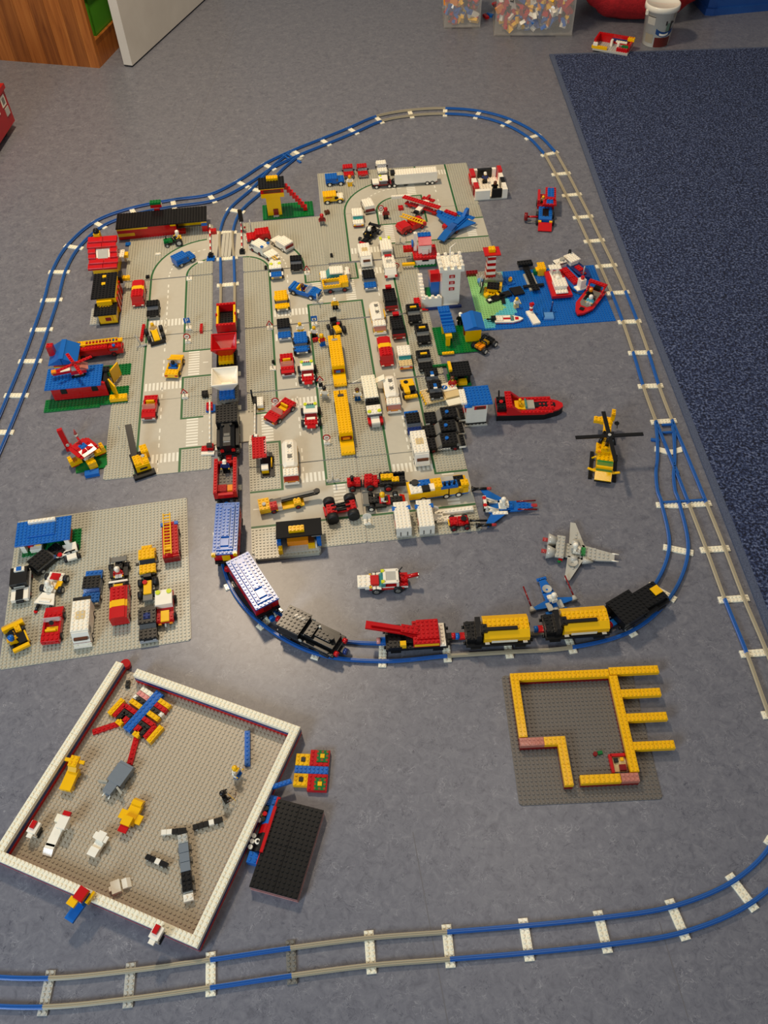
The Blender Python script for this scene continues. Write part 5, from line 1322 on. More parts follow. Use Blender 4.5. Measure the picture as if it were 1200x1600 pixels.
long_lorry('yellow lorry with blue driver window at the head of the yellow pair', (-110.0, 1723.7), 185.8, 15.4, True, True)
long_lorry('yellow lorry with orange window at the near end of the yellow pair', (-91.9, 1497.6), 185.8, 18.6, False, True)
t = Th('car', 'red coupe with tinted windscreen left of the tow truck', 'car', (-240.3, 1707.2), 186, k=1.08); cabrio(t, 'red', 'yellow', glass='t_pink', L=8.6, hub='dgrey', rearL=2.6, hoodL=2.6)
def monster(label, pos, rot, group, chev=True):
    t = Th('tow_truck', label, 'tow truck', pos, rot, k=1.1, group=group)
    t.wheels(2.3, (2.4, -2.2), 1.1, 1.0, 'tyre'); t.b('chassis', 0, 0, 1.8, 2.6, 7.6, 1, 'black', 0); t.b('body', 0, 0, 2.8, 3.6, 8, 1.8, 'white', 0); t.b('bonnet', 0, 2.6, 4.6, 3.6, 2.8, .8, 'red'); t.sl('bonnet_nose', 0, 4.3, 3, 2.4, 1, 1.8, 'red', lip=.8, top=.3, st=0)
    for sx in (-1, 1): t.b('wing', sx*1.6, 2.4, 4.4, .8, 2, .8, 'white', 0); t.cy('roof_lamp', sx*1.4, -2.6, 8.6, .5, .9, 'lime')
    t.b('grille_mark', 0, 1.8, 5.4, 2.4, .9, .6, 'white', 0); t.b('cabin', 0, -.8, 4.6, 3.6, 3, 3, 'white', 0); t.sl('windscreen', 0, .9, 4.6, 3.4, .9, 3, 'dred', lip=1, top=.3, st=0); t.b('roof', 0, -.9, 7.6, 4, 3, 1, 'white', 0); t.b('roof_window', 0, -1.7, 8.5, 2.6, 1.4, .5, 't_teal', 0); t.b('tow_frame', 0, -3.4, 4.6, 2.6, 1, 3.4, 'white', 0)
    for sx in (-.6, 0, .6): t.bar('roll_bar', (sx, -3.2, 8), (sx, -2.2, 9.6), .16, 'black' if chev else 'red')
    t.bar('hook', (0, 4.8, 3), (0, 5.4, 2.2), .25, 'lgrey')
monster('red and white tow truck beside the red coupe', (-185.7, 1670.1), 185, 'red and white tow trucks', False)
monster('red and white tow truck with black roll bars nearer the viewer', (-172.6, 1512.4), 183, 'red and white tow trucks', True)
t = Th('convertible', 'red convertible slewed across the middle road', 'car', (-250.6, 1533.9), -217.4, k=1.12); cabrio(t, 'red', 'yellow', glass='t_pink', hub='lgrey', L=9.4, lamps='orange')
sign('red warning triangle beside the first tow truck', (-151.9, 1632.8), 'tri', h=7)
t, z = sign('round no-entry sign beside the near tow truck', (-132.6, 1432.3), 'disc', h=4.5)
sign('round sign behind the slewed red convertible', (-264.6, 1570.3), 'disc', h=3.5)
sign('red warning triangle on the plate left of the middle road', (-295.9, 1871.3), 'tri', h=4.5)
sign('black-backed sign at the kerb left of the red coupe', (-279.1, 1705.7), 'none', h=4)
loose('black tile standing on the kerb sign foot', (-278.6, 1726.6), AM, 1, .6, 3, 'black')
loose('small black brick beside the first tow truck', (-151.4, 1631.1), AM, 1.4, 1.4, 3, 'black')
fig('figure in white with a black and white hat on the central studs', (-139.8, 1589.2), 180, 1.6, 'white', 'lgrey', ('cap', 'black'), arms='cream')
fig('black-haired figure in white and blue beside the white trailer', (-56.4, 1577.8), 180, 1.6, 'white', 'blue', ('hair', 'brown'))
# fuel stop
t = Th('fuel_stop', 'little fuel stop with red canopy and two pumps', 'toy building', (-281.5, 1371.0), AM, 1.6, k=1.05)
t.b('ground_plate', .8, -1.6, 0, 4, 8, .8, 'black', 0); t.b('canopy_post', -1.2, 2, .8, 1, 1, 9, 'white', 0); t.b('canopy', -.9, 2.4, 10, 4, 8, 1, 'red'); t.b('canopy_sign', .8, 2.4, 11, .7, 5.6, .5, 'pink', 0)
t.b('pump', .2, -3.2, .8, 2, 2, 3, 'yellow', 0); t.b('pump_top', .2, -3.2, 3.8, 2, 2, 1.6, 'white', 0); t.bar('hose', (2.2, 1, 4), (2.0, -2.4, 2), .22, 'yellow'); t.b('hose_reel', 2, 1.4, .8, 1, 1.6, 4.4, 'black', 0)
t = Th('tanker', 'white tanker lorry beside the fuel stop', 'tanker lorry', (-217.2, 1358.8), 184.5, k=1.1); tanker(t, L=13.5, base='orange')
lamp_post('white lamp post at the near corner of the central studs', (-116.7, 1308.0), AM, h=8)
# near junction
t = Th('mobile_crane', 'yellow mobile crane with flat black jib on the near road', 'crane', (-233.6, 1236.1), -77.9, k=1.06)
t.wheels(1.75, (4.2, -2.4), .75, .7, 'dred'); t.b('chassis', 0, 0, 1, 2.8, 11.6, 1, 'black', 0); t.b('deck', 0, 0, 2, 4, 12, 1, 'yellow', 0); t.b('rear_body', 0, -4.6, 3, 4, 3, 3.4, 'yellow'); t.cy('winch', .4, -4.6, 6.6, .5, 1.2, 'lgrey'); t.cy('drum', -1.9, -5.2, 1.6, .9, 1.2, 'lgrey', rot=(90, 0, 0)); t.b('front_cab', 1.0, 4.2, 3, 2, 2, 3, 'yellow'); t.b('mount', 0, -1.4, 3, 3, 3, 1.8, 'yellow', 0); t.b('jib', -.5, 3.6, 4.8, 1.6, 13, 1.5, 'black', 0, rot=(3, 0, 0)); t.b('jib_rail', -.5, 4.6, 6.9, .9, 9, .5, 'dgrey', 0, rot=(3, 0, 0)); t.cy('jib_end', -.5, 10.0, 6.2, .8, 1.6, 'black')
t.b('red_box', 1.4, -2.2, 4.8, 2, 2, 3.4, 'red'); t.b('cab_screen', 1.4, -.6, 3, 1.8, 1.2, 3.6, 't_clear', 0)
t = Th('buggy', 'red buggy on four fat black tyres', 'buggy', (-96.3, 1212.2), -78.9, k=1.15); t.wheels(2.6, (2.6, -2.6), 1.45, 1.5, 'tyre'); t.b('frame', 0, 0, 3, 2.2, 7.4, 1.2, 'red', 0)
for y in (2.6, -2.6): t.b('axle_block', 0, y, 4, 2.8, 2, 2, 'red'); t.b('axle', 0, y, 3, 4, .6, .8, 'dgrey', 0)
t.bar('roll_bar', (-.7, -2.4, 6), (-.7, 2.2, 7), .25, 'black'); t.bar('roll_bar', (.7, -2.4, 6), (.7, 2.2, 7), .25, 'black'); t.b('seat', 0, 0, 4.2, 1.8, 2.4, 1, 'black', 0); t.b('bull_bar', 0, -4.1, 2.6, 3, .6, 1.6, 'red', 0)
t = Th('tractor', 'red tractor with black funnel on the near road', 'tractor', (-45.2, 1289.8), -268.0, k=1.08); t.wheels(1.8, (3,), .85, .8, 'dred'); t.wheels(1.9, (-1.8,), 1.05, .9, 'dred'); t.b('frame', 0, 0, 1.8, 2.4, 8.6, 1, 'black', 0); t.b('engine', 0, 2.6, 2.8, 2.4, 3.6, 3, 'red'); t.cy('funnel', 0, 3, 5.8, .45, 4.4, 'black'); t.b('cab', 0, -2, 2.8, 3.6, 3.6, 2.4, 'red'); t.b('cab_top', 0, -1.4, 5.2, 3, 2, 2.4, 'red'); t.b('screen', 0, .2, 5, 2.6, .3, 2.4, 't_pink', 0); t.b('hitch', 0, -4.4, 3, 1, 1.6, 1, 'red')
t = Th('farm_trailer', 'black farm trailer with yellow bricks behind the red tractor', 'trailer', (21.9, 1290.5), -87.8, k=1.08); t.wheels(2.2, (-1.2,), 1.2, .9, 'red'); t.b('frame', 0, 0, 2.4, 3.4, 7, 1, 'dred', 0); t.b('bed', 0, 0, 3.4, 4, 7, 1.6, 'black')
for x, y, rz in ((-.6, -1.4, 0), (.6, .8, 0)): t.b('brick', x, y, 5, 1.6, 3.4 if y < 0 else 2, 2.4, 'yellow')
for sx in (-1, 1): t.b('side_rail', sx*1.8, 0, 5, .6, 7, 1.6, 'black')
t = Th('racing_car', 'black and red racing car with yellow-helmeted driver', 'racing car', (-0.6, 1235.4), -86.4, k=1.04); racer(t, 'red', 'black', wing='dgrey', driver=('figure with yellow helmet driving the black and red racing car', 'white', 'black', 'yellow'))
# big yellow lorry
t = Th('lorry', 'big yellow lorry loaded with blue, white and black pieces', 'lorry', (125.5, 1258.9), -82.2, k=1.12)
t.wheels(1.9, (5, 1.8, -4.2), .9, .8, 'white'); t.b('chassis', 0, 0, 1.2, 3, 15, 1, 'black', 0); t.b('sill', 0, 0, 2.2, 4.4, 15.4, 1, 'blue', 0)
for i in range(4): t.b('side_board', -0, -6.2+3.4*i if i < 3 else 4.4, 3.2, 4.4, 3.4 if i < 3 else 3.6, 5.6, 'yellow', 0)
t.b('cab', 0, 6.2, 3.2, 4.4, 2.6, 4.6, 'yellow', 0); t.b('cab_window', -2.22, 6.0, 4.8, .15, 1.6, 2, 'brown', 0); t.b('cab_nose', 0, 7.6, 3, 4.2, .6, 2, 'cream', 0)
t.b('load_plate', .4, -5.8, 8.8, 3.4, 3.2, .8, 'white'); t.b('load_block', 1.2, -3.4, 8.8, 1.8, 2, 2, 'black', 0); t.b('load_block', .9, -1.8, 8.8, 2, 1.4, 1.6, 'white', 0); t.b('load_block', -.9, -3.6, 8.8, 2, 3.4, 1.2, 'blue'); t.b('load_block', .4, -.2, 8.8, 3, 2, 3.2, 'yellow'); t.b('load_block', 1, 2.6, 8.8, 2, 4.4, 2.2, 'blue'); t.b('load_chain', -1, 2.4, 8.8, 1.6, 4, 1.2, 'lgrey', 0); t.b('load_block', 0, 5.4, 8.8, 3.2, 2.6, 1.4, 'black'); t.b('load_block', 1.2, 6.6, 8.8, 2, 2, 2.2, 'yellow')
for y in (1.4, 2.6, 3.9): t.cy('load_bottle', 1.3, y, 11, .4, 3, 'black', r2=.2)
t.add('load_tyre', cyl_mesh(.95, .5, 'tyre'), (-1.1, -5.8, 9.6)); t.cy('load_knob', -1.2, -6.8, 9.6, .4, 1.2, 'black')
# pair of white ambulances, white wall and tow tractor
for lab, p in (('white box ambulance with blue lamps at the near plate edge', (40.0, 1169.4)), ('white box ambulance next to the white step wall', (91.0, 1172.5))):
    t = Th('ambulance', lab, 'van', p, 184, k=1.05, group='white box ambulances')
    t.wheels(1.75, (2.6, -2.6), .75, .7, 'dgrey'); t.b('chassis', 0, 0, 1, 2.6, 8.6, 1, 'black', 0); t.b('body', 0, 0, 2, 4, 9, 3, 'white', 0); t.b('upper_body', 0, 0, 5, 4, 9, 5, 'white', 0); t.b('roof', 0, 0, 10, 4, 9, 1, 'white')
    for sx in (-1, 1): t.b('roof_lamp', sx*1.9, -2.4, 10.2, 1.2, 1.3, 1, 'blue', 0); t.b('door_slot', sx*.9, 4.5, 3, .3, .2, 4, 'dgrey', 0)
    t.b('side_mark', 2.02, 1, 4, .1, 2, 2, 'red', 0); t.b('bumper', 0, 4.6, 2, 4, .4, 1, 'lgrey', 0)
sign('white round sign at the near edge beside the racing car', (-38.3, 1180.5), 'round', h=6)
sign('white round sign behind the second box ambulance', (112.6, 1191.9), 'round', h=7)
t = Th('step_bricks', 'low white brick wall with steps on the near right plate', 'wall', (156.0, 1194.1), AM+1, 1.6, k=1.05); t.b('wall_brick', .6, .6, 0, 10, 1.4, 3, 'white'); t.b('step_brick', -2.9, -1.6, 0, 4, 2, 2, 'white'); t.b('step_brick', -4.4, -.6, 2, 3, 3, 1, 'white'); t.b('step_brick', 1, -1.4, 0, 3, 1, 1.4, 'white')
t = Th('tow_tractor', 'small red tow tractor with black towing arm', 'tractor', (166.5, 1164.6), -84.7, k=1.08); t.wheels(1.7, (1.8, -1.6), .8, .8, 'dred'); t.b('frame', 0, 0, 1.8, 2.4, 5.4, 1, 'black', 0); t.b('body', 0, 1, 2.8, 2.6, 2.6, 2, 'red'); t.b('seat_block', 0, -1.4, 2.8, 2.4, 2, 2.4, 'red'); t.add('steering_wheel', cyl_mesh(.8, .12, 'black'), (0, 1.2, 6.0), (0, 0, 0)); t.bar('tow_arm', (0, 2.8, 3), (.3, 7.4, 2), .3, 'black'); t.b('rear_lamp', 0, -2.7, 3, 2, .3, 1, 'yellow', 0)
# kiosk on raised grey plate
plain_plate('raised_plate', 'thick raised grey plate carrying the black-roofed kiosk', 'plate_grey', (-215, 1124), 18, 9, 4.6, z=2, th=1.0)
t = Th('kiosk', 'blue and yellow kiosk with sloping black roof on the raised plate', 'toy building', (-188.9, 1131.0), 4.6, 10, k=1.18)
t.b('floor', 0, -1, 0, 9, 5, .4, 'lgrey', 0); t.b('back_wall', 0, 2, .4, 10, 1, 7, 'blue', 0)
for x in (-4.6, 4.6): t.b('side_wall', x, -.4, .4, 1, 4, 7, 'blue', 0)
t.b('front_post', -4.4, -3, 0, 1, 1.4, 4.4, 'yellow'); t.b('counter', 0, -.8, .4, 5.6, 1.6, 4, 'orange', 0); t.b('till', 2.8, -1.6, .4, 1.6, 2.6, 3.2, 'yellow', 0); t.b('till_top', 2.8, -1.4, 3.6, 1.4, 1.6, 1.4, 'brown', 0); t.b('till_side', 3.7, -2, .4, .7, 1.6, 2.8, 'white', 0)
t.b('roof', .2, .8, 8.2, 10.6, 6.2, .8, 'black', 0, rot=(-14, 0, 0)); t.b('roof_block', -.3, 0, 9.6, 3.6, 1.6, 2.2, 'yellow'); t.b('roof_patch', 4, -1.2, 8.2, 2, 1.8, .8, 'dgrey', 0, rot=(-14, 0, 0))

# ================================================================ right road and far block
AT = 4.0
# articulated white lorry
t = Th('lorry', 'articulated lorry with long white trailer and black-red tractor unit', 'lorry', (125.2, 2582.8), 94.5, k=1.05)
t.b('trailer_floor', 0, -2, 2.6, 4, 16.6, .8, 'lgrey', 0)
t.b('trailer_body', 0, -2, 3.4, 4, 16.6, 8.6, 'white', 0); t.b('trailer_roof', 0, -2, 12, 4, 16.6, 1, 'white'); t.b('fridge_unit', 0, 6.9, 11.4, 2.6, 1.6, 2.8, 'black', 0); t.b('rear_lamp', 1.6, -10.3, 11, .6, .3, .8, 'red', 0); t.b('rear_bar', 0, -10.1, 2.4, 4, .6, 1, 'dred', 0)
for y in (-6.4, -8.4): t.wheels(1.75, (y,), .8, .7, 'white')
t.b('landing_gear', 0, 2, .4, 3, 1.4, 2.2, 'black', 0)
t.wheels(1.75, (6.4, 8.4, 13.4), .8, .7, 'white'); t.b('tractor_chassis', 0, 10.2, 1.8, 3, 9.4, 1, 'black', 0); t.b('tractor_deck', 0, 11, 2.8, 3.6, 7, 1.4, 'dred', 0); t.b('bonnet', 0, 13.6, 4.2, 3.4, 2.6, 1.6, 'white', 0); t.b('grille', 0, 15.0, 2, 3.6, .5, 3, 'black', 0); t.b('cabin', 0, 10.6, 4.2, 3.6, 2.8, 3.4, 't_grey', 0); t.b('cab_roof', 0, 10.6, 7.6, 4, 3.4, 1, 'white', 0)
for sx in (-1, 1): t.cy('roof_lamp', sx*1.3, 11.6, 8.6, .5, .6, 'lime'); t.cy('exhaust', sx*1.6, 8.4, 4, .2, 8, 'black')
for lab, p, c in (('red car parked leftmost of the back row', (-78.0, 2653.2), 'red'), ('red car parked beside the white car in the back row', (-31.1, 2654.0), 'red'), ('white car parked behind the articulated lorry', (33.2, 2669.7), 'white')):
    t = Th('car', lab, 'car', p, 186, k=1.02); sedan(t, c, c, L=7.4, h=3, lamps='dgrey' if c == 'red' else 'cream', bumper='dgrey')
    for sx in (-1, 1): t.b('mirror', sx*2.3, .6, 5, .7, .6, 1, 'black', 0)
t = Th('jeep', 'blue jeep on the far left corner plate', 'car', (-122.4, 2600.4), -84, k=1.04); jeep(t, 'blue', L=7.4, hub='white', r=.95, xw=1.9)
t = Th('van', 'yellow rescue van with black windows below the blue jeep', 'van', (-126.7, 2495.9), -84, k=1.04); jeep(t, 'yellow', L=7.8, hub='cream', r=.95, xw=1.9, hoodc='cream')
t.b('side_door', -1.95, -1.5, 4.8, .15, 2.6, 2.4, 'orange', 0); t.b('side_window', 1.95, 1.2, 4.6, .2, 1.4, 2.6, 'black', 0); t.b('side_window', -1.95, 1.2, 4.6, .2, 1.4, 2.6, 'black', 0); t.b('red_badge', 1.95, -1.6, 6.6, .15, 2.4, .9, 'red', 0)
fig('fair figure in white and yellow beside the parked red car', (-72.5, 2583.0), 185, 1.6, 'white', 'yellow', ('hair', 'orange'), k=.98)
t = Th('car', 'white and teal car facing the viewer on the far bend', 'car', (-48.6, 2374.8), 184, k=1.04); sedan(t, 'white', 'white', glass='t_teal', L=8.4, lamps='yellow', bumper='dred', rearL=.3)
t = Th('van', 'white van with red tail lamps on the far bend', 'van', (-16.6, 2440.8), 15, k=1.0); van(t, 'white', L=7, h=4, base='brown'); t.b('tail_panel', 0, -3.55, 3.2, 3.6, .2, 2.4, 'dred', 0); t.b('rear_bumper', 0, -3.6, 1.6, 4, .5, 1, 'lgrey', 0)
fig('red-helmeted fire figure inside the far bend', (39.4, 2386.5), 185, 1.6, 'dred', 'black', ('helmet', 'red'), head='red')
sign('round red sign beside the fire figure', (25.1, 2412.8), 'disc', h=6, k=.95)
loose('white barrier plank beside the trailer', (92.3, 2498.9), AT, 8, 1, 3, 'white')
loose('small red cube brick inside the far bend', (87.7, 2434.5), AT, 2, 2, 3, 'red')
# biplane
t = Th('biplane', 'red biplane with long wings inside the far block', 'toy aeroplane', (156.1, 2425.6), -212.6, 1.6, k=1.1)
t.b('fuselage', 0, 0, 3, 2, 8, 2, 'white', 0); t.b('upper_wing', .2, .4, 8, 15, 2, .8, 'red'); t.b('lower_wing', .2, .4, 3, 13, 2, .8, 'red')
for x in (-5, 5): t.bar('strut', (x, .4, 3.6), (x, .4, 8), .22, 'white'); t.b('wing_float', x, -.2, 0, 1.4, 2, 2.6, 'red', 0)
t.b('tail_plane', 0, -4.4, 4.4, 5, 1.6, .8, 'red'); t.b('tail_fin', 0, -4.6, 5.2, .8, 1.6, 3, 'red', 0); t.b('engine', 0, 4.4, 3, 1.8, 1.4, 2, 'black', 0); t.b('propeller', 0, 5.3, 3.6, 3.4, .3, .6, 'black', 0); t.wheels(1.2, (2,), .6, .5, 'red'); t.b('pilot_seat', 0, -1, 5, 1.2, 1.4, 1.6, 'navy', 0)
t = Th('fire_engine', 'red fire engine with yellow ladder in the far block', 'fire engine', (114.8, 2322.5), -239.4, k=1.1)
t.wheels(1.75, (3.4, 1.4, -3.4), .75, .7, 'red'); t.b('chassis', 0, 0, 1, 2.6, 10.4, 1, 'black', 0); t.b('body', 0, -1, 2, 4, 8.6, 3, 'red', 0); t.b('body', 0, -1.6, 5, 4, 4, 2, 'red', 0); t.b('cab', 0, 3, 2, 4, 4, 5, 'red', 0); t.sl('cab_nose', 0, 4.6, 5, 4, 1.4, 3, 'red', lip=.4, top=.5, st=0); t.b('cab_roof', 0, 2.6, 7, 4, 2.6, 1, 'red', 0)
lx, ly = math.cos(R(26)), math.sin(R(26))
for sx in (-1, 1): t.b('ladder_rail', .2-sx*.9*ly, -.8+sx*.9*lx, 9, 9.4, .35, .9, 'yellow', 0, rot=(0, 0, 26))
for i in range(9): t.b('rung', .2+(i-4)*lx, -.8+(i-4)*ly, 9.1, .35, 1.6, .6, 'yellow', 0, rot=(0, 0, 26))
t.b('ladder_mount', 0, -3, 7, 2, 2, 2, 'red', 0); t.cy('beacon', 1.2, -4.4, 5, .4, 1, 'blue')
# blue aeroplane
t = Th('aeroplane', 'blue delta-winged aeroplane with red wing pods', 'toy aeroplane', (249.6, 2305.2), -217.1, 1.6, k=1.3)
t.wheels(1.0, (1, -2.6), .7, .6, 'dred'); t.b('fuselage', 0, -1, 2.6, 2.4, 9, 2.6, 'blue', 0); t.sl('nose', 0, 5.6, 2.6, 2.4, 4.4, 3, 'blue', lip=.6, top=.6, st=0); t.sl('canopy', 0, 2.2, 5.2, 2, 3.4, 1.8, 't_blue', lip=.3, top=1, st=0); t.b('spine', 0, -2.6, 5.2, 1.6, 5, 1.2, 'blue', 0)
t.pr('wing', [(1, 1.6), (1.2, -4.6), (8.4, -4.4), (7.6, -1.6)], 3.4, .9, 'blue', [(2+i, -3.6) for i in range(6)] + [(2+i, -2.4) for i in range(5)]); t.pr('wing', [(-1, 2.6), (-4.2, -4.8), (-1.2, -4.6)], 3.4, .9, 'blue')
t.sl('tail_fin', 0, -5.2, 4.4, 1, 3.4, 5.6, 'blue', turn=0, lip=.6, top=1, st=0); t.b('tail_plane', 0, -5.6, 5, 6, 1.4, .8, 'blue'); t.b('wing_pod', 4.4, -4.6, 4.2, 4.2, 1.2, 1.6, 'red'); t.b('wing_pod', 2.8, .4, 1.4, 1.6, 2.4, 2.4, 'red', 0); t.b('wing_tip', 7.6, -3.2, 4.2, 1.6, 1, 1.4, 'blue')
t = Th('racing_car', 'black racing car with white-helmeted driver on the far junction', 'racing car', (-14.3, 2287.4), -207.6, k=1.0); racer(t, 'black', 'black', driver=('figure with white helmet driving the black racing car', 'black', 'black', 'white')); t.b('nose_tag', 0, 5.6, 2.4, 2.6, 1, .6, 'red', 0)
t = Th('caravan', 'cream camper van behind the far racing car', 'van', (-28.6, 2169.0), 187, k=1.08); van(t, 'white', L=9, h=5, hatch='tan', screen='white', front='white'); t.b('front_window', 0, 4.2, 6.2, 2.4, .6, 1.6, 'brown', 0)
t = Th('pickup', 'blue pickup with black roof behind the cream camper van', 'car', (-18.3, 2056.2), 186, k=1.08); pickup(t, 'blue', 'black', 'blue', base='bgrey', L=8.4, tray=.6)
t = Th('ambulance', 'white truck with yellow-green lamps beside the cream camper van', 'van', (33.5, 2210.5), 6, k=1.06); van(t, 'white', L=8.4, h=4.4, screen='t_teal', hub='dred')
for sx in (-1, 1): t.b('roof_lamp', sx*1.5, 2.2, 10.0, .9, 1.4, .7, 'lime', 0)
t.b('rear_window', 0, -4.2, 4.6, 3, .3, 2.6, 'dgrey', 0)
t = Th('van', 'white van with red corner lamps and red roof bar', 'van', (41.7, 2108.1), 186, k=1.08); van(t, 'white', L=8.4, h=4.4, hatch='lgrey', screen='white', front='white'); t.b('roof_bar', 0, -3.6, 10, 2.4, 1, .8, 'red', 0)
for sx in (-1, 1): t.b('corner_lamp', sx*1.7, 4.2, 2.6, .9, .8, 1.8, 'red', 0)
t, z = sign('round stop sign with white board beside the red-lamped van', (61.2, 2106.8), 'disc', h=6); t.b('board', -1.2, .4, 4, 2.2, .3, 7, 'white', 0)
lamp_post('white signpost at the edge of the far junction', (79.1, 2247.0), AT, h=8)
# right-hand road
t = Th('tanker', 'white tanker lorry behind the red and yellow van', 'tanker lorry', (1.7, 1880.8), 186, k=1.08); tanker(t, L=12.5, base='yellow', cabglass='t_pink', stripe='red'); t.b('hose_rack', -2.3, -1.6, 3, .6, 4, 2.6, 'yellow', 0)
for lab, p in (('black van with red bonnet and red roof lamp at the far kerb', (38.6, 1956.0)), ('black van with red bonnet beside the white tanker cab', (54.7, 1835.4))):
    t = Th('van', lab, 'van', p, 186, k=1.08, group='black and red vans'); van(t, 'black', L=8, h=4, front='red', base='black', screen='black'); t.b('roof_lamp', 0, -3.9, 9.9, 2, 1.4, 1.6, 'red', 0); t.b('bonnet_band', 0, 3.9, 3.8, 4.05, .6, 2, 'dred', 0)
t = Th('van', 'red van with yellow stripe following the white tanker', 'van', (18.7, 1736.6), 186, k=1.1); van(t, 'red', stripe='yellow', screen='t_red', hub='dred', L=10)
t = Th('car', 'white and teal car on the right road', 'car', (68.7, 1715.8), 185, k=1.08); sedan(t, 'white', 'white', glass='t_teal', L=8, lamps='red', bumper='orange', rearL=.3, hoodc='tan')
t = Th('lorry', 'long white lorry with roll of black tubes behind the cab', 'lorry', (-20.6, 1552.0), 186.5, k=1.1)
t.wheels(1.75, (6.6, 2, -6.2), .8, .7, 'white'); t.b('chassis', 0, 0, 1, 2.6, 17, 1, 'black', 0); t.b('trailer_body', 0, -4, 2.2, 4, 9.4, 7, 'white', 0); t.b('trailer_roof', 0, -4, 9.2, 4, 9.4, 1, 'cream'); t.b('open_flap', -3.4, -7.2, 8.6, 3, 2, .5, 'cream', 0, rot=(0, 25, 0)); t.bar('flap_stay', (2, -8, 9), (4.6, -7, 8.4), .15, 'cream')
for x in (-1.4, -.5, .5, 1.4): t.add('tube', cyl_mesh(.45, 1.8, 'black'), (x, .2, 8.4), (-70, 0, 0))
t.b('tube_frame', 0, 1.6, 5.4, 4, 1, 3, 'black', 0); t.b('deck', 0, 3, 2, 4, 4, 3.6, 'lgrey', 0); t.b('cab_base', 0, 6.8, 2, 4, 4, 2, 'dred', 0); t.b('bonnet', 0, 7.7, 4, 2.4, 2.6, 1.6, 'white', 0); t.b('grille', 0, 9.1, 2, 2.4, .4, 3, 'lgrey', 0)
for sx in (-1, 1): t.b('wing', sx*1.7, 7.6, 4, .9, 2.4, 1.2, 'red', 0); t.cy('roof_lamp', sx*1.4, 5.9, 9.2, .55, .7, 'lime')
t.b('cabin', 0, 5.2, 4, 3.8, 2.6, 4.2, 't_grey', 0); t.b('cab_roof', 0, 5.0, 8.2, 4, 3.4, 1, 'white')
t = Th('tanker', 'white tanker lorry alongside the long white lorry', 'tanker lorry', (30.2, 1576.3), 185, k=1.08); tanker(t, L=12.5, base='orange', cabglass='t_pink')
t = Th('loader', 'yellow loader with black bucket on the right road', 'loader', (74.2, 1599.1), 190, k=1.04); t.wheels(1.9, (2.2,), .9, .9, 'tyre'); t.wheels(1.8, (-2,), .8, .8, 'tyre'); t.b('frame', 0, 0, 1.8, 2.6, 7, 1, 'black', 0); t.b('cab', 0, -2, 2.8, 4, 3, 2.6, 'yellow', 0); t.add('emblem', cyl_mesh(.7, .1, 'black'), (.4, -2.2, 5.5)); t.b('seat', -.9, .6, 2.8, 2, 2, 2.2, 'black', 0); t.b('bonnet', .8, .8, 2.8, 1.8, 2.8, 2.6, 'yellow', 0); t.b('bucket', 0, 3.4, 2.2, 4, 1.2, 1.6, 'yellow')
t = Th('pickup', 'black pickup with blue tray on the right road', 'car', (79.5, 1474.9), 186, k=1.08); pickup(t, 'blue', 'black', 'navy', base='bgrey', L=9, tray=2)
t = Th('caravan', 'large cream camper van beside the black police cars', 'van', (90.9, 1381.7), 186, k=1.12); van(t, 'white', L=9.6, h=6, hatch='tan', screen='white', front='white'); t.b('front_window', 0, 4.5, 6.2, 3, .6, 1.6, 'brown', 0); t.b('waist_line', 0, 4.75, 3.4, 4, .2, .5, 'pink', 0)
for lab, p in (('black taxi with yellow roof sign, farthest of the three', (101.5, 1898.3)), ('black taxi with yellow roof sign, middle of the three', (121.3, 1810.0)), ('black taxi with yellow roof sign, nearest of the three', (119.5, 1704.1))):
    t = Th('taxi', lab, 'car', p, 186, k=1.1, group='black taxis'); sedan(t, 'black', 'black', L=8, glass='dgrey', bumper='black', lamps='dgrey'); t.b('taxi_sign', 0, -.8, 7.9, 2, .7, .9, 'yellow', 0)
# works truck with signs, police jeeps on it
t = Th('flatbed_truck', 'cream flatbed works truck with road sign panels and red wheels', 'truck', (150.5, 1577.4), -74.2, k=1.08)
t.wheels(1.8, (2.8, -2.8), .8, .8, 'red'); t.b('chassis', 0, 0, 1.2, 3, 10, 1, 'black', 0); t.b('deck', 0, .4, 2.2, 6, 10.6, 1, 'tan'); t.b('sill', -3, .4, 1.8, .4, 10.4, 1.4, 'cream', 0)
t.b('sign_panel', -1.6, 3.4, 3.2, 3.4, 4.6, 1, 'cream', 0); t.b('sign_panel', 1.8, 3.4, 3.2, 2.6, 4.6, 1.4, 'tan', 0); t.b('sign_panel', 5.0, 3.0, 3.2, 2.6, 4.6, 1.2, 'cream', 0)
t.add('mandatory_disc', cyl_mesh(.9, .06, 'blue'), (-1.5, 2.2, 4.3)); t.b('disc_bar', -1.5, 2.2, 4.4, 1.2, .3, .2, 'white', 0, rot=(0, 0, -40))
t.pr('warning_triangle', [(-2.3, 4.2), (-.7, 4.2), (-1.5, 5.5)], 4.25, .12, 'red'); t.pr('triangle_centre', [(-1.95, 4.4), (-1.05, 4.4), (-1.5, 5.1)], 4.4, .1, 'cream')
for i in range(5): t.bar('chain', (-2.4+i*1.2, -4.9, 3.2), (-1.7+i*1.2, -5.3, 3.0), .25, 'yellow')
for lab, p, zz in (('black police car with blue lamp, rear one on the flatbed', (135.3, 1625.0), 10.5), ('black police car with blue lamp, front one on the flatbed', (140.5, 1579.4), 10.5)):
    t = Th('police_car', lab, 'car', p, 186, z=zz, k=1.02, group='police cars on the flatbed'); sedan(t, 'black', 'black', L=6.4, glass='t_smoke', bumper='dgrey', lamps='lgrey', hoodL=1.8, rearL=.6); t.b('roof_lamp', 0, -.2, 7.9, 1, 1.6, .8, 'blue', 0); t.b('roof_strip', .1, .9, 7.9, 1.2, .6, .8, 'white', 0)
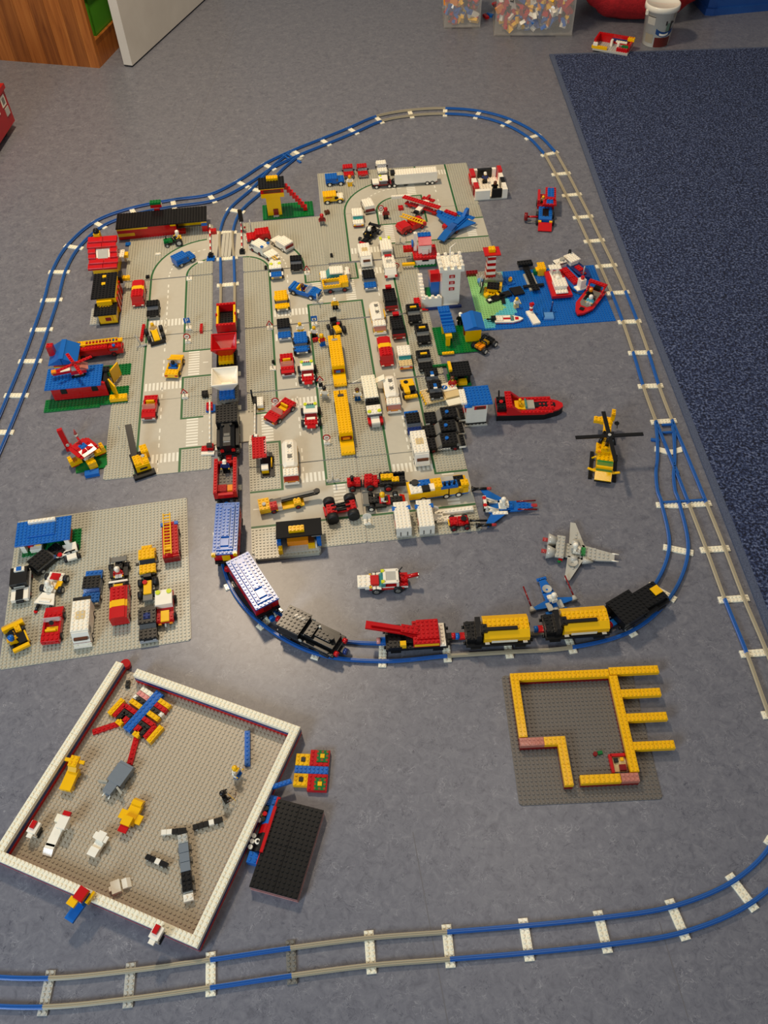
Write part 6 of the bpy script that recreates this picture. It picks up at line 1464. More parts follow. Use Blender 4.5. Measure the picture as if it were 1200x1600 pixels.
for i, (lab, p) in enumerate((('black police saloon with blue lamp, farthest of three side by side', (157.4, 1493.8)), ('black police saloon with blue lamp, middle of three side by side', (151.7, 1448.0)), ('black police saloon with blue lamp, nearest of three side by side', (151.0, 1405.3)))):
    t = Th('police_car', lab, 'car', p, 96, k=1.12, group='black police saloons')
    t.wheels(1.75, (3.2, -2.6), .75, .7, 'dred'); t.b('chassis', 0, 0, .9, 2.6, 10.6, 1, 'black', 0); t.b('body', 0, 0, 1.9, 4, 11, 1.8, 'black', 0); t.b('bonnet', 0, 3.9, 3.7, 4, 3.2, .9, 'black'); t.sl('windscreen', 0, 1.6, 3.7, 3.8, 1.4, 3, 'dgrey', lip=.4, top=.3, st=0); t.b('cabin', 0, -1.2, 3.7, 3.7, 4.2, 3, 'black', 0); t.b('roof', 0, -1.2, 6.7, 4, 4.4, 1, 'black'); t.sl('rear_screen', 0, -3.7, 3.7, 3.8, 1.2, 3, 'dgrey', turn=180, lip=.4, top=.3, st=0); t.b('boot', 0, -4.9, 3.7, 4, 1.2, .9, 'black')
    t.cy('roof_lamp', -.2, -.6, 7.7, .5, 1.2, 'blue')
    for sx in (-1, 1): t.b('side_panel', sx*2.02, .4, 1.9, .1, 3.4, 1.7, 'white', 0); t.b('tail_panel', sx*2.02, -4.6, 1.9, .1, 1.8, 1.7, 'white', 0); t.b('front_panel', sx*2.02, 4.9, 1.9, .1, 1.2, 1.7, 'white', 0); t.text('lettering', 'POLICE', sx*2.09, .4, 2.75*1, .95, 'black', (90, 0, 90*sx))
    t.b('bumper', 0, -5.6, 1.9, 4, .4, 1, 'lgrey', 0)
# police booth
t = Th('police_booth', 'white police booth with blue studded roof and red windows', 'toy building', (232.7, 1497.0), AM-1, 0, k=1.1)
t.b('base_plate', 0, 0, 0, 6.4, 6.4, 1, 'lgrey'); t.b('plinth', 0, .2, 1, 6, 6, 1, 'black', 0)
for z in (2, 5, 8, 11, 14, 17): t.b('wall_course', 0, .4, z, 5.8, 5.6, 3, 'white', 0)
w_ = t.b('window', .8, -2.5, 15.0, 3.2, .3, 2.8, 'red', 0); t.b('pane', .9, -2.65, 15.4, 2.3, .2, 2, 'brown', 0, par=w_)
w_ = t.b('window', -2.95, -1.0, 11.4, .3, 1.8, 4.6, 'red', 0); w_ = t.b('window', -2.95, 1.6, 11.4, .3, 1.8, 4.6, 'red', 0); t.b('door', -2.95, 1.4, 2, .4, 2, 4.2, 'dred', 0)
t.b('roof', .6, .6, 20, 7, 7.4, 1, 'blue'); t.b('roof_overhang', 1.6, -.6, 21, 5, 5.4, .5, 'blue'); t.b('roof_edge', -3.6, .4, 20.2, 1.6, 5.6, 1.6, 'white'); t.b('eaves', -2.6, -2.9, 19.2, 2, 1, 1, 'blue', 0)
# small black-roofed stand
t = Th('snack_stand', 'snack stand with black studded roof and yellow sign bar', 'toy building', (201.1, 1635.8), AM, 1.6, k=1.04)
t.b('ground_plate', .6, 0, 0, 7, 6, .8, 'green'); t.b('floor_tile', -.6, -1.6, .8, 2.2, 2.2, .5, 'yellow', 0); t.b('counter', 1.4, -2, .8, 2.6, 1.8, 3.2, 'yellow', 0); t.b('stove', 1.2, .4, .8, 2, 2, 4.4, 'black', 0)
for x, y in ((-1.8, 2.2), (3.2, 2.2), (3.4, -1.6)): t.b('post', x, y, .8, .7, .7, 8.4, 'black', 0)
t.b('roof', .8, .8, 9.2, 6.6, 6.4, 1, 'black'); t.b('roof_sign', -2.2, 1.6, 10.2, 1, 4, 2.4, 'yellow', 0)
fig('red-jacketed figure beside the snack stand', (185.7, 1607.6), 185, 1.6, 'red', 'black', ('hair', 'brown'))
t = Th('hedge', 'low green hedge border beside the nearest taxi', 'hedge', (164.3, 1678.3), AM, 1.6); t.b('hedge_row', -.8, 1.6, 0, 6, 1, 1.6, 'green'); t.b('hedge_row', 2.2, -1.4, 0, 1, 5, 1.6, 'green'); t.b('path_edge', 3.2, -.4, 0, 1, 6.6, .8, 'lgrey')
# park plate with blue arch and yellow hut
t = Th('playground', 'green plate with blue roofed climbing arch on yellow posts', 'toy playground', (214.2, 1795.6), AM-.4, 1.8, k=1.0)
t.b('ground_plate', 0, 0, 0, 15, 14, .8, 'green')
t.b('post', -4.2, 4.4, .8, .8, 2.4, 11, 'yellow', 0); t.b('post', -3.6, -2.6, .8, 1.4, 1.4, 8, 'yellow', 0); t.b('post_cap', -3.4, -2.2, 8.8, 2.2, 2, 2.4, 'yellow', 0)
t.b('roof_plate', -2.8, 0, 11.6, 4, 3.4, 1, 'blue'); t.b('roof_plate', -3, 10.6, 11.6, 4, 3, 1, 'blue')
for i in range(4): t.sl('roof_wave', -2.9, 2.6+1.8*i, 11.4, 4, 1.9, 2.2, 'blue', lip=.6, top=.4, st=0)
t.b('roof_beam', -2.9, 5, 10.8, 3.4, 12, .8, 'blue', 0)
t.b('kerb', -4.2, -7, .8, 4, 1, 1.4, 'yellow')
t = Th('toy_hut', 'tall yellow hut with blue ridged roof on the green plate', 'toy building', (255.7, 1794.8), AM-1, 4.6, k=1.02)
for z in (0, 3, 6, 9, 12): t.b('wall_course', 0, 1, z, 5, 5, 3, 'yellow', 0)
t.sl('roof_slope', -1.7, 1, 15, 8.4, 3.4, 3.2, 'blue', turn=90, lip=.5, top=.6, st=0); t.sl('roof_slope', 1.7, 1, 15, 8.4, 3.4, 3.2, 'blue', turn=-90, lip=.5, top=.6, st=0); t.b('ridge', 0, 1, 18, 1.3, 8.4, .6, 'blue', 0); t.b('side_door', -2.7, 1.4, 3, .4, 2, 6, 'dred', 0)
fig('white-capped figure behind the tall yellow hut', (227.3, 1858.0), 180, 4.8, 'black', 'black', ('cap', 'white'), head='white')
# white castle tower
t = Th('castle', 'white castle tower with crenellated top, red windows and low walls', 'toy castle', (184.9, 1970.5), AM-1, 0, k=1.06)
t.b('ground_plate', -1, 1.2, 0, 12, 9.6, 1, 'white', 0); t.b('front_beam', 0, -4.2, 0, 12, 1, 1.6, 'navy', 0)
for z in range(1, 34, 3):
    t.b('tower_course', 2.4, 0, z, 6, 6, 3, 'white', 0)
for z in (15, 21, 27):
    w_ = t.b('window', 2.6, -3.05, z, 1.8, .3, 2.8, 'red', 0); t.b('pane', 2.6, -3.2, z+.4, 1, .2, 2, 'pink', 0, par=w_)
t.b('parapet', 2.4, 0, 34, 8, 8, 2.4, 'white', 0)
for x in (-1, 1.25, 3.5, 5.8):
    for y in (-3.4, 3.4): t.b('merlon', x, y, 36.4, 1, 1, 3, 'white')
for y in (-1.2, 1.2):
    for x in (-1, 5.8): t.b('merlon', x, y, 36.4, 1, 1, 3, 'white')
t.b('tower_floor', 2.4, 0, 36.4, 5.6, 5.6, 1.2, 'white'); t.bar('flag_pole', (2.2, 0, 36), (2.2, .2, 50), .2, 'white'); t.bar('flag_arm', (2.2, .2, 50), (4.2, 1.2, 52), .15, 'white')
for z in (1, 4, 7): t.b('front_wall', -3.6, -3.4, z, 6, 1.2, 3, 'white', 0); t.b('side_wall', -6.6, 1.6, z, 1.4, 10.6, 3, 'white', 0)
t.b('side_wall', -6.6, 3.4, 10, 1.4, 7, 3, 'white', 0); t.b('side_wall', -6.6, 5.2, 13, 1.4, 3.4, 3, 'white', 0)
for x in (-5.6, -3.6, -1.6): t.b('merlon', x, -3.4, 10, 1, 1, 1.6, 'white')
for y, z in ((-2.8, 10), (-.8, 10), (1.2, 13), (3.2, 13), (5.2, 16)): t.b('merlon', -6.6, y, z, 1.4, 1, 1.8, 'white')
t.sl('red_roof', -2.2, 3.6, 18, 3.4, 6.4, 8, 'red', lip=1, top=2, st=0); t.b('gate_pillar', -2.2, 3.6, 1, 2.8, 5, 17, 'blue', 0); t.b('inner_hedge', -4.4, 1.4, 1, 1.6, 6, 5, 'green', 0); t.b('red_plate', -8.4, -1.6, 0, 2, 5, 3, 'red'); t.b('red_foot', -6.2, -4.6, 0, 2, 1, 1.4, 'red', 0)
# red and white lookout
t = Th('lookout', 'red and white lookout with blue top standing behind the castle', 'toy building', (146.6, 2155.0), AM-2, 1.6, k=1.2)
t.b('ground_plate', 0, .6, 0, 7, 7, 1, 'green'); t.b('plinth', 0, 0, 1, 6, 5, 6, 'white', 0); t.b('ring', 0, 0, 7, 7.4, 6.6, 2, 'red'); t.b('tower', 0, .6, 9, 4, 3.4, 8, 'white', 0); t.b('tower_foot', 0, -1.2, 9, 2, 1, 3.6, 'white', 0); t.sl('tower_roof', 0, -.4, 17, 4, 3, 4, 'red', turn=180, lip=.5, top=1, st=0); t.b('roof_top', 0, 1.4, 19.6, 4, 2, 2, 'blue'); t.b('mast', -2.8, 1, 9, 1, 1, 15, 'white'); t.add('radar', cyl_mesh(1.1, .5, 'blue'), (-3.9, 1, 15), (0, 90, 0)); t.b('red_arm', -4.9, 1.6, 8, 3, 2, 3, 'red'); t.b('yellow_arm', -5.2, -3, 3, 4, 1, 1.6, 'yellow', 0); t.b('doorway', 0, -2.55, 4.4, 2, .2, 2.4, 'black', 0)

# ================================================================ sea plate
AS = 3.4
t = Th('lighthouse', 'red and white striped lighthouse with yellow lamp on grey rocks', 'toy lighthouse', (330.5, 2060.0), AS, 1.6, k=1.15)
for x, y, w, h in ((0, 0, 5, 3), (-2.6, .8, 3, 2), (2.6, -.4, 2.6, 2.4)): t.b('rock', x, y, 0, w, 4, h, 'grey')
for i in range(8): t.b('tower_ring', .2*0, 0, 3+2.6*i, 3-.08*i, 2.4-.05*i, 2.6, 'red' if i % 2 == 0 else 'white', 0)
t.b('gallery', 0, .2, 23.8, 5, 4.4, 1, 'red', 0); t.b('lamp', 0, .4, 24.8, 2, 2, 2.4, 'yellow')
loose('dark red studded brick standing behind the printed beach', (281.2, 2081.8), AS, 4, 2, 3, 'dred', z=0, k=1.06)
# pirate seat / seaplane group on the beach
t = Th('pirate_raft', 'black and yellow raft with skull sail on the printed beach', 'toy boat', (328.8, 1994.8), AS-15, 1.6, k=1.1)
t.b('hull', 0, 0, 0, 5, 4, 1.4, 'yellow'); t.b('hull', 2.6, 1.4, 0, 1, 6, 3, 'yellow', 0); t.b('cabin_roof', .4, .6, 5, 4, 3.4, 1, 'black'); t.b('cabin', .4, .6, 1.4, 3, 2.6, 3.6, 'yellow', 0)
s_ = t.b('sail', -3.6, .2, 1.6, .3, 4.4, 8, 'black', 0, rot=(0, 14, 0)); t.cy('skull', -3.4, .2, 6, .9, .4, 'white', rot=(0, 84, 0)); t.b('bones', -3.35, .2, 3.8, .15, 2.4, .9, 'white', 0, rot=(0, 14, 0))
t.bar('mast', (-4.2, 2.6, 0), (-3.6, 2.6, 11), .25, 'lgrey'); t.cy('barrel', -1.4, -2.6, 0, .8, 3.4, 'yellow'); t.cy('barrel', 2.4, -1.4, 0, .8, 3, 'yellow'); t.cy('blue_drum', -4.2, 3.8, 2, .9, 2.6, 'lblue')
t = Th('toy_shark', 'black toy with tail fin lying across beach and lagoon', 'toy animal', (353.5, 1971.3), -64.3, 1.6, k=1.1)
t.b('body', 0, 0, 0, 2.4, 7, 2, 'black', 0); t.sl('nose', 0, -4.2, 0, 2.2, 2, 2, 'black', turn=180, lip=.6, top=.3, st=0); t.pr('tail_fin', [(-2, 4.2), (2, 3.8), (2.6, 7.4), (-1.2, 8)], .8, 1.2, 'black'); t.b('side_fin', -2.2, -1.4, .6, 3, 1.2, .8, 'black', 0, rot=(0, 0, 25)); t.b('side_fin', 2.2, -.6, .6, 3, 1.2, .8, 'black', 0, rot=(0, 0, -25)); t.b('jaw', .4, -4.6, 2, 1, 1, .7, 'white', 0); t.sl('back_fin', 0, .4, 2, .8, 2, 2.4, 'black', lip=.2, top=.4, st=0)
t = Th('black_glider', 'long black craft with grey floats on the sea plate', 'toy aeroplane', (446.3, 2041.5), 7.5, 1.6, k=1.08)
t.b('float', -1.2, -1, 0, 1, 9, 1.4, 'grey', 0); t.b('float', 1.2, -1, 0, 1, 9, 1.4, 'grey', 0); t.b('fuselage', 0, 0, 1.4, 2, 12, 1.4, 'black'); t.b('cross_bar', 0, -3.6, 1.4, 7, 1.2, 1, 'black', 0); t.b('tail_box', 0, 7.6, 2.8, 5, 2.4, 2.4, 'black'); t.b('tail_mount', 0, 6, 1.8, 2, 2, 1.4, 'black', 0); t.b('nose', 0, -5.4, 2.8, 2.4, 3, 1, 'black')
t = Th('yellow_crate', 'upright yellow crate with green side on the sea plate edge', 'crate', (480.6, 2072.7), AS, 1.6, k=1.06); t.b('crate_body', 0, 0, 0, 2.6, 2.6, 6, 'yellow', 0); t.b('crate_lid', .1, .8, 6, 2.6, 4, 1, 'yellow'); t.b('green_side', -2, .2, 0, 1.2, 1.6, 4, 'green', 0); t.b('side_bracket', -1.5, .4, 3, .8, 2, 2, 'yellow', 0)
# ships
def hull(t, L, Wd, h, c, c2=None, z0=0, bow=3.5, up=True):
    pts = [(-Wd/2, -L/2), (Wd/2, -L/2), (Wd/2, L/2-bow), (Wd/4, L/2-bow*.3), (0, L/2), (-Wd/4, L/2-bow*.3), (-Wd/2, L/2-bow)]
    if c2: t.pr('hull', [(x*.92, y*.97) for x, y in pts], z0, h*.5, c2); t.pr('gunwale', pts, z0+h*.5, h*.5, c)
    else: t.pr('hull', pts, z0, h, c)
t = Th('ferry', 'red-hulled ferry with white cabins on the sea plate', 'toy ship', (517.8, 2004.6), -175.4, 1.6, k=1.08)
t.pr('hull', [(-2.8, -7), (2.8, -7), (3.2, 6), (-3.2, 6)], 0, 2, 'navy'); t.pr('gunwale', [(-3, -7.2), (3, -7.2), (3.4, 6.4), (-3.4, 6.4)], 2, 2.4, 'red')
t.b('deck', -.4, -1, 4.4, 3.6, 11, .8, 'white'); t.b('cabin', 0, 1.8, 5.2, 4, 4, 3, 'white', 0); t.b('cabin_roof', 0, 1.8, 8.2, 4.4, 4.4, 1, 'white'); t.b('fore_deck', 0, 5, 5.2, 4, 1.6, .8, 'white'); t.add('funnel', cyl_mesh(1, 2.2, 'white'), (0, -2, 8), (0, 90, 90)); t.b('funnel_foot', 0, -2, 5.2, 2, 2, 3, 'white', 0); t.b('bridge_post', -1, -5.6, 5.2, .8, .8, 5, 'white', 0); t.b('bridge_post', 1, -5.6, 5.2, .8, .8, 5, 'white', 0); t.b('bridge_roof', 0, -5.6, 10.2, 4, 2.4, .8, 'white')
t = Th('cargo_ship', 'blue cargo ship with red load and white bow tower', 'toy ship', (558.3, 2037.9), -157.4, 1.6, k=1.08)
hull(t, 17, 5, 3.4, 'blue', 'dgrey', bow=2.6)
for y in (-3, 0, 3): t.b('cargo', 0, y, 3.4, 2.6, 2.8, 2, 'red')
t.b('tower', 0, 6.6, 3.4, 2, 2, 9, 'white', 0); t.b('tower_foot', 0, 6.6, 3.4, 4, 2.4, 1, 'white', 0); t.cy('tower_lamp', 0, 6.6, 12.4, .6, 2.2, 'red'); t.b('bridge', 0, -6.8, 3.4, 4, 2.6, 3.6, 'white', 0); t.b('bridge_band', 0, -6.8, 6.6, 4.1, 2.7, .8, 'black', 0); t.b('bridge_roof', 0, -6.8, 7.4, 4, 2.6, .8, 'white'); t.cy('funnel', -.8, -6.8, 8.2, .8, 2, 'grey'); t.cy('dome', 1, -6.8, 8.2, .7, 1, 'white')
t = Th('tug_boat', 'blue tug boat with white cabin and black funnel', 'toy ship', (587.0, 2086.5), -151.2, 1.6, k=1.05)
hull(t, 14, 4.6, 3, 'navy', 'blue'); t.b('cabin', 0, -3.4, 3, 3.4, 4, 4, 'white', 0); t.b('cabin_roof', 0, -3.2, 7, 4, 4.6, 1, 'white'); t.cy('funnel', -.8, -5.6, 5, .5, 6, 'black'); t.b('hatch', 0, 1.2, 3, 2, 3, 1, 'red'); t.b('fore_hatch', .6, 4.2, 3, 1.6, 1.6, 1, 'dred', 0); t.bar('mast', (1.4, 5, 3), (1.8, 5.4, 13), .22, 'lgrey')
t = Th('fire_boat', 'red rescue boat with roll bar and two seated figures', 'toy boat', (589.8, 1924.6), -214.8, 1.6, k=1.1)
hull(t, 15, 6, 3.4, 'red', 'black', bow=5); t.pr('cockpit', [(-2, -6), (2, -6), (2, 1.6), (1, 3), (-1, 3), (-2, 1.6)], 3.45, .15, 'dgrey'); t.b('bow_hatch', 0, 4.6, 3.5, 1.4, 1.4, .6, 'black', 0); t.b('bench', 0, -1, 3.5, 3.4, 2, 1, 'black', 0)
for sx in (-1, 1): t.bar('roll_post', (sx*2.4, -3.4, 3.4), (sx*2.6, -6.4, 10), .32, 'red')
t.b('roll_beam', 0, -6.6, 9.4, 6, 1.4, 1.4, 'red'); t.b('motor', 0, -7, 2, 2, 1.6, 4, 'black', 0)
p, z = t.w(-.9, .6, 3.6); fig('white-helmeted figure in aqua seated in the red rescue boat', p, t.rot, z, 'aqua', 'lgrey', ('helmet', 'white'), sit=True, pack='green')
p, z = t.w(.6, -2.6, 3.6); fig('orange-headed figure at the stern of the red rescue boat', p, t.rot, z, 'black', 'black', ('hair', 'orange'), sit=True, head='orange')
t = Th('speedboat', 'small white speedboat with red stripe and black motor', 'toy boat', (362.9, 1867.3), -91, 1.6, k=.9)
hull(t, 11, 4, 2.6, 'white', 'red', bow=4); t.b('red_stripe', 0, -1.6, 2.6, 1, 5, .4, 'red', 0); t.b('deck', 0, -3.6, 2.6, 3, 2.6, .8, 'white'); t.sl('windscreen', 0, 1.2, 2.6, 2.6, 1.4, 2.4, 't_teal', lip=.3, top=.3, st=0); t.b('bow_mark', 0, 3, 2.65, 1.6, 1.4, .3, 'red', 0); t.b('motor', 0, -6, 2, 1.8, 1.8, 3, 'black', 0); t.b('motor_arm', 0, -7.6, 2, .6, 2, .8, 'black', 0)
t = Th('jet_board', 'white water scooter with red and white mast', 'toy boat', (429.2, 1874.6), AS+12, 1.6, k=1.05); t.pr('board', [(-1.3, -3.6), (1.3, -3.6), (1.1, 3.2), (-1.1, 3.2)], 0, 1.8, 'white')
for i in range(4): t.cy('mast_ring', .4, 2.2+.15*i, 1.8+1.8*i, .6, 1.8, 'red' if i % 2 else 'white')
t.b('mast_head', .6, 2.8, 8, 1.4, 1, 1.6, 'red', 0)
t = Th('deck_chair', 'blue paddle craft with lever on the sea plate', 'toy boat', (472.9, 1883.2), AS-4, 1.6, k=1.05); t.b('seat', 0, 0, 0, 4, 4, 1, 'blue'); t.b('back', .2, -.6, 1, 3, 2.6, 1.2, 'lblue', 0); t.b('side', -2, 0, 1, .5, 4.4, 2.4, 'blue', 0); t.b('bracket', 0, -2.2, 0, 3.4, .6, 2, 'lblue', 0); t.bar('lever', (1.2, 1.4, 1), (1.6, 2.6, 9), .28, 'navy')
fig('bareheaded figure in white and tan on the sea plate', (389.8, 1924.0), 200, 1.6, 'cream', 'tan', None, k=.95)
t = Th('life_buoy', 'blue float with yellow knob on the sea plate', 'toy buoy', (387.0, 2037.1), 20, 1.6); t.b('float', 0, 0, 0, 3, 3, 1.2, 'blue', 0); t.cy('knob', .2, .4, 1.2, .7, 2.4, 'yellow'); t.cy('cap', .3, .5, 3.6, .5, .8, 'orange')

# ================================================================ models on the bare floor
t = Th('open_office', 'roofless white, red and black booth with two figures', 'toy building', (375.4, 2503.9), 4, 0, k=1.2)
t.b('base', 0, 3.6, 0, 11, 14, 1, 'lgrey', 0); t.b('floor', 0, 3.6, 1, 10, 12, .5, 'white')
t.b('front_wall', -2.8, -2.8, 1, 5, 1.4, 8, 'white', 0); t.b('front_wall', 4.6, -2.8, 1, 1.8, 1.4, 8, 'white', 0); t.b('front_door', 1.9, -3.1, 2, 3.4, .8, 7.4, 'black', 0)
for y, c, w in ((-.6, 'white', 2.8), (2.6, 'black', 3), (5.6, 'white', 2.6), (8.6, 'red', 3.2)): t.b('right_wall', 4.8, y, 1, 1.4, w, 8 if c != 'red' else 10, c, 0)
for y, c, w in ((-.4, 'red', 3.2), (3.0, 'white', 3.6), (7.6, 'red', 4.6)): t.b('left_wall', -4.6, y, 1, 1.6, w, 8 if c != 'red' else 9.4, c, 0)
t.b('rear_wall', 0, 10, 1, 5, 1.2, 8, 'black', 0); t.b('corner_post', -3.2, 10, 1, 1.4, 1.2, 8, 'white', 0); t.b('corner_post', 3.2, 10, 1, 1.4, 1.2, 8, 'white', 0); t.b('side_panel', -5.5, 1.4, 2, .3, 5, 5, 'dred', 0); t.b('side_panel', -5.5, 7.4, 2, .3, 3.6, 5, 'red', 0)
p, z = t.w(-.4, 6.4, 1.5); fig('white-capped figure in blue inside the roofless booth', p, 185, z, 'navy', 'black', ('cap', 'white'))
p, z = t.w(1.8, -.2, 2.4); fig('dark-haired figure in black at the booth door', p, 5, z, 'black', 'black', ('hair', 'brown'), head='black')
t = Th('crane_truck', 'red and blue crane truck with cab seats and red bucket', 'truck', (538.4, 2385.1), -188.9, 0, k=1.3)
t.wheels(2.2, (6,), .95, .9, 'tyre'); t.wheels(2.2, (2.4, -4), .95, .9, 'tyre'); t.b('chassis', 0, 0, 1.8, 2.6, 13, 1, 'black', 0); t.b('deck', 0, 3, 2.8, 4, 7, 2, 'blue'); t.b('deck_slot', 0, 2.8, 4.8, 1.8, 4, .6, 'black', 0); t.b('deck_front', 0, 6, 4.8, 3.6, 1.4, 1, 'blue', 0); t.sl('bucket', 0, 8.6, .6, 4, 2.6, 3.4, 'red', lip=.5, top=.5, st=0)
for sx in (-1, 1): t.b('headlamp', sx*1.6, 7.0, 3.4, .9, .8, 1.2, 'yellow', 0)
t.b('cab_base', 0, -3.6, 2.8, 5, 6.4, 3, 'red', 0); t.b('cab_side', 2.2, -3.6, 5.8, .8, 6, 4, 'red', 0); t.b('cab_roof', -1.2, -3.8, 10, 3.2, 6.4, 1.2, 'red'); t.b('roof_plate', -1.2, -4, 11.2, 2, 4.6, .6, 'blue'); t.b('front_roof', -1.0, .2, 8.6, 4, 2.6, 1.2, 'red'); t.b('front_plate', -1.0, .2, 9.8, 2, 2, .6, 'blue'); t.b('cab_post', -2.4, -3, 5.8, .8, 5, 4.2, 'dred', 0)
t.bar('side_arm', (2.2, 4.6, 4), (5.4, 4.8, 4), .3, 'red'); t.add('spare_wheel', cyl_mesh(1.2, 1, 'dred'), (5.2, 4.8, 4), (0, 90, 0)); t.bar('side_arm', (2, 5.6, 2), (5, 6, 1), .18, 'dgrey')
p, z = t.w(.9, -2.8, 5.0); fig('figure seated in the red and blue crane truck', p, t.rot, z, 'tan', 'black', None, sit=True, k=.9)
t = Th('motorboat', 'red and black motorboat lying on the floor beside the police booth', 'toy boat', (369.2, 1510.9), -90.6, 6.1, k=1.2)
def boat_hull(t, c, z0, h, sc): t.pr('hull' if c == 'black' else 'deck', [(-3*sc, -8.6), (3*sc, -8.6), (3*sc, 3.6), (1.6*sc, 7.4), (.6, 8.6), (-.6, 8.6), (-1.6*sc, 7.4), (-3*sc, 3.6)], z0, h, c)
boat_hull(t, 'black', -1.6, 5.2, .92); boat_hull(t, 'red', 3.6, 1.2, 1)
for sx in (-1, 1): t.b('deck_rail', sx*2.4, .2, 4.8, 1, 11, .7, 'red')
t.b('bow_deck', 0, 4.2, 4.8, 3.4, 4, .7, 'red'); t.b('bow_mark', 0, 6, 5.2, 1.2, 1.2, .5, 'black', 0); t.b('bow_tile', 0, 2.6, 5.2, 1.8, 4, .6, 'black', 0); t.b('console', 0, .2, 4.8, 3, 2, 1.4, 'grey', 0); t.b('seat', 0, -2.4, 4.8, 3.2, 2.8, 1, 'yellow', 0); t.sl('windscreen', 0, -.8, 4.8, 3, 1, 3, 't_teal', lip=.5, top=.3, st=0); t.sl('side_fin', -2.6, -4.2, 4.8, .9, 4, 6, 'red', lip=.3, top=1.4, st=0); t.sl('side_fin', 2.6, -4.2, 4.8, .9, 4, 6, 'red', lip=.3, top=1.4, st=0); t.b('fin_bridge', 0, -5.6, 9.4, 6, 1.6, 1.6, 'red')
t.b('engine', -1.2, -7.2, 4.8, 1.8, 2.6, 3.6, 'black'); t.b('engine', 1.2, -7.2, 4.8, 1.8, 2.6, 3.6, 'black'); t.cy('engine_cap', 0, -7.4, 8.4, .5, 1, 'red'); t.bar('aerial', (-2.6, -7.6, 5), (-2.8, -7.8, 12), .2, 'black')
fig('yellow figure seated in the red and black motorboat', t.w(0, -2.6, 5.8)[0], t.rot, t.w(0, -2.6, 5.8)[1], 'yellow', 'yellow', None, sit=True, k=.8)
# yellow helicopter
t = Th('helicopter', 'large yellow helicopter with long black cross rotor', 'helicopter', (523.1, 1335.8), -193.7, 0, k=1.2)
for sx in (-1, 1): t.b('skid', sx*2.9, 1.6, 0, .9, 9, 1, 'black', 0); t.bar('skid_strut', (sx*2.8, 3.4, 1), (sx*1.4, 3.4, 4), .25, 'yellow'); t.bar('skid_strut', (sx*2.8, -.6, 1), (sx*1.4, -.6, 4), .25, 'yellow')
t.b('belly', 0, 1, 3, 4, 10, 2, 'yellow', 0); t.sl('nose', 0, 6, 3, 4, 2.6, 3, 'yellow', lip=.8, top=.6, st=0); t.b('nose_strip', 0, 7.3, 2.6, 4, .5, .8, 'black', 0); t.b('cabin', 0, 1, 5, 4, 7.6, 3.6, 'yellow', 0); t.sl('windscreen', 0, 4.2, 5, 3.8, 2.2, 5.2, 't_green', lip=.6, top=.6, st=0); t.b('cabin_roof', 0, 1.2, 8.6, 4, 3.6, 1.2, 'yellow'); t.b('engine', 0, -1.6, 8.6, 2.6, 4.4, 3, 'yellow'); t.b('engine_side', 1.9, -1.6, 7, 1, 3, 2, 'yellow'); t.b('intake', 1.6, .4, 9, .8, .8, 1.4, 'orange', 0)
t.b('tail_boom', 0, -6.6, 7, 2, 8.4, 1.6, 'yellow'); t.b('tail_block', .3, -11.2, 7, 3, 2, 2.6, 'yellow'); t.b('tail_block', 2.0, -11.2, 7, 3, 1.6, 2.4, 'yellow'); t.b('tail_fin', -1, -12, 9.4, 1, 2, 5.6, 'yellow'); t.cy('tail_rotor', -2.2, -10.6, 8.6, .6, .6, 'black'); t.b('tail_blade', -2.4, -10.6, 7.6, .2, 2.6, .6, 'black', 0)
for sx in (-1, 1): t.b('mirror_arm', sx*2.9, 4.8, 5, 2, .6, .7, 'yellow', 0, rot=(0, 0, sx*-18)); t.bar('rotor_brace', (sx*1.8, -1.8, 11.6), (sx*.8, -4.4, 16), .45, 'black')
t.cy('rotor_mast', 0, -1.4, 11.6, .5, 8, 'black'); t.cy('rotor_hub', 0, -1.4, 19.4, .9, 1.4, 'black'); t.cy('hub_cap', 0, -1.4, 20.8, .4, .5, 'lgrey')
for a in (15, 103):
    for s_ in (-1, 1): t.b('rotor_blade', s_*4.4*math.cos(R(a)), -1.4+s_*4.4*math.sin(R(a)), 19.8, 7.6, 1, .8, 'black', 0, rot=(0, 0, a))
# tow truck alone on the floor
t = Th('tow_truck', 'white and red tow truck alone on the floor in front of the city', 'tow truck', (1.3, 1010.2), -268.6, 0, k=1.14)
t.wheels(2.0, (2.6, -2.4), 1.05, 1, 'dgrey'); t.b('chassis', 0, 0, 2, 2.6, 9.4, 1, 'black', 0); t.b('body', 0, .2, 3, 3.6, 10, 1.8, 'white', 0); t.b('red_sill', 1.9, .2, 2.8, .3, 8, 1, 'red', 0); t.b('red_sill', -1.9, .2, 2.8, .3, 8, 1, 'red', 0); t.b('bonnet', 0, 5.2, 4.2, 3.4, 3.4, 1.6, 'white'); t.b('bonnet_mark', 0, 2.9, 4.8, 2.6, 2, 1.8, 'red', 0); t.sl('windscreen', 0, 1.2, 4.8, 3.6, 1.6, 3.6, 't_teal', lip=.4, top=.4, st=0)
t.b('cabin', 0, -1, 4.8, 3.6, 3, .8, 'red', 0)
for sx in (-1, 1):
    t.b('pillar', sx*1.7, -2.4, 4.8, .5, .6, 4, 'white', 0); t.b('roof_rail', sx*1.6, -.8, 8.8, .8, 3.6, .8, 'white', 0); t.b('wing', sx*1.9, 2.4, 4.4, .9, 2, .8, 'white', 0); t.b('indicator', sx*1.5, 1, 9.0, .8, .8, .9, 'lime', 0); t.b('front_lamp', sx*1.6, 3.9, 4.8, .8, .6, 1, 'yellow', 0)
t.b('roof_rail', 0, .6, 8.8, 3.6, .7, .8, 'white', 0); t.b('roof_rail', 0, -2.4, 8.8, 3.6, .7, .8, 'white', 0); t.b('roof_glass', 0, -.9, 8.9, 2.6, 2.4, .5, 'lgrey', 0)
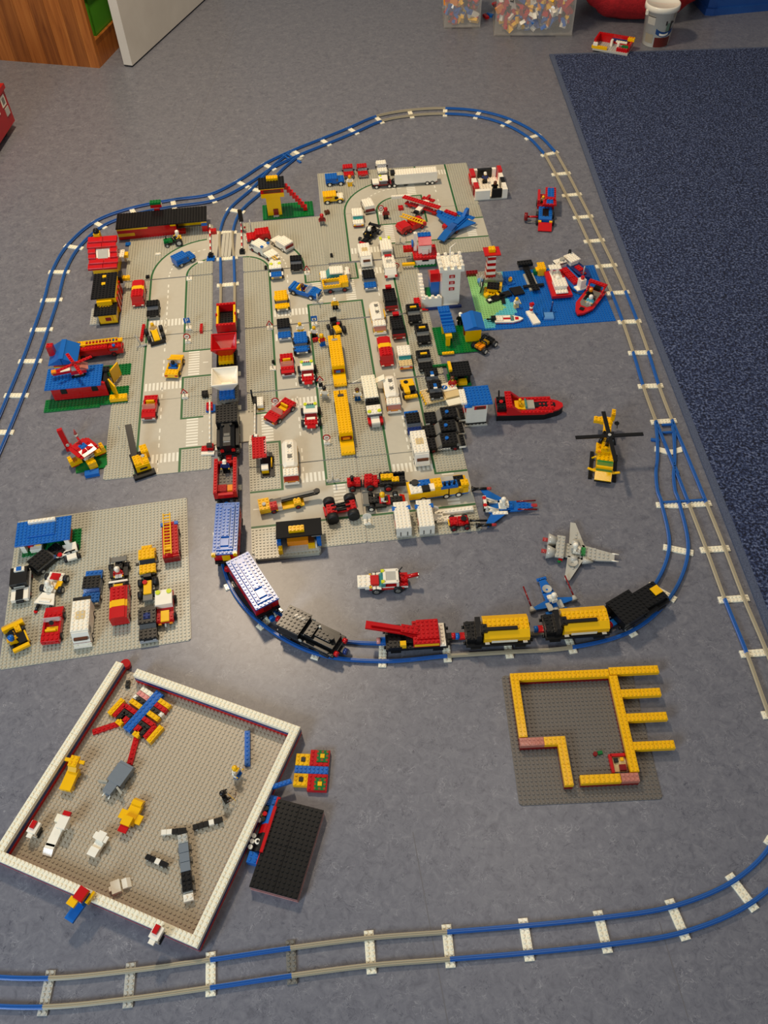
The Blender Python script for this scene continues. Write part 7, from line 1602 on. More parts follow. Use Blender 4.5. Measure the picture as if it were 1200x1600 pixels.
t.b('rear_deck', 0, -3.8, 4.8, 3.6, 2, 1, 'red'); t.b('winch', 0, -4, 5.8, 2, 1.6, 2, 'red'); t.bar('crane_arm', (0, -4, 7), (0, -7.2, 9.6), .5, 'red'); t.bar('hook_line', (0, -7.2, 9.6), (0, -7.4, 6.6), .14, 'lgrey'); t.bar('hook', (0, -7.4, 6.6), (0, -6.8, 6), .2, 'lgrey'); t.bar('aerial', (1, -2.6, 9), (1.4, -3.6, 12.6), .13, 'black'); t.bar('light_bar', (-1.4, -2.8, 9.8), (1.2, -2.8, 9.8), .15, 'black')
# spacecraft
t = Th('spaceship', 'blue and white spaceship with swept wings and red lance tips', 'toy spaceship', (271.7, 1205.5), -89.9, 0, k=1.1)
t.pr('hull', [(-2, -4), (2, -4), (1.6, 4), (.6, 7.4), (-.6, 7.4), (-1.6, 4)], 2, 1, 'blue', [(-.5, 4+i) for i in range(3)] + [(.5, 4+i) for i in range(3)])
for sx in (-1, 1):
    t.pr('wing', sorted_ := ([(sx*1.4, 1.6), (sx*1.4, -3.2), (sx*5.8, -5.4), (sx*6.4, -4.6)] if sx < 0 else [(sx*6.4, -4.6), (sx*5.8, -5.4), (sx*1.4, -3.2), (sx*1.4, 1.6)][::1]), 2.2, .8, 'blue')
    t.bar('engine', (sx*6, -6.6, 3.4), (sx*6, -3.8, 3.4), .4, 'black'); t.cy('engine_cone', sx*6, -6.6, 3.4, .4, 3, 'black', r2=.8, rot=(90, 0, 0)); t.bar('engine_tip', (sx*6, -3.8, 3.4), (sx*6, -2.6, 3.4), .4, 't_red'); t.bar('lance', (sx*1.3, 3.4, 3.4), (sx*1.5, 8.4, 3), .2, 'dred'); t.b('tail_frame', sx*1.4, -3.2, 3, .8, 3.4, 1, 'white', 0); t.bar('tail_strut', (sx*1.4, -4.2, 3.6), (sx*1.4, -5, 8), .32, 'white'); t.bar('tail_strut', (sx*1.4, -1.6, 3.6), (sx*1.4, -5, 8), .28, 'white'); t.cy('tail_lamp', sx*1.2, -5.1, 8, .5, 1, 'red')
t.b('tail_beam', 0, -5, 7.4, 4, .8, 1.2, 'white', 0); t.b('nose_lance', 0, 7.8, 2.4, 1, 1.6, .8, 't_red', 0); t.b('seat', 0, -.4, 3, 2, 2, 1, 'white', 0); t.b('console', 0, 1.8, 3, 2, 1, 1.6, 'blue'); t.b('engine_block', 0, -4.6, 2, 2.4, 1.6, 3, 'black', 0); t.b('side_plate', 2.2, -1.2, 3, 1, 4, .6, 'white'); 
p, z = t.w(0, -.2, 4); fig('white space figure seated in the blue and white spaceship', p, t.rot, z, 'white', 'white', ('helmet', 'white'), sit=True, head='white', pack='white')
t = Th('spaceship', 'grey arrow-shaped spaceship with two large engine cones', 'toy spaceship', (414.7, 1072.0), -104.0, 0, k=1.16)
t.pr('nose', [(-2.2, 1), (2.2, 1), (1, 8.6), (-1, 8.6)], 2, 1, 'lgrey', [(-.5, 2+i) for i in range(6)] + [(.5, 2+i) for i in range(6)] + [(-1.4, 2+i) for i in range(3)] + [(1.4, 2+i) for i in range(3)])
t.pr('wing', [(-1.6, 1.8), (-8.4, -1.0), (-8.4, -2.2), (-1.6, -2)], 2, 1, 'lgrey', [(-2-i, -.6) for i in range(4)]); t.pr('wing', [(1.6, -2), (8.4, -2.2), (8.4, -1.0), (1.6, 1.8)], 2, 1, 'lgrey', [(2+i, -.6) for i in range(4)])
t.b('hull', 0, -1.6, 2, 4, 6, 1, 'lgrey'); t.b('cross_plate', 0, -4, 4.6, 6.4, 2, 1, 'lgrey'); t.b('cross_mount', 0, -4, 3, 2, 2, 1.6, 'dgrey', 0)
for sx in (-1.7, 1.7): t.cy('engine_cone', sx, -5, 4, 1.0, 5, 'lgrey', r2=1.7, rot=(90, 0, 0)); t.bar('engine_tip', (sx, -6.8, 4), (sx, -8.2, 4), .5, 't_red'); t.cy('side_tank', sx*1.35, -1.4, 3, .8, 4, 'lgrey', rot=(-90, 0, 0)); t.bar('probe', (sx*.6, 8, 3), (sx*.6, 9.6, 3), .16, 'white')
t.add('dish', lathe_mesh('dish', [(.3, 0), (1.1, .35), (1.2, .4)], 'lgrey'), (3.6, -.8, 3.4)); t.cy('side_cone', 2.4, 1.4, 3.2, .9, 6, 'lgrey', r2=.2, rot=(-90, 0, 0)); t.b('green_console', 0, 1.4, 3, 2, 1, 2, 't_green', 0); t.b('red_light', 3, -3.6, 3, 1, 1, 1, 'red'); t.cy('green_light', 3.6, -3.8, 2.4, .4, 1.2, 'green')
p, z = t.w(0, -.6, 3.4); fig('white space figure seated in the grey spaceship', p, t.rot, z, 'white', 'white', ('helmet', 'white'), sit=True, head='white', pack='lgrey')
t = Th('spaceship', 'small blue spaceship with two long red antennae', 'toy spaceship', (340.6, 958.3), 14.5, 0, k=1.05)
t.b('hull', 0, -.6, 2, 3, 5, 1, 'blue', 0); t.pr('nose', [(-1.5, 1.6), (1.5, 1.6), (.8, 5.6), (-.8, 5.6)], 2, 1, 'blue'); t.b('nose_bar', 0, 5.8, 2, 2.6, .9, 1, 'blue'); t.add('dish', lathe_mesh('dish', [(.3, 0), (1.1, .35), (1.2, .4)], 'lgrey'), (0, 2.4, 3.0)); t.b('seat', 0, -1, 3, 2, 2, .8, 'blue'); t.b('console', 0, .8, 3, 1.6, .7, 1.6, 'blue', 0); t.b('grey_panel', -1.4, -2.6, 3, 1.4, 2.4, .8, 'lgrey', 0); t.b('grey_panel', 1.4, -2.6, 3, 1.4, 2.4, .8, 'lgrey', 0); t.cy('thruster', 0, -3.2, 2.2, .8, 3, 'lgrey', rot=(90, 0, 0))
for sx in (-1, 1): t.pr('wing', [(sx*5.2, -1.4), (sx*5.2, -2.2), (sx*1.4, -2.6), (sx*1.4, -.4)][::sx], 2, .8, 'blue'); t.cy('antenna_cone', sx*5.6, -2.4, 2, .9, 3.4, 'lgrey', r2=.35, rot=(-75, 0, 0)); t.bar('antenna', (sx*5.6, -1.2, 3), (sx*5.6, 4.4, 5.4), .2, 'dred'); t.b('foot', sx*2, -4.2, 0, 1.6, 1.6, 2, 'blue', 0)
p, z = t.w(0, -1.2, 3.8); fig('white space figure seated in the small blue spaceship', p, t.rot, z, 'white', 'white', ('helmet', 'white'), sit=True, head='white', pack='white')
t = Th('buggy', 'black buggy with yellow seats beside the green plate', 'buggy', (285.0, 1763.6), -46.7, 0, k=1.06); t.wheels(2.2, (2.4, -2.4), 1.05, 1, 'white'); t.b('frame', 0, 0, 2, 2.6, 7, 1.2, 'black', 0); t.b('bonnet', 0, 2.4, 3.2, 2.6, 2.4, 1.4, 'black'); t.b('seat', 0, .4, 3.2, 2, 1.6, 2.2, 'yellow', 0)
for sx in (-.7, .7): t.b('rear_seat', sx, -2.2, 3.2, 1.2, 2.2, 2.4, 'orange', 0)
t.bar('roll_bar', (-1.3, -.8, 3), (-1.3, -.8, 7.4), .25, 'black'); t.bar('roll_bar', (1.3, -.8, 3), (1.3, -.8, 7.4), .25, 'black'); t.bar('roll_bar', (-1.3, -.8, 7.4), (1.3, -.8, 7.4), .25, 'black')
# little red building at the rug edge
t = Th('toy_house', 'unfinished red and white brick house at the corner of the rug', 'toy building', (968.0, 3482.0), -27, 0, k=1.1)
t.e.location.z = .007; t.e.location.y += .02
t.b('base', 0, 0, 0, 16, 9, 2, 'lgrey')
for z in (2, 5, 8): t.b('rear_wall', 0, 4, z, 16, 1, 3, 'red'); t.b('left_wall', -7.5, 0, z, 1, 7, 3, 'red')
t.b('rear_band', 2, 3.4, 5, 7, .4, 3, 'navy', 0); t.b('front_wall', -5, -4, 2, 7, 1, 3, 'yellow'); t.b('corner', -7, -4, 5, 2, 1, 3, 'white'); t.b('inner_post', -1, 1.4, 2, 1, 2, 6, 'white', 0); t.b('inner_post', 2.4, -.6, 2, 1, 1, 6, 'white', 0); t.b('inner_top', 3.6, -.2, 8, 5, 1, 1.4, 'cream'); t.b('front_wall', 5, -3.4, 2, 5, 1, 4, 'red'); t.b('right_wall', 7.5, 0, 2, 1, 6, 6, 'red'); t.b('plant', 6, -2.6, 5.6, 3, 1.4, 2.4, 'green'); t.b('corner_block', 7, 3.4, 8, 3, 2, 3, 'yellow')

# ================================================================ grey parking plate at the left
AP = 7.9
t = Th('petrol_station', 'white petrol station with blue studded roof on a green plate', 'toy building', (-752.0, 1155.9), AP, 1.6, k=1.06)
t.b('ground_plate', 1, -.4, 0, 15, 7, .8, 'green')
for z in (.8, 3.8, 6.8): t.b('left_wall', -5.6, 0, z, 1.2, 5.4, 3, 'white', 0); t.b('right_wall', 5.6, 0, z, 1.2, 5.4, 3, 'white', 0)
t.b('side_panel', 6.3, .2, 3, .3, 4, 4.6, 'red', 0); t.b('back_wall', 0, 2.6, .8, 10, .8, 4, 'white', 0); t.b('counter', -2.6, -2.0, .8, 3, 2, 3, 'white', 0); t.b('red_pump', -4, -1.4, 3, 1.4, 1, 2.8, 'red', 0); t.b('yellow_pump', -2, -1.2, 3.8, 1.4, 1, 2.4, 'yellow', 0); t.b('rack', 0, .6, .8, 3, 1, 4, 'black', 0)
t.b('roof', -5, .6, 10, 4, 8, 1, 'blue'); t.b('roof', 0, .6, 10, 6, 8, 1, 'blue'); t.b('roof', 5, .6, 10, 4, 8, 1, 'blue'); t.b('roof_ridge', -.4, .8, 11, 7, 4, 1, 'blue'); t.b('roof_sign', -.4, 3.6, 11, 7, 1, 2.4, 'white')
t = Th('car', 'black saloon car reversing from the petrol station', 'car', (-740.8, 1102.5), -39.5, k=1.1); sedan(t, 'black', 'black', L=9, glass='t_smoke', bumper='dgrey', lamps='lgrey', h=2.6, hub='lgrey', rearL=.6, hoodL=2.6)
t = Th('police_bike', 'white police quad with red and blue lamps by the petrol station', 'quad', (-692.2, 1121.5), 200, k=1.1); t.wheels(1.6, (1.8, -1.4), .7, .8, 'tyre'); t.b('frame', 0, 0, 1.6, 2, 5, 1, 'black', 0); t.b('body', 0, -.8, 2.6, 3.4, 3, 1.6, 'white', 0); t.b('nose', 0, 1.8, 2.2, 2.4, 1.8, 1.6, 'white', 0); t.bar('handlebar', (-1.2, .6, 5), (1.2, .6, 5), .2, 'black'); t.bar('stem', (0, .6, 3), (0, .6, 5), .25, 'black'); t.b('lamp_arm', 2.4, .6, 3.4, 3, .8, .8, 'white', 0); t.cy('red_lamp', 2.6, .6, 4.2, .6, 1, 'red'); t.cy('blue_lamp', 4, .6, 3.8, .5, .9, 'blue')
t = Th('police_car', 'white and black police car with blue roof lamp at the plate edge', 'car', (-780.5, 1034.8), 190, k=1.12); t.wheels(1.8, (2.6, -2.6), .85, .8, 'dred'); t.b('chassis', 0, 0, 1.2, 2.6, 8.6, 1, 'black', 0); t.b('body', 0, 0, 2.2, 4, 9, 2, 'white', 0); t.b('bonnet', 0, 3, 4.2, 4, 3, .7, 'white', 0); t.b('bonnet_stripe', 0, 3.1, 4.6, 1.8, 3, .6, 'black', 0); t.b('cabin', 0, -1.4, 4.2, 4, 5, 3.6, 'black', 0); t.b('roof', 0, -1.4, 7.8, 4, 5, .9, 'black', 0); t.b('lamp_bar', -.2, -3, 8.7, 2.4, 1.2, 1.2, 'white', 0); t.b('blue_lamp', -.2, -3, 9.9, 1.2, 1.1, .6, 'blue', 0); t.b('screen_mark', 0, 1.2, 5.4, 2.6, .2, 1, 'lgrey', 0); t.b('side_rail', -2.1, .4, 3.4, .4, 8, 1, 'silver', 0); t.b('grille', 0, 4.7, 2.4, 1.8, .5, 1.6, 'black', 0)
t = Th('space_buggy', 'white six-wheeled space buggy on the grey plate', 'toy vehicle', (-714.3, 1023.4), -189.6, k=1.06); t.wheels(2.4, (-3.6, -.2), .95, 1, 'lgrey'); t.b('frame', 0, -.4, 2, 2.6, 9, 1, 'white', 0); t.b('rear_deck', 0, -3.6, 3, 4, 2.4, 1.4, 'white'); t.b('rear_stripe', 0, -3.4, 4.5, 2.4, 2, .5, 'red', 0); t.pr('front_plate', [(-2.6, 4.6), (-1.6, 1.4), (1.6, 1.4), (2.6, 4.6)], 3, 1, 'white'); t.b('yellow_panel', -1.6, -1.2, 3, 1.4, 2.4, 1.2, 'yellow', 0); t.b('front_bar', 0, 3.8, 4, 3, .7, .8, 'white', 0)
for sx in (-1.6, 1.6): t.bar('front_leg', (sx, 4, 2.6), (sx*1.1, 6.2, 1.2), .4, 'black'); t.cy('foot_lamp', sx*1.1, 6.4, .4, .45, 1.2, 'red')
p, z = t.w(.2, -.2, 3.2); fig('white space figure riding the white buggy', p, t.rot, z, 'white', 'white', ('helmet', 'white'), sit=True, head='white', pack='white')
t = Th('loader', 'yellow loader with blue-capped driver at the plate corner', 'loader', (-759.4, 909.5), 30.6, k=1.06); t.wheels(1.8, (1.6, -2), .8, .9, 'tyre'); t.b('frame', 0, -.4, 1.8, 2.6, 7, 1, 'black', 0); t.sl('bucket', 0, 4.0, 1, 5.2, 2.4, 3.6, 'yellow', lip=.6, top=1, st=0); t.b('arm', .8, 2, 3, 1.4, 2.4, 1.4, 'yellow'); t.b('engine', 1, -1.6, 2.8, 2, 3, 3, 'black', 0); t.b('engine_frame', 2.1, -1.6, 2.8, .4, 3.2, 3.2, 'yellow', 0); t.b('rear_panel', 0, -3.8, 2.8, 4, 1, 2, 'yellow', 0); t.b('dash', -1, 1, 2.8, 1.6, 1, 2.4, 'yellow', 0); t.add('steering_wheel', cyl_mesh(.8, .12, 'black'), (-1, .6, 6), (30, 0, 0))
p, z = t.w(-1.1, -1.4, 2.8); fig('blue-capped figure in yellow driving the loader', p, t.rot, z, 'yellow', 'yellow', ('helmet', 'blue'), sit=True, k=1.05)
t = Th('convertible', 'open red convertible with yellow seat on the grey plate', 'car', (-690.3, 931.8), 5, k=1.16); cabrio(t, 'red', 'yellow', glass='t_clear', hub='dgrey', L=9)
t = Th('caravan', 'large cream camper van on the grey plate', 'van', (-626.0, 930.1), 187, k=1.14); van(t, 'white', L=9.6, h=6, hatch='tan', screen='white', front='white'); t.b('front_window', 0, 4.5, 6.2, 3, .6, 1.6, 'brown', 0); t.b('bumper_shelf', 0, 5.0, 1.2, 4, 1, 1, 'white', 0); t.b('waist_line', 0, 4.75, 3.6, 4, .2, .5, 'dred', 0); t.b('rear_spoiler', 0, -5.2, 9.6, 4, 1.2, 1, 'black', 0)
t = Th('pickup', 'blue pickup with black roof behind the cream camper van on the plate', 'car', (-624.8, 1023.1), -3+187, k=1.12); pickup(t, 'blue', 'black', 'blue', base='bgrey', L=9, tray=2.4, glass='t_blue')
t = Th('formula_car', 'black racing car with white wing driven by a red-suited figure', 'racing car', (-574.8, 1054.3), 188, k=1.0); racer(t, 'black', 'black', driver=('white-helmeted figure in red driving the racing car on the plate', 'red', 'white', 'white'), wing='dgrey', L=10); t.b('front_wing', 0, 2.6, 4.6, 5, .6, .6, 'white', 0); t.b('nose_box', 0, 4.2, 3.2, 2.4, 1.6, 1.6, 'yellow', 0)
t = Th('van', 'red van with yellow stripe on the grey plate', 'van', (-557.3, 975.9), 8, k=1.14); van(t, 'red', stripe='yellow', screen='t_red', hub='dred', L=10)
t = Th('fire_engine', 'red fire engine with yellow ladder standing on the grey plate', 'fire engine', (-472.1, 1135.3), 9, k=1.1); t.wheels(1.75, (3.4, -3.4), .8, .7, 'dred'); t.b('chassis', 0, 0, 1, 2.6, 10.8, 1, 'black', 0); t.b('body', 0, 0, 2, 4, 11, 5, 'red', 0); t.b('rear_panel', 0, -5.6, 2, 3.9, .4, 4.4, 'dred', 0); t.b('body_top', .6, 0, 7, 2.8, 10, .8, 'red')
for sx in (-1, 1): t.b('ladder_rail', sx*.85-.5, 1.2, 9, .3, 13, .8, 'yellow', 0); t.b('roof_lamp', sx*1.7, 4.6, 7.2, 1, 1, 1.2, 'blue', 0); t.b('side_locker', sx*2.0, -1, 3.4, .2, 5, 2.4, 'dred', 0)
for i in range(13): t.b('rung', -.5, -4.8+i*1.0, 9.05, 1.5, .28, .6, 'yellow', 0)
t.b('ladder_mount', -.5, -3, 7.6, 1.6, 1.6, 1.4, 'yellow', 0)
t = Th('car', 'yellow car with stepped roof on the grey plate', 'car', (-516.4, 1085.0), 188, k=1.1); sedan(t, 'yellow', 'yellow', L=7.4, glass='black', bumper='black', lamps='dgrey', rearL=1.2); t.b('roof_step', 0, -3.2, 6.2, 2.6, 1.4, 1.2, 'yellow')
for sx in (-1, 1): t.b('mirror', sx*2.4, 1, 5, .8, .7, 1, 'black', 0)
t = Th('tractor', 'black tractor with yellow bonnet and red lamp on the grey plate', 'tractor', (-507.0, 1018.6), 188, k=1.06); t.wheels(1.9, (2, -1.6), 1.05, 1.1, 'tyre'); t.b('frame', 0, 0, 2, 2.2, 6, 1, 'black', 0); t.b('bonnet', 0, .4, 3, 2, 4, 2, 'yellow', 0); t.b('front_plate', 0, 3.2, 2.2, 2.4, 1.8, 1.8, 'dgrey', 0); t.cy('red_lamp', .6, -1, 5, .6, 1, 'red'); t.b('seat', 0, -3, 3, 2, 1, 3, 'black', 0)
t = Th('tow_truck', 'white-roofed red tow truck with yellow-green lamps on the grey plate', 'tow truck', (-462.5, 965.2), 188, k=1.1); t.wheels(2.0, (2.6, -2.4), .95, .9, 'tyre'); t.b('chassis', 0, 0, 1.8, 2.6, 8, 1, 'black', 0); t.b('body', 0, 0, 2.8, 4, 8.6, 1.8, 'red', 0); t.b('bonnet', 0, 2.8, 4.6, 2, 3, 1, 'yellow', 0); t.b('cabin', 0, -1.6, 4.6, 3.8, 4, 3.4, 'white', 0); t.b('roof', 0, -1.6, 8, 4, 4.2, 1, 'white', 0)
for sx in (-1, 1): t.b('wing', sx*1.5, 3.4, 4.6, 1, 1.6, .8, 'red'); t.cy('roof_lamp', sx*1.3, -3, 9, .6, .6, 'lime'); t.b('front_lamp', sx*1.3, 4.5, 3, .8, .4, 1, 'orange', 0)
t.bar('hook', (0, 4.4, 3.6), (0, 5.2, 2.4), .25, 'lgrey'); t.b('side_rail', 2.1, -1, 6, .3, 3, 1, 'silver', 0); t.b('roof_tab', 0, -1.6, 7.2, 2.4, .3, .6, 'dgrey', 0)
t = Th('police_car', 'black car with silver bumper at the near corner of the grey plate', 'car', (-492.6, 928.1), 188, k=1.14); sedan(t, 'black', 'black', L=8.6, glass='t_smoke', bumper='silver', lamps='silver', h=2.6); t.b('roof_tile', 0, -1, 7.5, 1.6, 1.6, .5, 'navy', 0)

# ================================================================ walled enclosure
ZA = -22.5
ZC = (-431, 573)
def zoo(x, y):   # studs from the centre of the enclosure -> mm
    a = R(ZA); return (ZC[0] + 8*(x*math.cos(a) - y*math.sin(a)), ZC[1] + 8*(x*math.sin(a) + y*math.cos(a)))
t = Th('brick_enclosure', 'low square wall of white bricks over blue and red courses', 'wall', ZC, ZA, 1.6)
def course(x0, y0, x1, y1, z, c, off, st, nm='brick'):
    # run of 2 x 8 bricks from one point to another along an axis
    L = abs(x1-x0)+abs(y1-y0); horiz = abs(x1-x0) > abs(y1-y0); u = 0; first = True
    while u < L-.01:
        ln = min(off if first and off else 8, L-u); first = False
        a = u+ln/2
        if horiz: t.b(nm, min(x0, x1)+a, y0, z, ln, 2, 3, c, st)
        else: t.b(nm, x0, min(y0, y1)+a, z, 2, ln, 3, c, st)
        u += ln
for z, c, o in ((0, 'red', 4), (3, 'navy', 0), (6, 'cream', 4)):
    st = 1 if z == 6 else 0
    course(-24, -23, -24, 25, z, c, o, st)                 # left run
    course(-25, -24, 25, -24, z, c, o, st)                 # near run
    course(24, -23, 24, 25, z, c, o, st)                   # right run
    course(-19, 24, 23, 24, z, c, o, st)                   # far run
t.cy('end_post', -23.6, 26, 0, 1.2, 4, 'red')
loose('small black tile in the gap of the enclosure wall', zoo(-20.5, 21.6), ZA+24, 1, 2, 2, 'black')
# butterfly of bricks
t = Th('brick_butterfly', 'flat butterfly of red, yellow and black bricks with blue body', 'brick model', (-474.8, 734.2), -35.4, 1.6, k=1.16)
t.b('body', 0, 0, 0, 2, 10, 3, 'blue')
for sx in (-1, 1):
    for i, c in enumerate(('cream' if sx < 0 else 'yellow', 'pink' if sx < 0 else 'red', 'black', 'yellow')): t.b('upper_wing_brick', sx*2.5, 3.6-1.1*i, 0, 3, 1.05, 3, c)
    t.b('upper_wing_spot', sx*3.6, 1.4, 0, .9, 1, 3.02, 'white')
    for x, y, w, d, c in ((2.6, -1.2, 3.2, 1.0, 'red'), (2.4, -2.3, 2.8, 1.0, 'black'), (3.2, -3.4, 1, 2, 'black'), (1.7, -3.5, 1.2, 1.4, 'red'), (4.3, -2.6, 1, 3.2, 'red'), (2.4, -4.5, 1.6, 1.2, 'yellow'), (5.5, -2.4, 1.2, 4, 'yellow')): t.b('lower_wing_brick', sx*x, y, 0, w, d, 3, c)
t.b('feeler', -4.2, -6.8, 0, 1.2, 5.6, 1.4, 'red', 1, rot=(0, 0, -36)); t.b('feeler', 4.0, -7.4, 0, 1.2, 5.8, 1.4, 'red', 1, rot=(0, 0, 30))
# animals
def animal(name, label, pos, rot, parts, z=1.6, k=1.05, cat='toy animal'):
    t = Th(name, label, cat, pos, rot, z, k=k)
    for p in parts:
        nm, x, y, zz, w, d, h, c = p[:8]; st = p[8] if len(p) > 8 else 0
        if nm.startswith('/'): t.sl(nm[1:], x, y, zz, w, d, h, c, turn=p[9] if len(p) > 9 else 0, lip=.8, top=1, st=st)
        else: t.b(nm, x, y, zz, w, d, h, c, st, rot=(0, 0, p[9] if len(p) > 9 else 0))
    return t
animal('toy_giraffe', 'yellow brick animal with a raised head near the left wall', (-586.8, 611.0), -13.3, [('leg', -.8, -2.4, 0, .9, .9, 2.4, 'yellow'), ('leg', .8, -2.4, 0, .9, .9, 2.4, 'yellow'), ('leg', -.8, .6, 0, .9, .9, 2.4, 'yellow'), ('leg', .8, .6, 0, .9, .9, 2.4, 'yellow'), ('body', 0, -1, 2.4, 2.6, 5, 2.4, 'yellow'), ('/neck', 0, 1.4, 4.8, 2, 2, 3, 'yellow', 0, 180), ('head', 0, 2.4, 7.4, 2, 2.4, 1.6, 'yellow', 1), ('ear', -1.6, 2.6, 7, 1.4, .8, 1, 'yellow'), ('ear', 1.6, 2.6, 7, 1.4, .8, 1, 'yellow')])
t = animal('toy_elephant', 'grey elephant with big ears in the middle of the enclosure', (-499.4, 603.3), -209.5, [('leg', -1.6, -2.2, 0, 1.4, 1.4, 3, 'bgrey'), ('leg', 1.6, -2.2, 0, 1.4, 1.4, 3, 'bgrey'), ('leg', -1.6, 1.4, 0, 1.4, 1.4, 3, 'bgrey'), ('leg', 1.6, 1.4, 0, 1.4, 1.4, 3, 'bgrey'), ('body', 0, -.6, 3, 4.6, 5.4, 4.4, 'bgrey'), ('/rump', 0, -3.6, 3, 4.4, 1.4, 4.2, 'bgrey', 0, 180), ('head', 0, 3.0, 3.6, 2.8, 2.6, 3.6, 'bgrey'), ('/brow', 0, 4.6, 4, 2.6, 1.2, 3, 'bgrey'), ('trunk', 0, 5, 1, 1, 1, 3.6, 'bgrey'), ('ear', -2.8, 3, 3.6, 2.6, .6, 3.8, 'grey', 0, -20), ('ear', 2.8, 3, 3.6, 2.6, .6, 3.8, 'grey', 0, 20)], k=.84)
t.bar('tusk', (-.9, 4.6, 4), (-1, 6, 3.4), .2, 'white'); t.bar('tusk', (.9, 4.6, 4), (1, 6, 3.4), .2, 'white')
animal('toy_duck', 'yellow duck with red bill in the enclosure', (-466.7, 533.1), -201.4, [('foot', 0, 0, 0, 2.4, 2.4, 1, 'yellow'), ('body', 0, -.4, 1, 2.6, 4.4, 2.6, 'yellow'), ('/tail', 0, -3, 2, 2.4, 1.6, 2.6, 'yellow', 0, 180), ('wing', -1.9, .2, 2.2, 1.4, 2, 1.2, 'yellow'), ('wing', 1.9, .2, 2.2, 1.4, 2, 1.2, 'yellow'), ('head', 0, 1.4, 3.6, 2.2, 2, 2.4, 'yellow'), ('bill', 0, 3, 3.6, 2, 1.6, 1.2, 'red')])
PEN = lambda lab, p, rt, z, **kw: animal('toy_penguin', lab, p, rt, [('foot', 0, .4, 0, 2, 1.6, 1.2, 'black'), ('body', 0, 0, 1.2, 1.8, 1.8, 3.6, 'black'), ('belly', 0, .9, 1.4, 1.6, .8, 3.4, 'white'), ('head', 0, -.1, 4.8, 2, 2.4, 2, 'white'), ('comb', .2, -.5, 6.8, 1, 1.6, 1.2, 'red'), ('beak', 0, 1.5, 5.2, 1.2, 1, 1, 'white')], z=z, **kw)
PEN('black and white bird with red comb near the left wall', (-631.8, 514.4), 160, 1.6, k=1.08)
PEN('black and white bird with red comb standing on the near wall', (-385.1, 331.0), 155, 30.4, k=1.1)
animal('toy_swan', 'long white swan with red crest in the enclosure', (-590.0, 508.4), -195.6, [('body', .6, .6, 0, 2, 4.4, 2.4, 'white'), ('/tail', .6, 3.4, 0, 2, 2.2, 2.4, 'white', 0, 0), ('breast', 0, -1.8, 0, 2.2, 1.4, 4, 'white'), ('neck', -.4, -2.2, 4, 1.4, 1.4, 2.6, 'white'), ('head', -.8, -1.6, 6.6, 2, 2.6, 2, 'white'), ('crest', -.8, -3.2, 7, 1.6, 1.2, 1.6, 'red'), ('printed_tile', 1.2, -2.6, 1, 1.6, 1.6, 2.4, 'cream')], k=1.1)
animal('toy_dog', 'small white brick dog in the enclosure', (-516.5, 484.5), -204.0, [('leg', -.6, -.8, 0, .7, .7, 1.6, 'white'), ('leg', .6, -.8, 0, .7, .7, 1.6, 'white'), ('leg', -.6, 1.6, 0, .7, .7, 1.6, 'white'), ('leg', .6, 1.6, 0, .7, .7, 1.6, 'white'), ('body', 0, .6, 1.6, 2, 3.4, 2, 'white'), ('/back', 0, 1.6, 3.6, 2, 1.8, 1, 'white', 0, 0), ('head', 0, -1.6, 3.6, 1.8, 2, 2.4, 'white'), ('ear', -1.2, -1.4, 4.6, .9, 1.4, 1, 'white'), ('ear', 1.2, -1.4, 4.6, .9, 1.4, 1, 'white')], k=1.05)
animal('toy_sheep', 'two-part white brick animal beside the near wall', (-468.2, 417.9), -70, [('body', 0, -.9, 0, 2.6, 1.9, 2.6, 'white'), ('/head', 0, 1.2, 0, 2, 1.7, 2.2, 'white', 0, 0), ('tail', 0, -2, 1.4, 1, .6, .9, 'white')])
animal('toy_parrot', 'red, yellow and blue parrot perched on the near wall', (-515.0, 391.0), 150, [('tail', .2, 2.4, 0, 2, 4, 1.4, 'blue', 0), ('body', .2, 0, 1.4, 1.8, 2.4, 3, 'blue'), ('wing', -1.2, -.6, 2, .6, 2.4, 2.4, 'yellow'), ('neck', .2, .2, 4.4, 1.6, 1.8, 1.2, 'lgrey'), ('head', .2, -.2, 5.6, 2, 2.4, 2, 'red'), ('beak', .8, 1.6, 5.4, 1.8, 1.6, 1.4, 'yellow')], z=30.4, k=1.1)
def badger(lab, p, rt, cols, k=1.05):
    L = len(cols); t = Th('toy_badger', lab, 'toy animal', p, rt, 1.6, k=k)
    for i, c in enumerate(cols): t.b('body_segment', 0, (i-L/2+.5)*1.12, 1.4, 1.1, 1.1, 1.6, c, 0)
    for y in (-L*.42, L*.42):
        for sx in (-.45, .45): t.b('leg', sx, y*1.0, 0, .35, .5, 1.5, 'lgrey', 0)
    t.b('head', 0, L*.56+.3, 1.6, 1.0, .8, 1.8, cols[-1], 0)
    return t
badger('black and white striped animal lying near the enclosure centre', (-413.8, 455.8), -113.5, ['black', 'black', 'white', 'black'])
badger('white and black animal behind the long grey crocodile', (-391.2, 503.7), -86.6, ['white', 'white', 'black', 'black'])
badger('long black animal with one white band in the enclosure', (-332.7, 515.0), -76.0, ['black', 'black', 'black', 'white', 'black'])
t = Th('toy_crocodile', 'long grey and black jointed animal with a white nose', 'toy animal', (-360.3, 444.8), -168.0, 1.6, k=1.06)
for i, c in enumerate(('lgrey', 'bgrey', 'bgrey', 'bgrey', 'black', 'black')): t.b('body_segment', 0, -5.4+1.9*i, 2, 2, 1.85, 2, c, 1 if i in (0, 4, 5) else 0)
t.b('tail_tile', 0, -6.6, 2, 2, .6, 2.2, 'black', 0); t.b('jaw', 0, 5.4, 1, 1.9, 1.2, 1.2, 'lgrey', 0); t.b('nose', 0, 6.2, 1.4, 2, 1.4, 1.8, 'white')
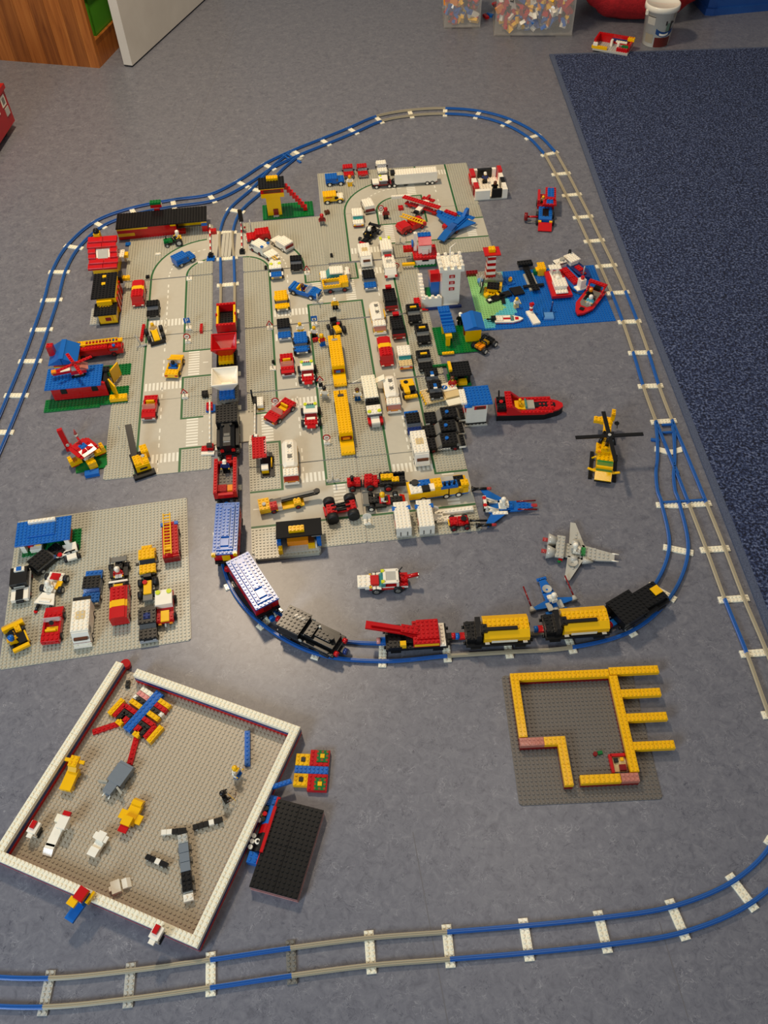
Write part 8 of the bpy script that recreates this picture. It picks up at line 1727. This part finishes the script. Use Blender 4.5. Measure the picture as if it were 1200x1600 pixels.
for y in (-3.6, -1.2, 2.6, 4.4):
    for sx in (-1, 1): t.b('leg', sx*1.2, y, 0, .4, 1, 2, 'dgrey', 0)
loose('long blue brick lying near the far right corner of the enclosure', (-270.3, 653.4), 4.1, 1.2, 8, 2.4, 'blue', k=1.06, tilt=(0, 0))
fig('yellow-capped figure in white seen from above in the enclosure', (-285.8, 604.5), -120, 1.6, 'white', 'blue', ('cap', 'yellow'))
fig('black-clad archer figure in the enclosure', (-304.1, 559.1), -60, 1.6, 'black', 'black', ('cap', 'black'), head='black')
t = Th('toy_bow', 'thin brown bow held by the black-clad archer', 'toy bow', (-296.3, 564.0), -40, 14)
for i in range(6):
    a0, a1 = R(-60+20*i), R(-40+20*i); t.bar('bow_limb', (1.6*math.cos(a0), 1.6*math.sin(a0), 0), (1.6*math.cos(a1), 1.6*math.sin(a1), 0), .09, 'brown')
t.bar('string', (1.6*math.cos(R(60)), 1.6*math.sin(R(60)), 0), (1.6*math.cos(R(-60)), 1.6*math.sin(R(-60)), 0), .04, 'lgrey'); t.bar('arrow', (-.4, 0, 0), (2.2, 0, 0), .07, 'yellow')

# ================================================================ second butterfly, black slab and face panel
t = Th('brick_butterfly', 'yellow and red brick butterfly with green squares outside the wall', 'brick model', (-149.4, 606.3), -94.4, 0, k=1.02)
t.b('body', 0, 0, 0, 1.8, 7.6, 3, 'blue')
for sx in (-1, 1):
    t.b('fore_wing', sx*2.3, -2.2, 0, 2.8, 3.2, 3, 'yellow'); t.b('fore_spot', sx*2.3, -2.1, 3, 1, 1, .6, 'black', 0); t.b('hind_wing', sx*2.8, 1.6, 0, 3.8, 4.4, 3, 'red'); t.b('hind_square', sx*3.2, 2.2, 3, 2.8, 2.6, .5, 'green', 0); t.b('square_centre', sx*3.2, 2.2, 3.5, 1, 1, .5, 'yellow', 0)
t = Th('brick_rod', 'blue studded beam leaning from the butterfly onto the white wall', 'brick', (-208.2, 573.3), -73.3, 22, tilt=(0, 0)); t.b('beam', 0, 0, 0, 1, 6.6, 2, 'blue')
BL = -16.0
t = Th('brick_slab', 'thick black studded slab with brown edges beside the enclosure', 'brick model', (-186.4, 466.4), BL, 0, k=1.06)
for z, c in ((0, 'pink'), (1.6, 'brown'), (3.2, 'pink')): t.b('edge_layer', 0, 0, z, 9.9, 17.9, 1.6, c, 0)
for x, y in ((-2.5, -4.5), (2.5, -4.5), (-2.5, 4.5), (2.5, 4.5)): t.b('top_plate', x, y, 4.8, 5, 9, 1, 'black')
t = Th('face_panel', 'blue and red brick panel with black and white face features', 'brick model', (-227.4, 499.5), BL+1, 0, k=1.0)
t.b('panel_back', .9, 0, 0, .8, 10, 8, 'red', 0); t.b('panel_lower_back', .9, -6.2, 0, .8, 2.4, 6, 'red', 0); t.b('panel_upper_back', .9, 6.2, 0, .8, 2.4, 6, 'red', 0)
for y, c, w in ((3, 'blue', 4), (0, 'red', 2), (-3, 'black', 4)): t.sl('panel_front', -.4, y, 0, w, 2, 8, c, turn=90, lip=3, top=.6, st=0)
for y in (6.4, -6.2): t.b('end_block', -.6, y, 0, 2.4, 2.4, 5, 'blue')
for y, c in ((4.2, 'black'), (3, 'red'), (1.8, 'black')): t.cy('face_stud', -.9, y, 5.6, .5, 2, c); t.cy('face_stud', -1.9, y-.1, 3.4, .5, 2, 'white' if c == 'black' else 'yellow')
for y in (-1.8, -3, -4.2): t.cy('face_stud', -1.9, y, 3.4, .5, 2, 'white')
t.cy('eye', -.6, -3, 6.2, .6, 1.2, 'white'); t.cy('pupil', -.5, -3, 7, .3, .6, 'black')

# ================================================================ yellow floor plan
YC = (348, 659); YA = .6
t = Th('brick_plan', 'yellow brick floor plan on red courses with four side arms', 'brick model', YC, YA, 1.6)
def run(x, y, w, d, c='yellow', zz=3, st=1, under=True):
    ln = max(w, d); n = max(1, math.ceil(ln/8)); 
    for i in range(n):
        s_ = ln/n; o = -ln/2 + s_*(i+.5)
        if w > d:
            t.b('brick', x+o, y, zz, s_, d, 3, c, st)
            if under: t.b('lower_brick', x+o, y, 0, s_, d, 3, 'dred', 0)
        else:
            t.b('brick', x, y+o, zz, w, s_, 3, c, st)
            if under: t.b('lower_brick', x, y+o, 0, w, s_, 3, 'dred', 0)
run(-2.2, 14.4, 24, 2); run(15.9, 14.8, 12, 2, under=False); run(-13.2, 6.2, 2, 14.4); run(-11.4, -2.2, 5.6, 2, 't_pink'); run(-6.1, -2.2, 5, 2); run(-4.6, -8, 2, 9.6); run(2.6, -11.6, 9, 2); run(9.2, -11.6, 4, 2, 't_pink'); run(10.6, 1.6, 2, 24)
for y in (8.8, 2.6, -4.4): run(16.3, y, 9.4, 2, under=False)
t = Th('toy_cart', 'small red cart in the corner of the yellow floor plan', 'toy cart', (YC[0]+8*8.0, YC[1]-8*7.6), YA, 1.6); t.b('side', -1.8, 0, 0, .7, 4.4, 2.4, 'red', 0); t.b('side', 0, 2, 0, 3.4, .7, 2.4, 'red', 0); t.b('floor', .2, 0, 0, 3, 3.6, .8, 'tan', 0); t.b('seat', .6, -1, .8, 1.6, 1.4, 1.6, 'dred', 0); t.b('part', -.6, .8, .8, 1, 1, 1.4, 'black', 0); t.b('part', .8, 1, .8, .8, .8, 1.2, 'yellow', 0)
t = Th('toy_figure_parts', 'tiny red and green piece on the dark grey plate', 'brick', (375.9, 619.0), 10, 1.6); t.cy('red_part', -.5, 0, 0, .5, 2, 'dred'); t.b('green_part', .7, .1, 0, 1.2, .8, 1.6, 'green', 0)
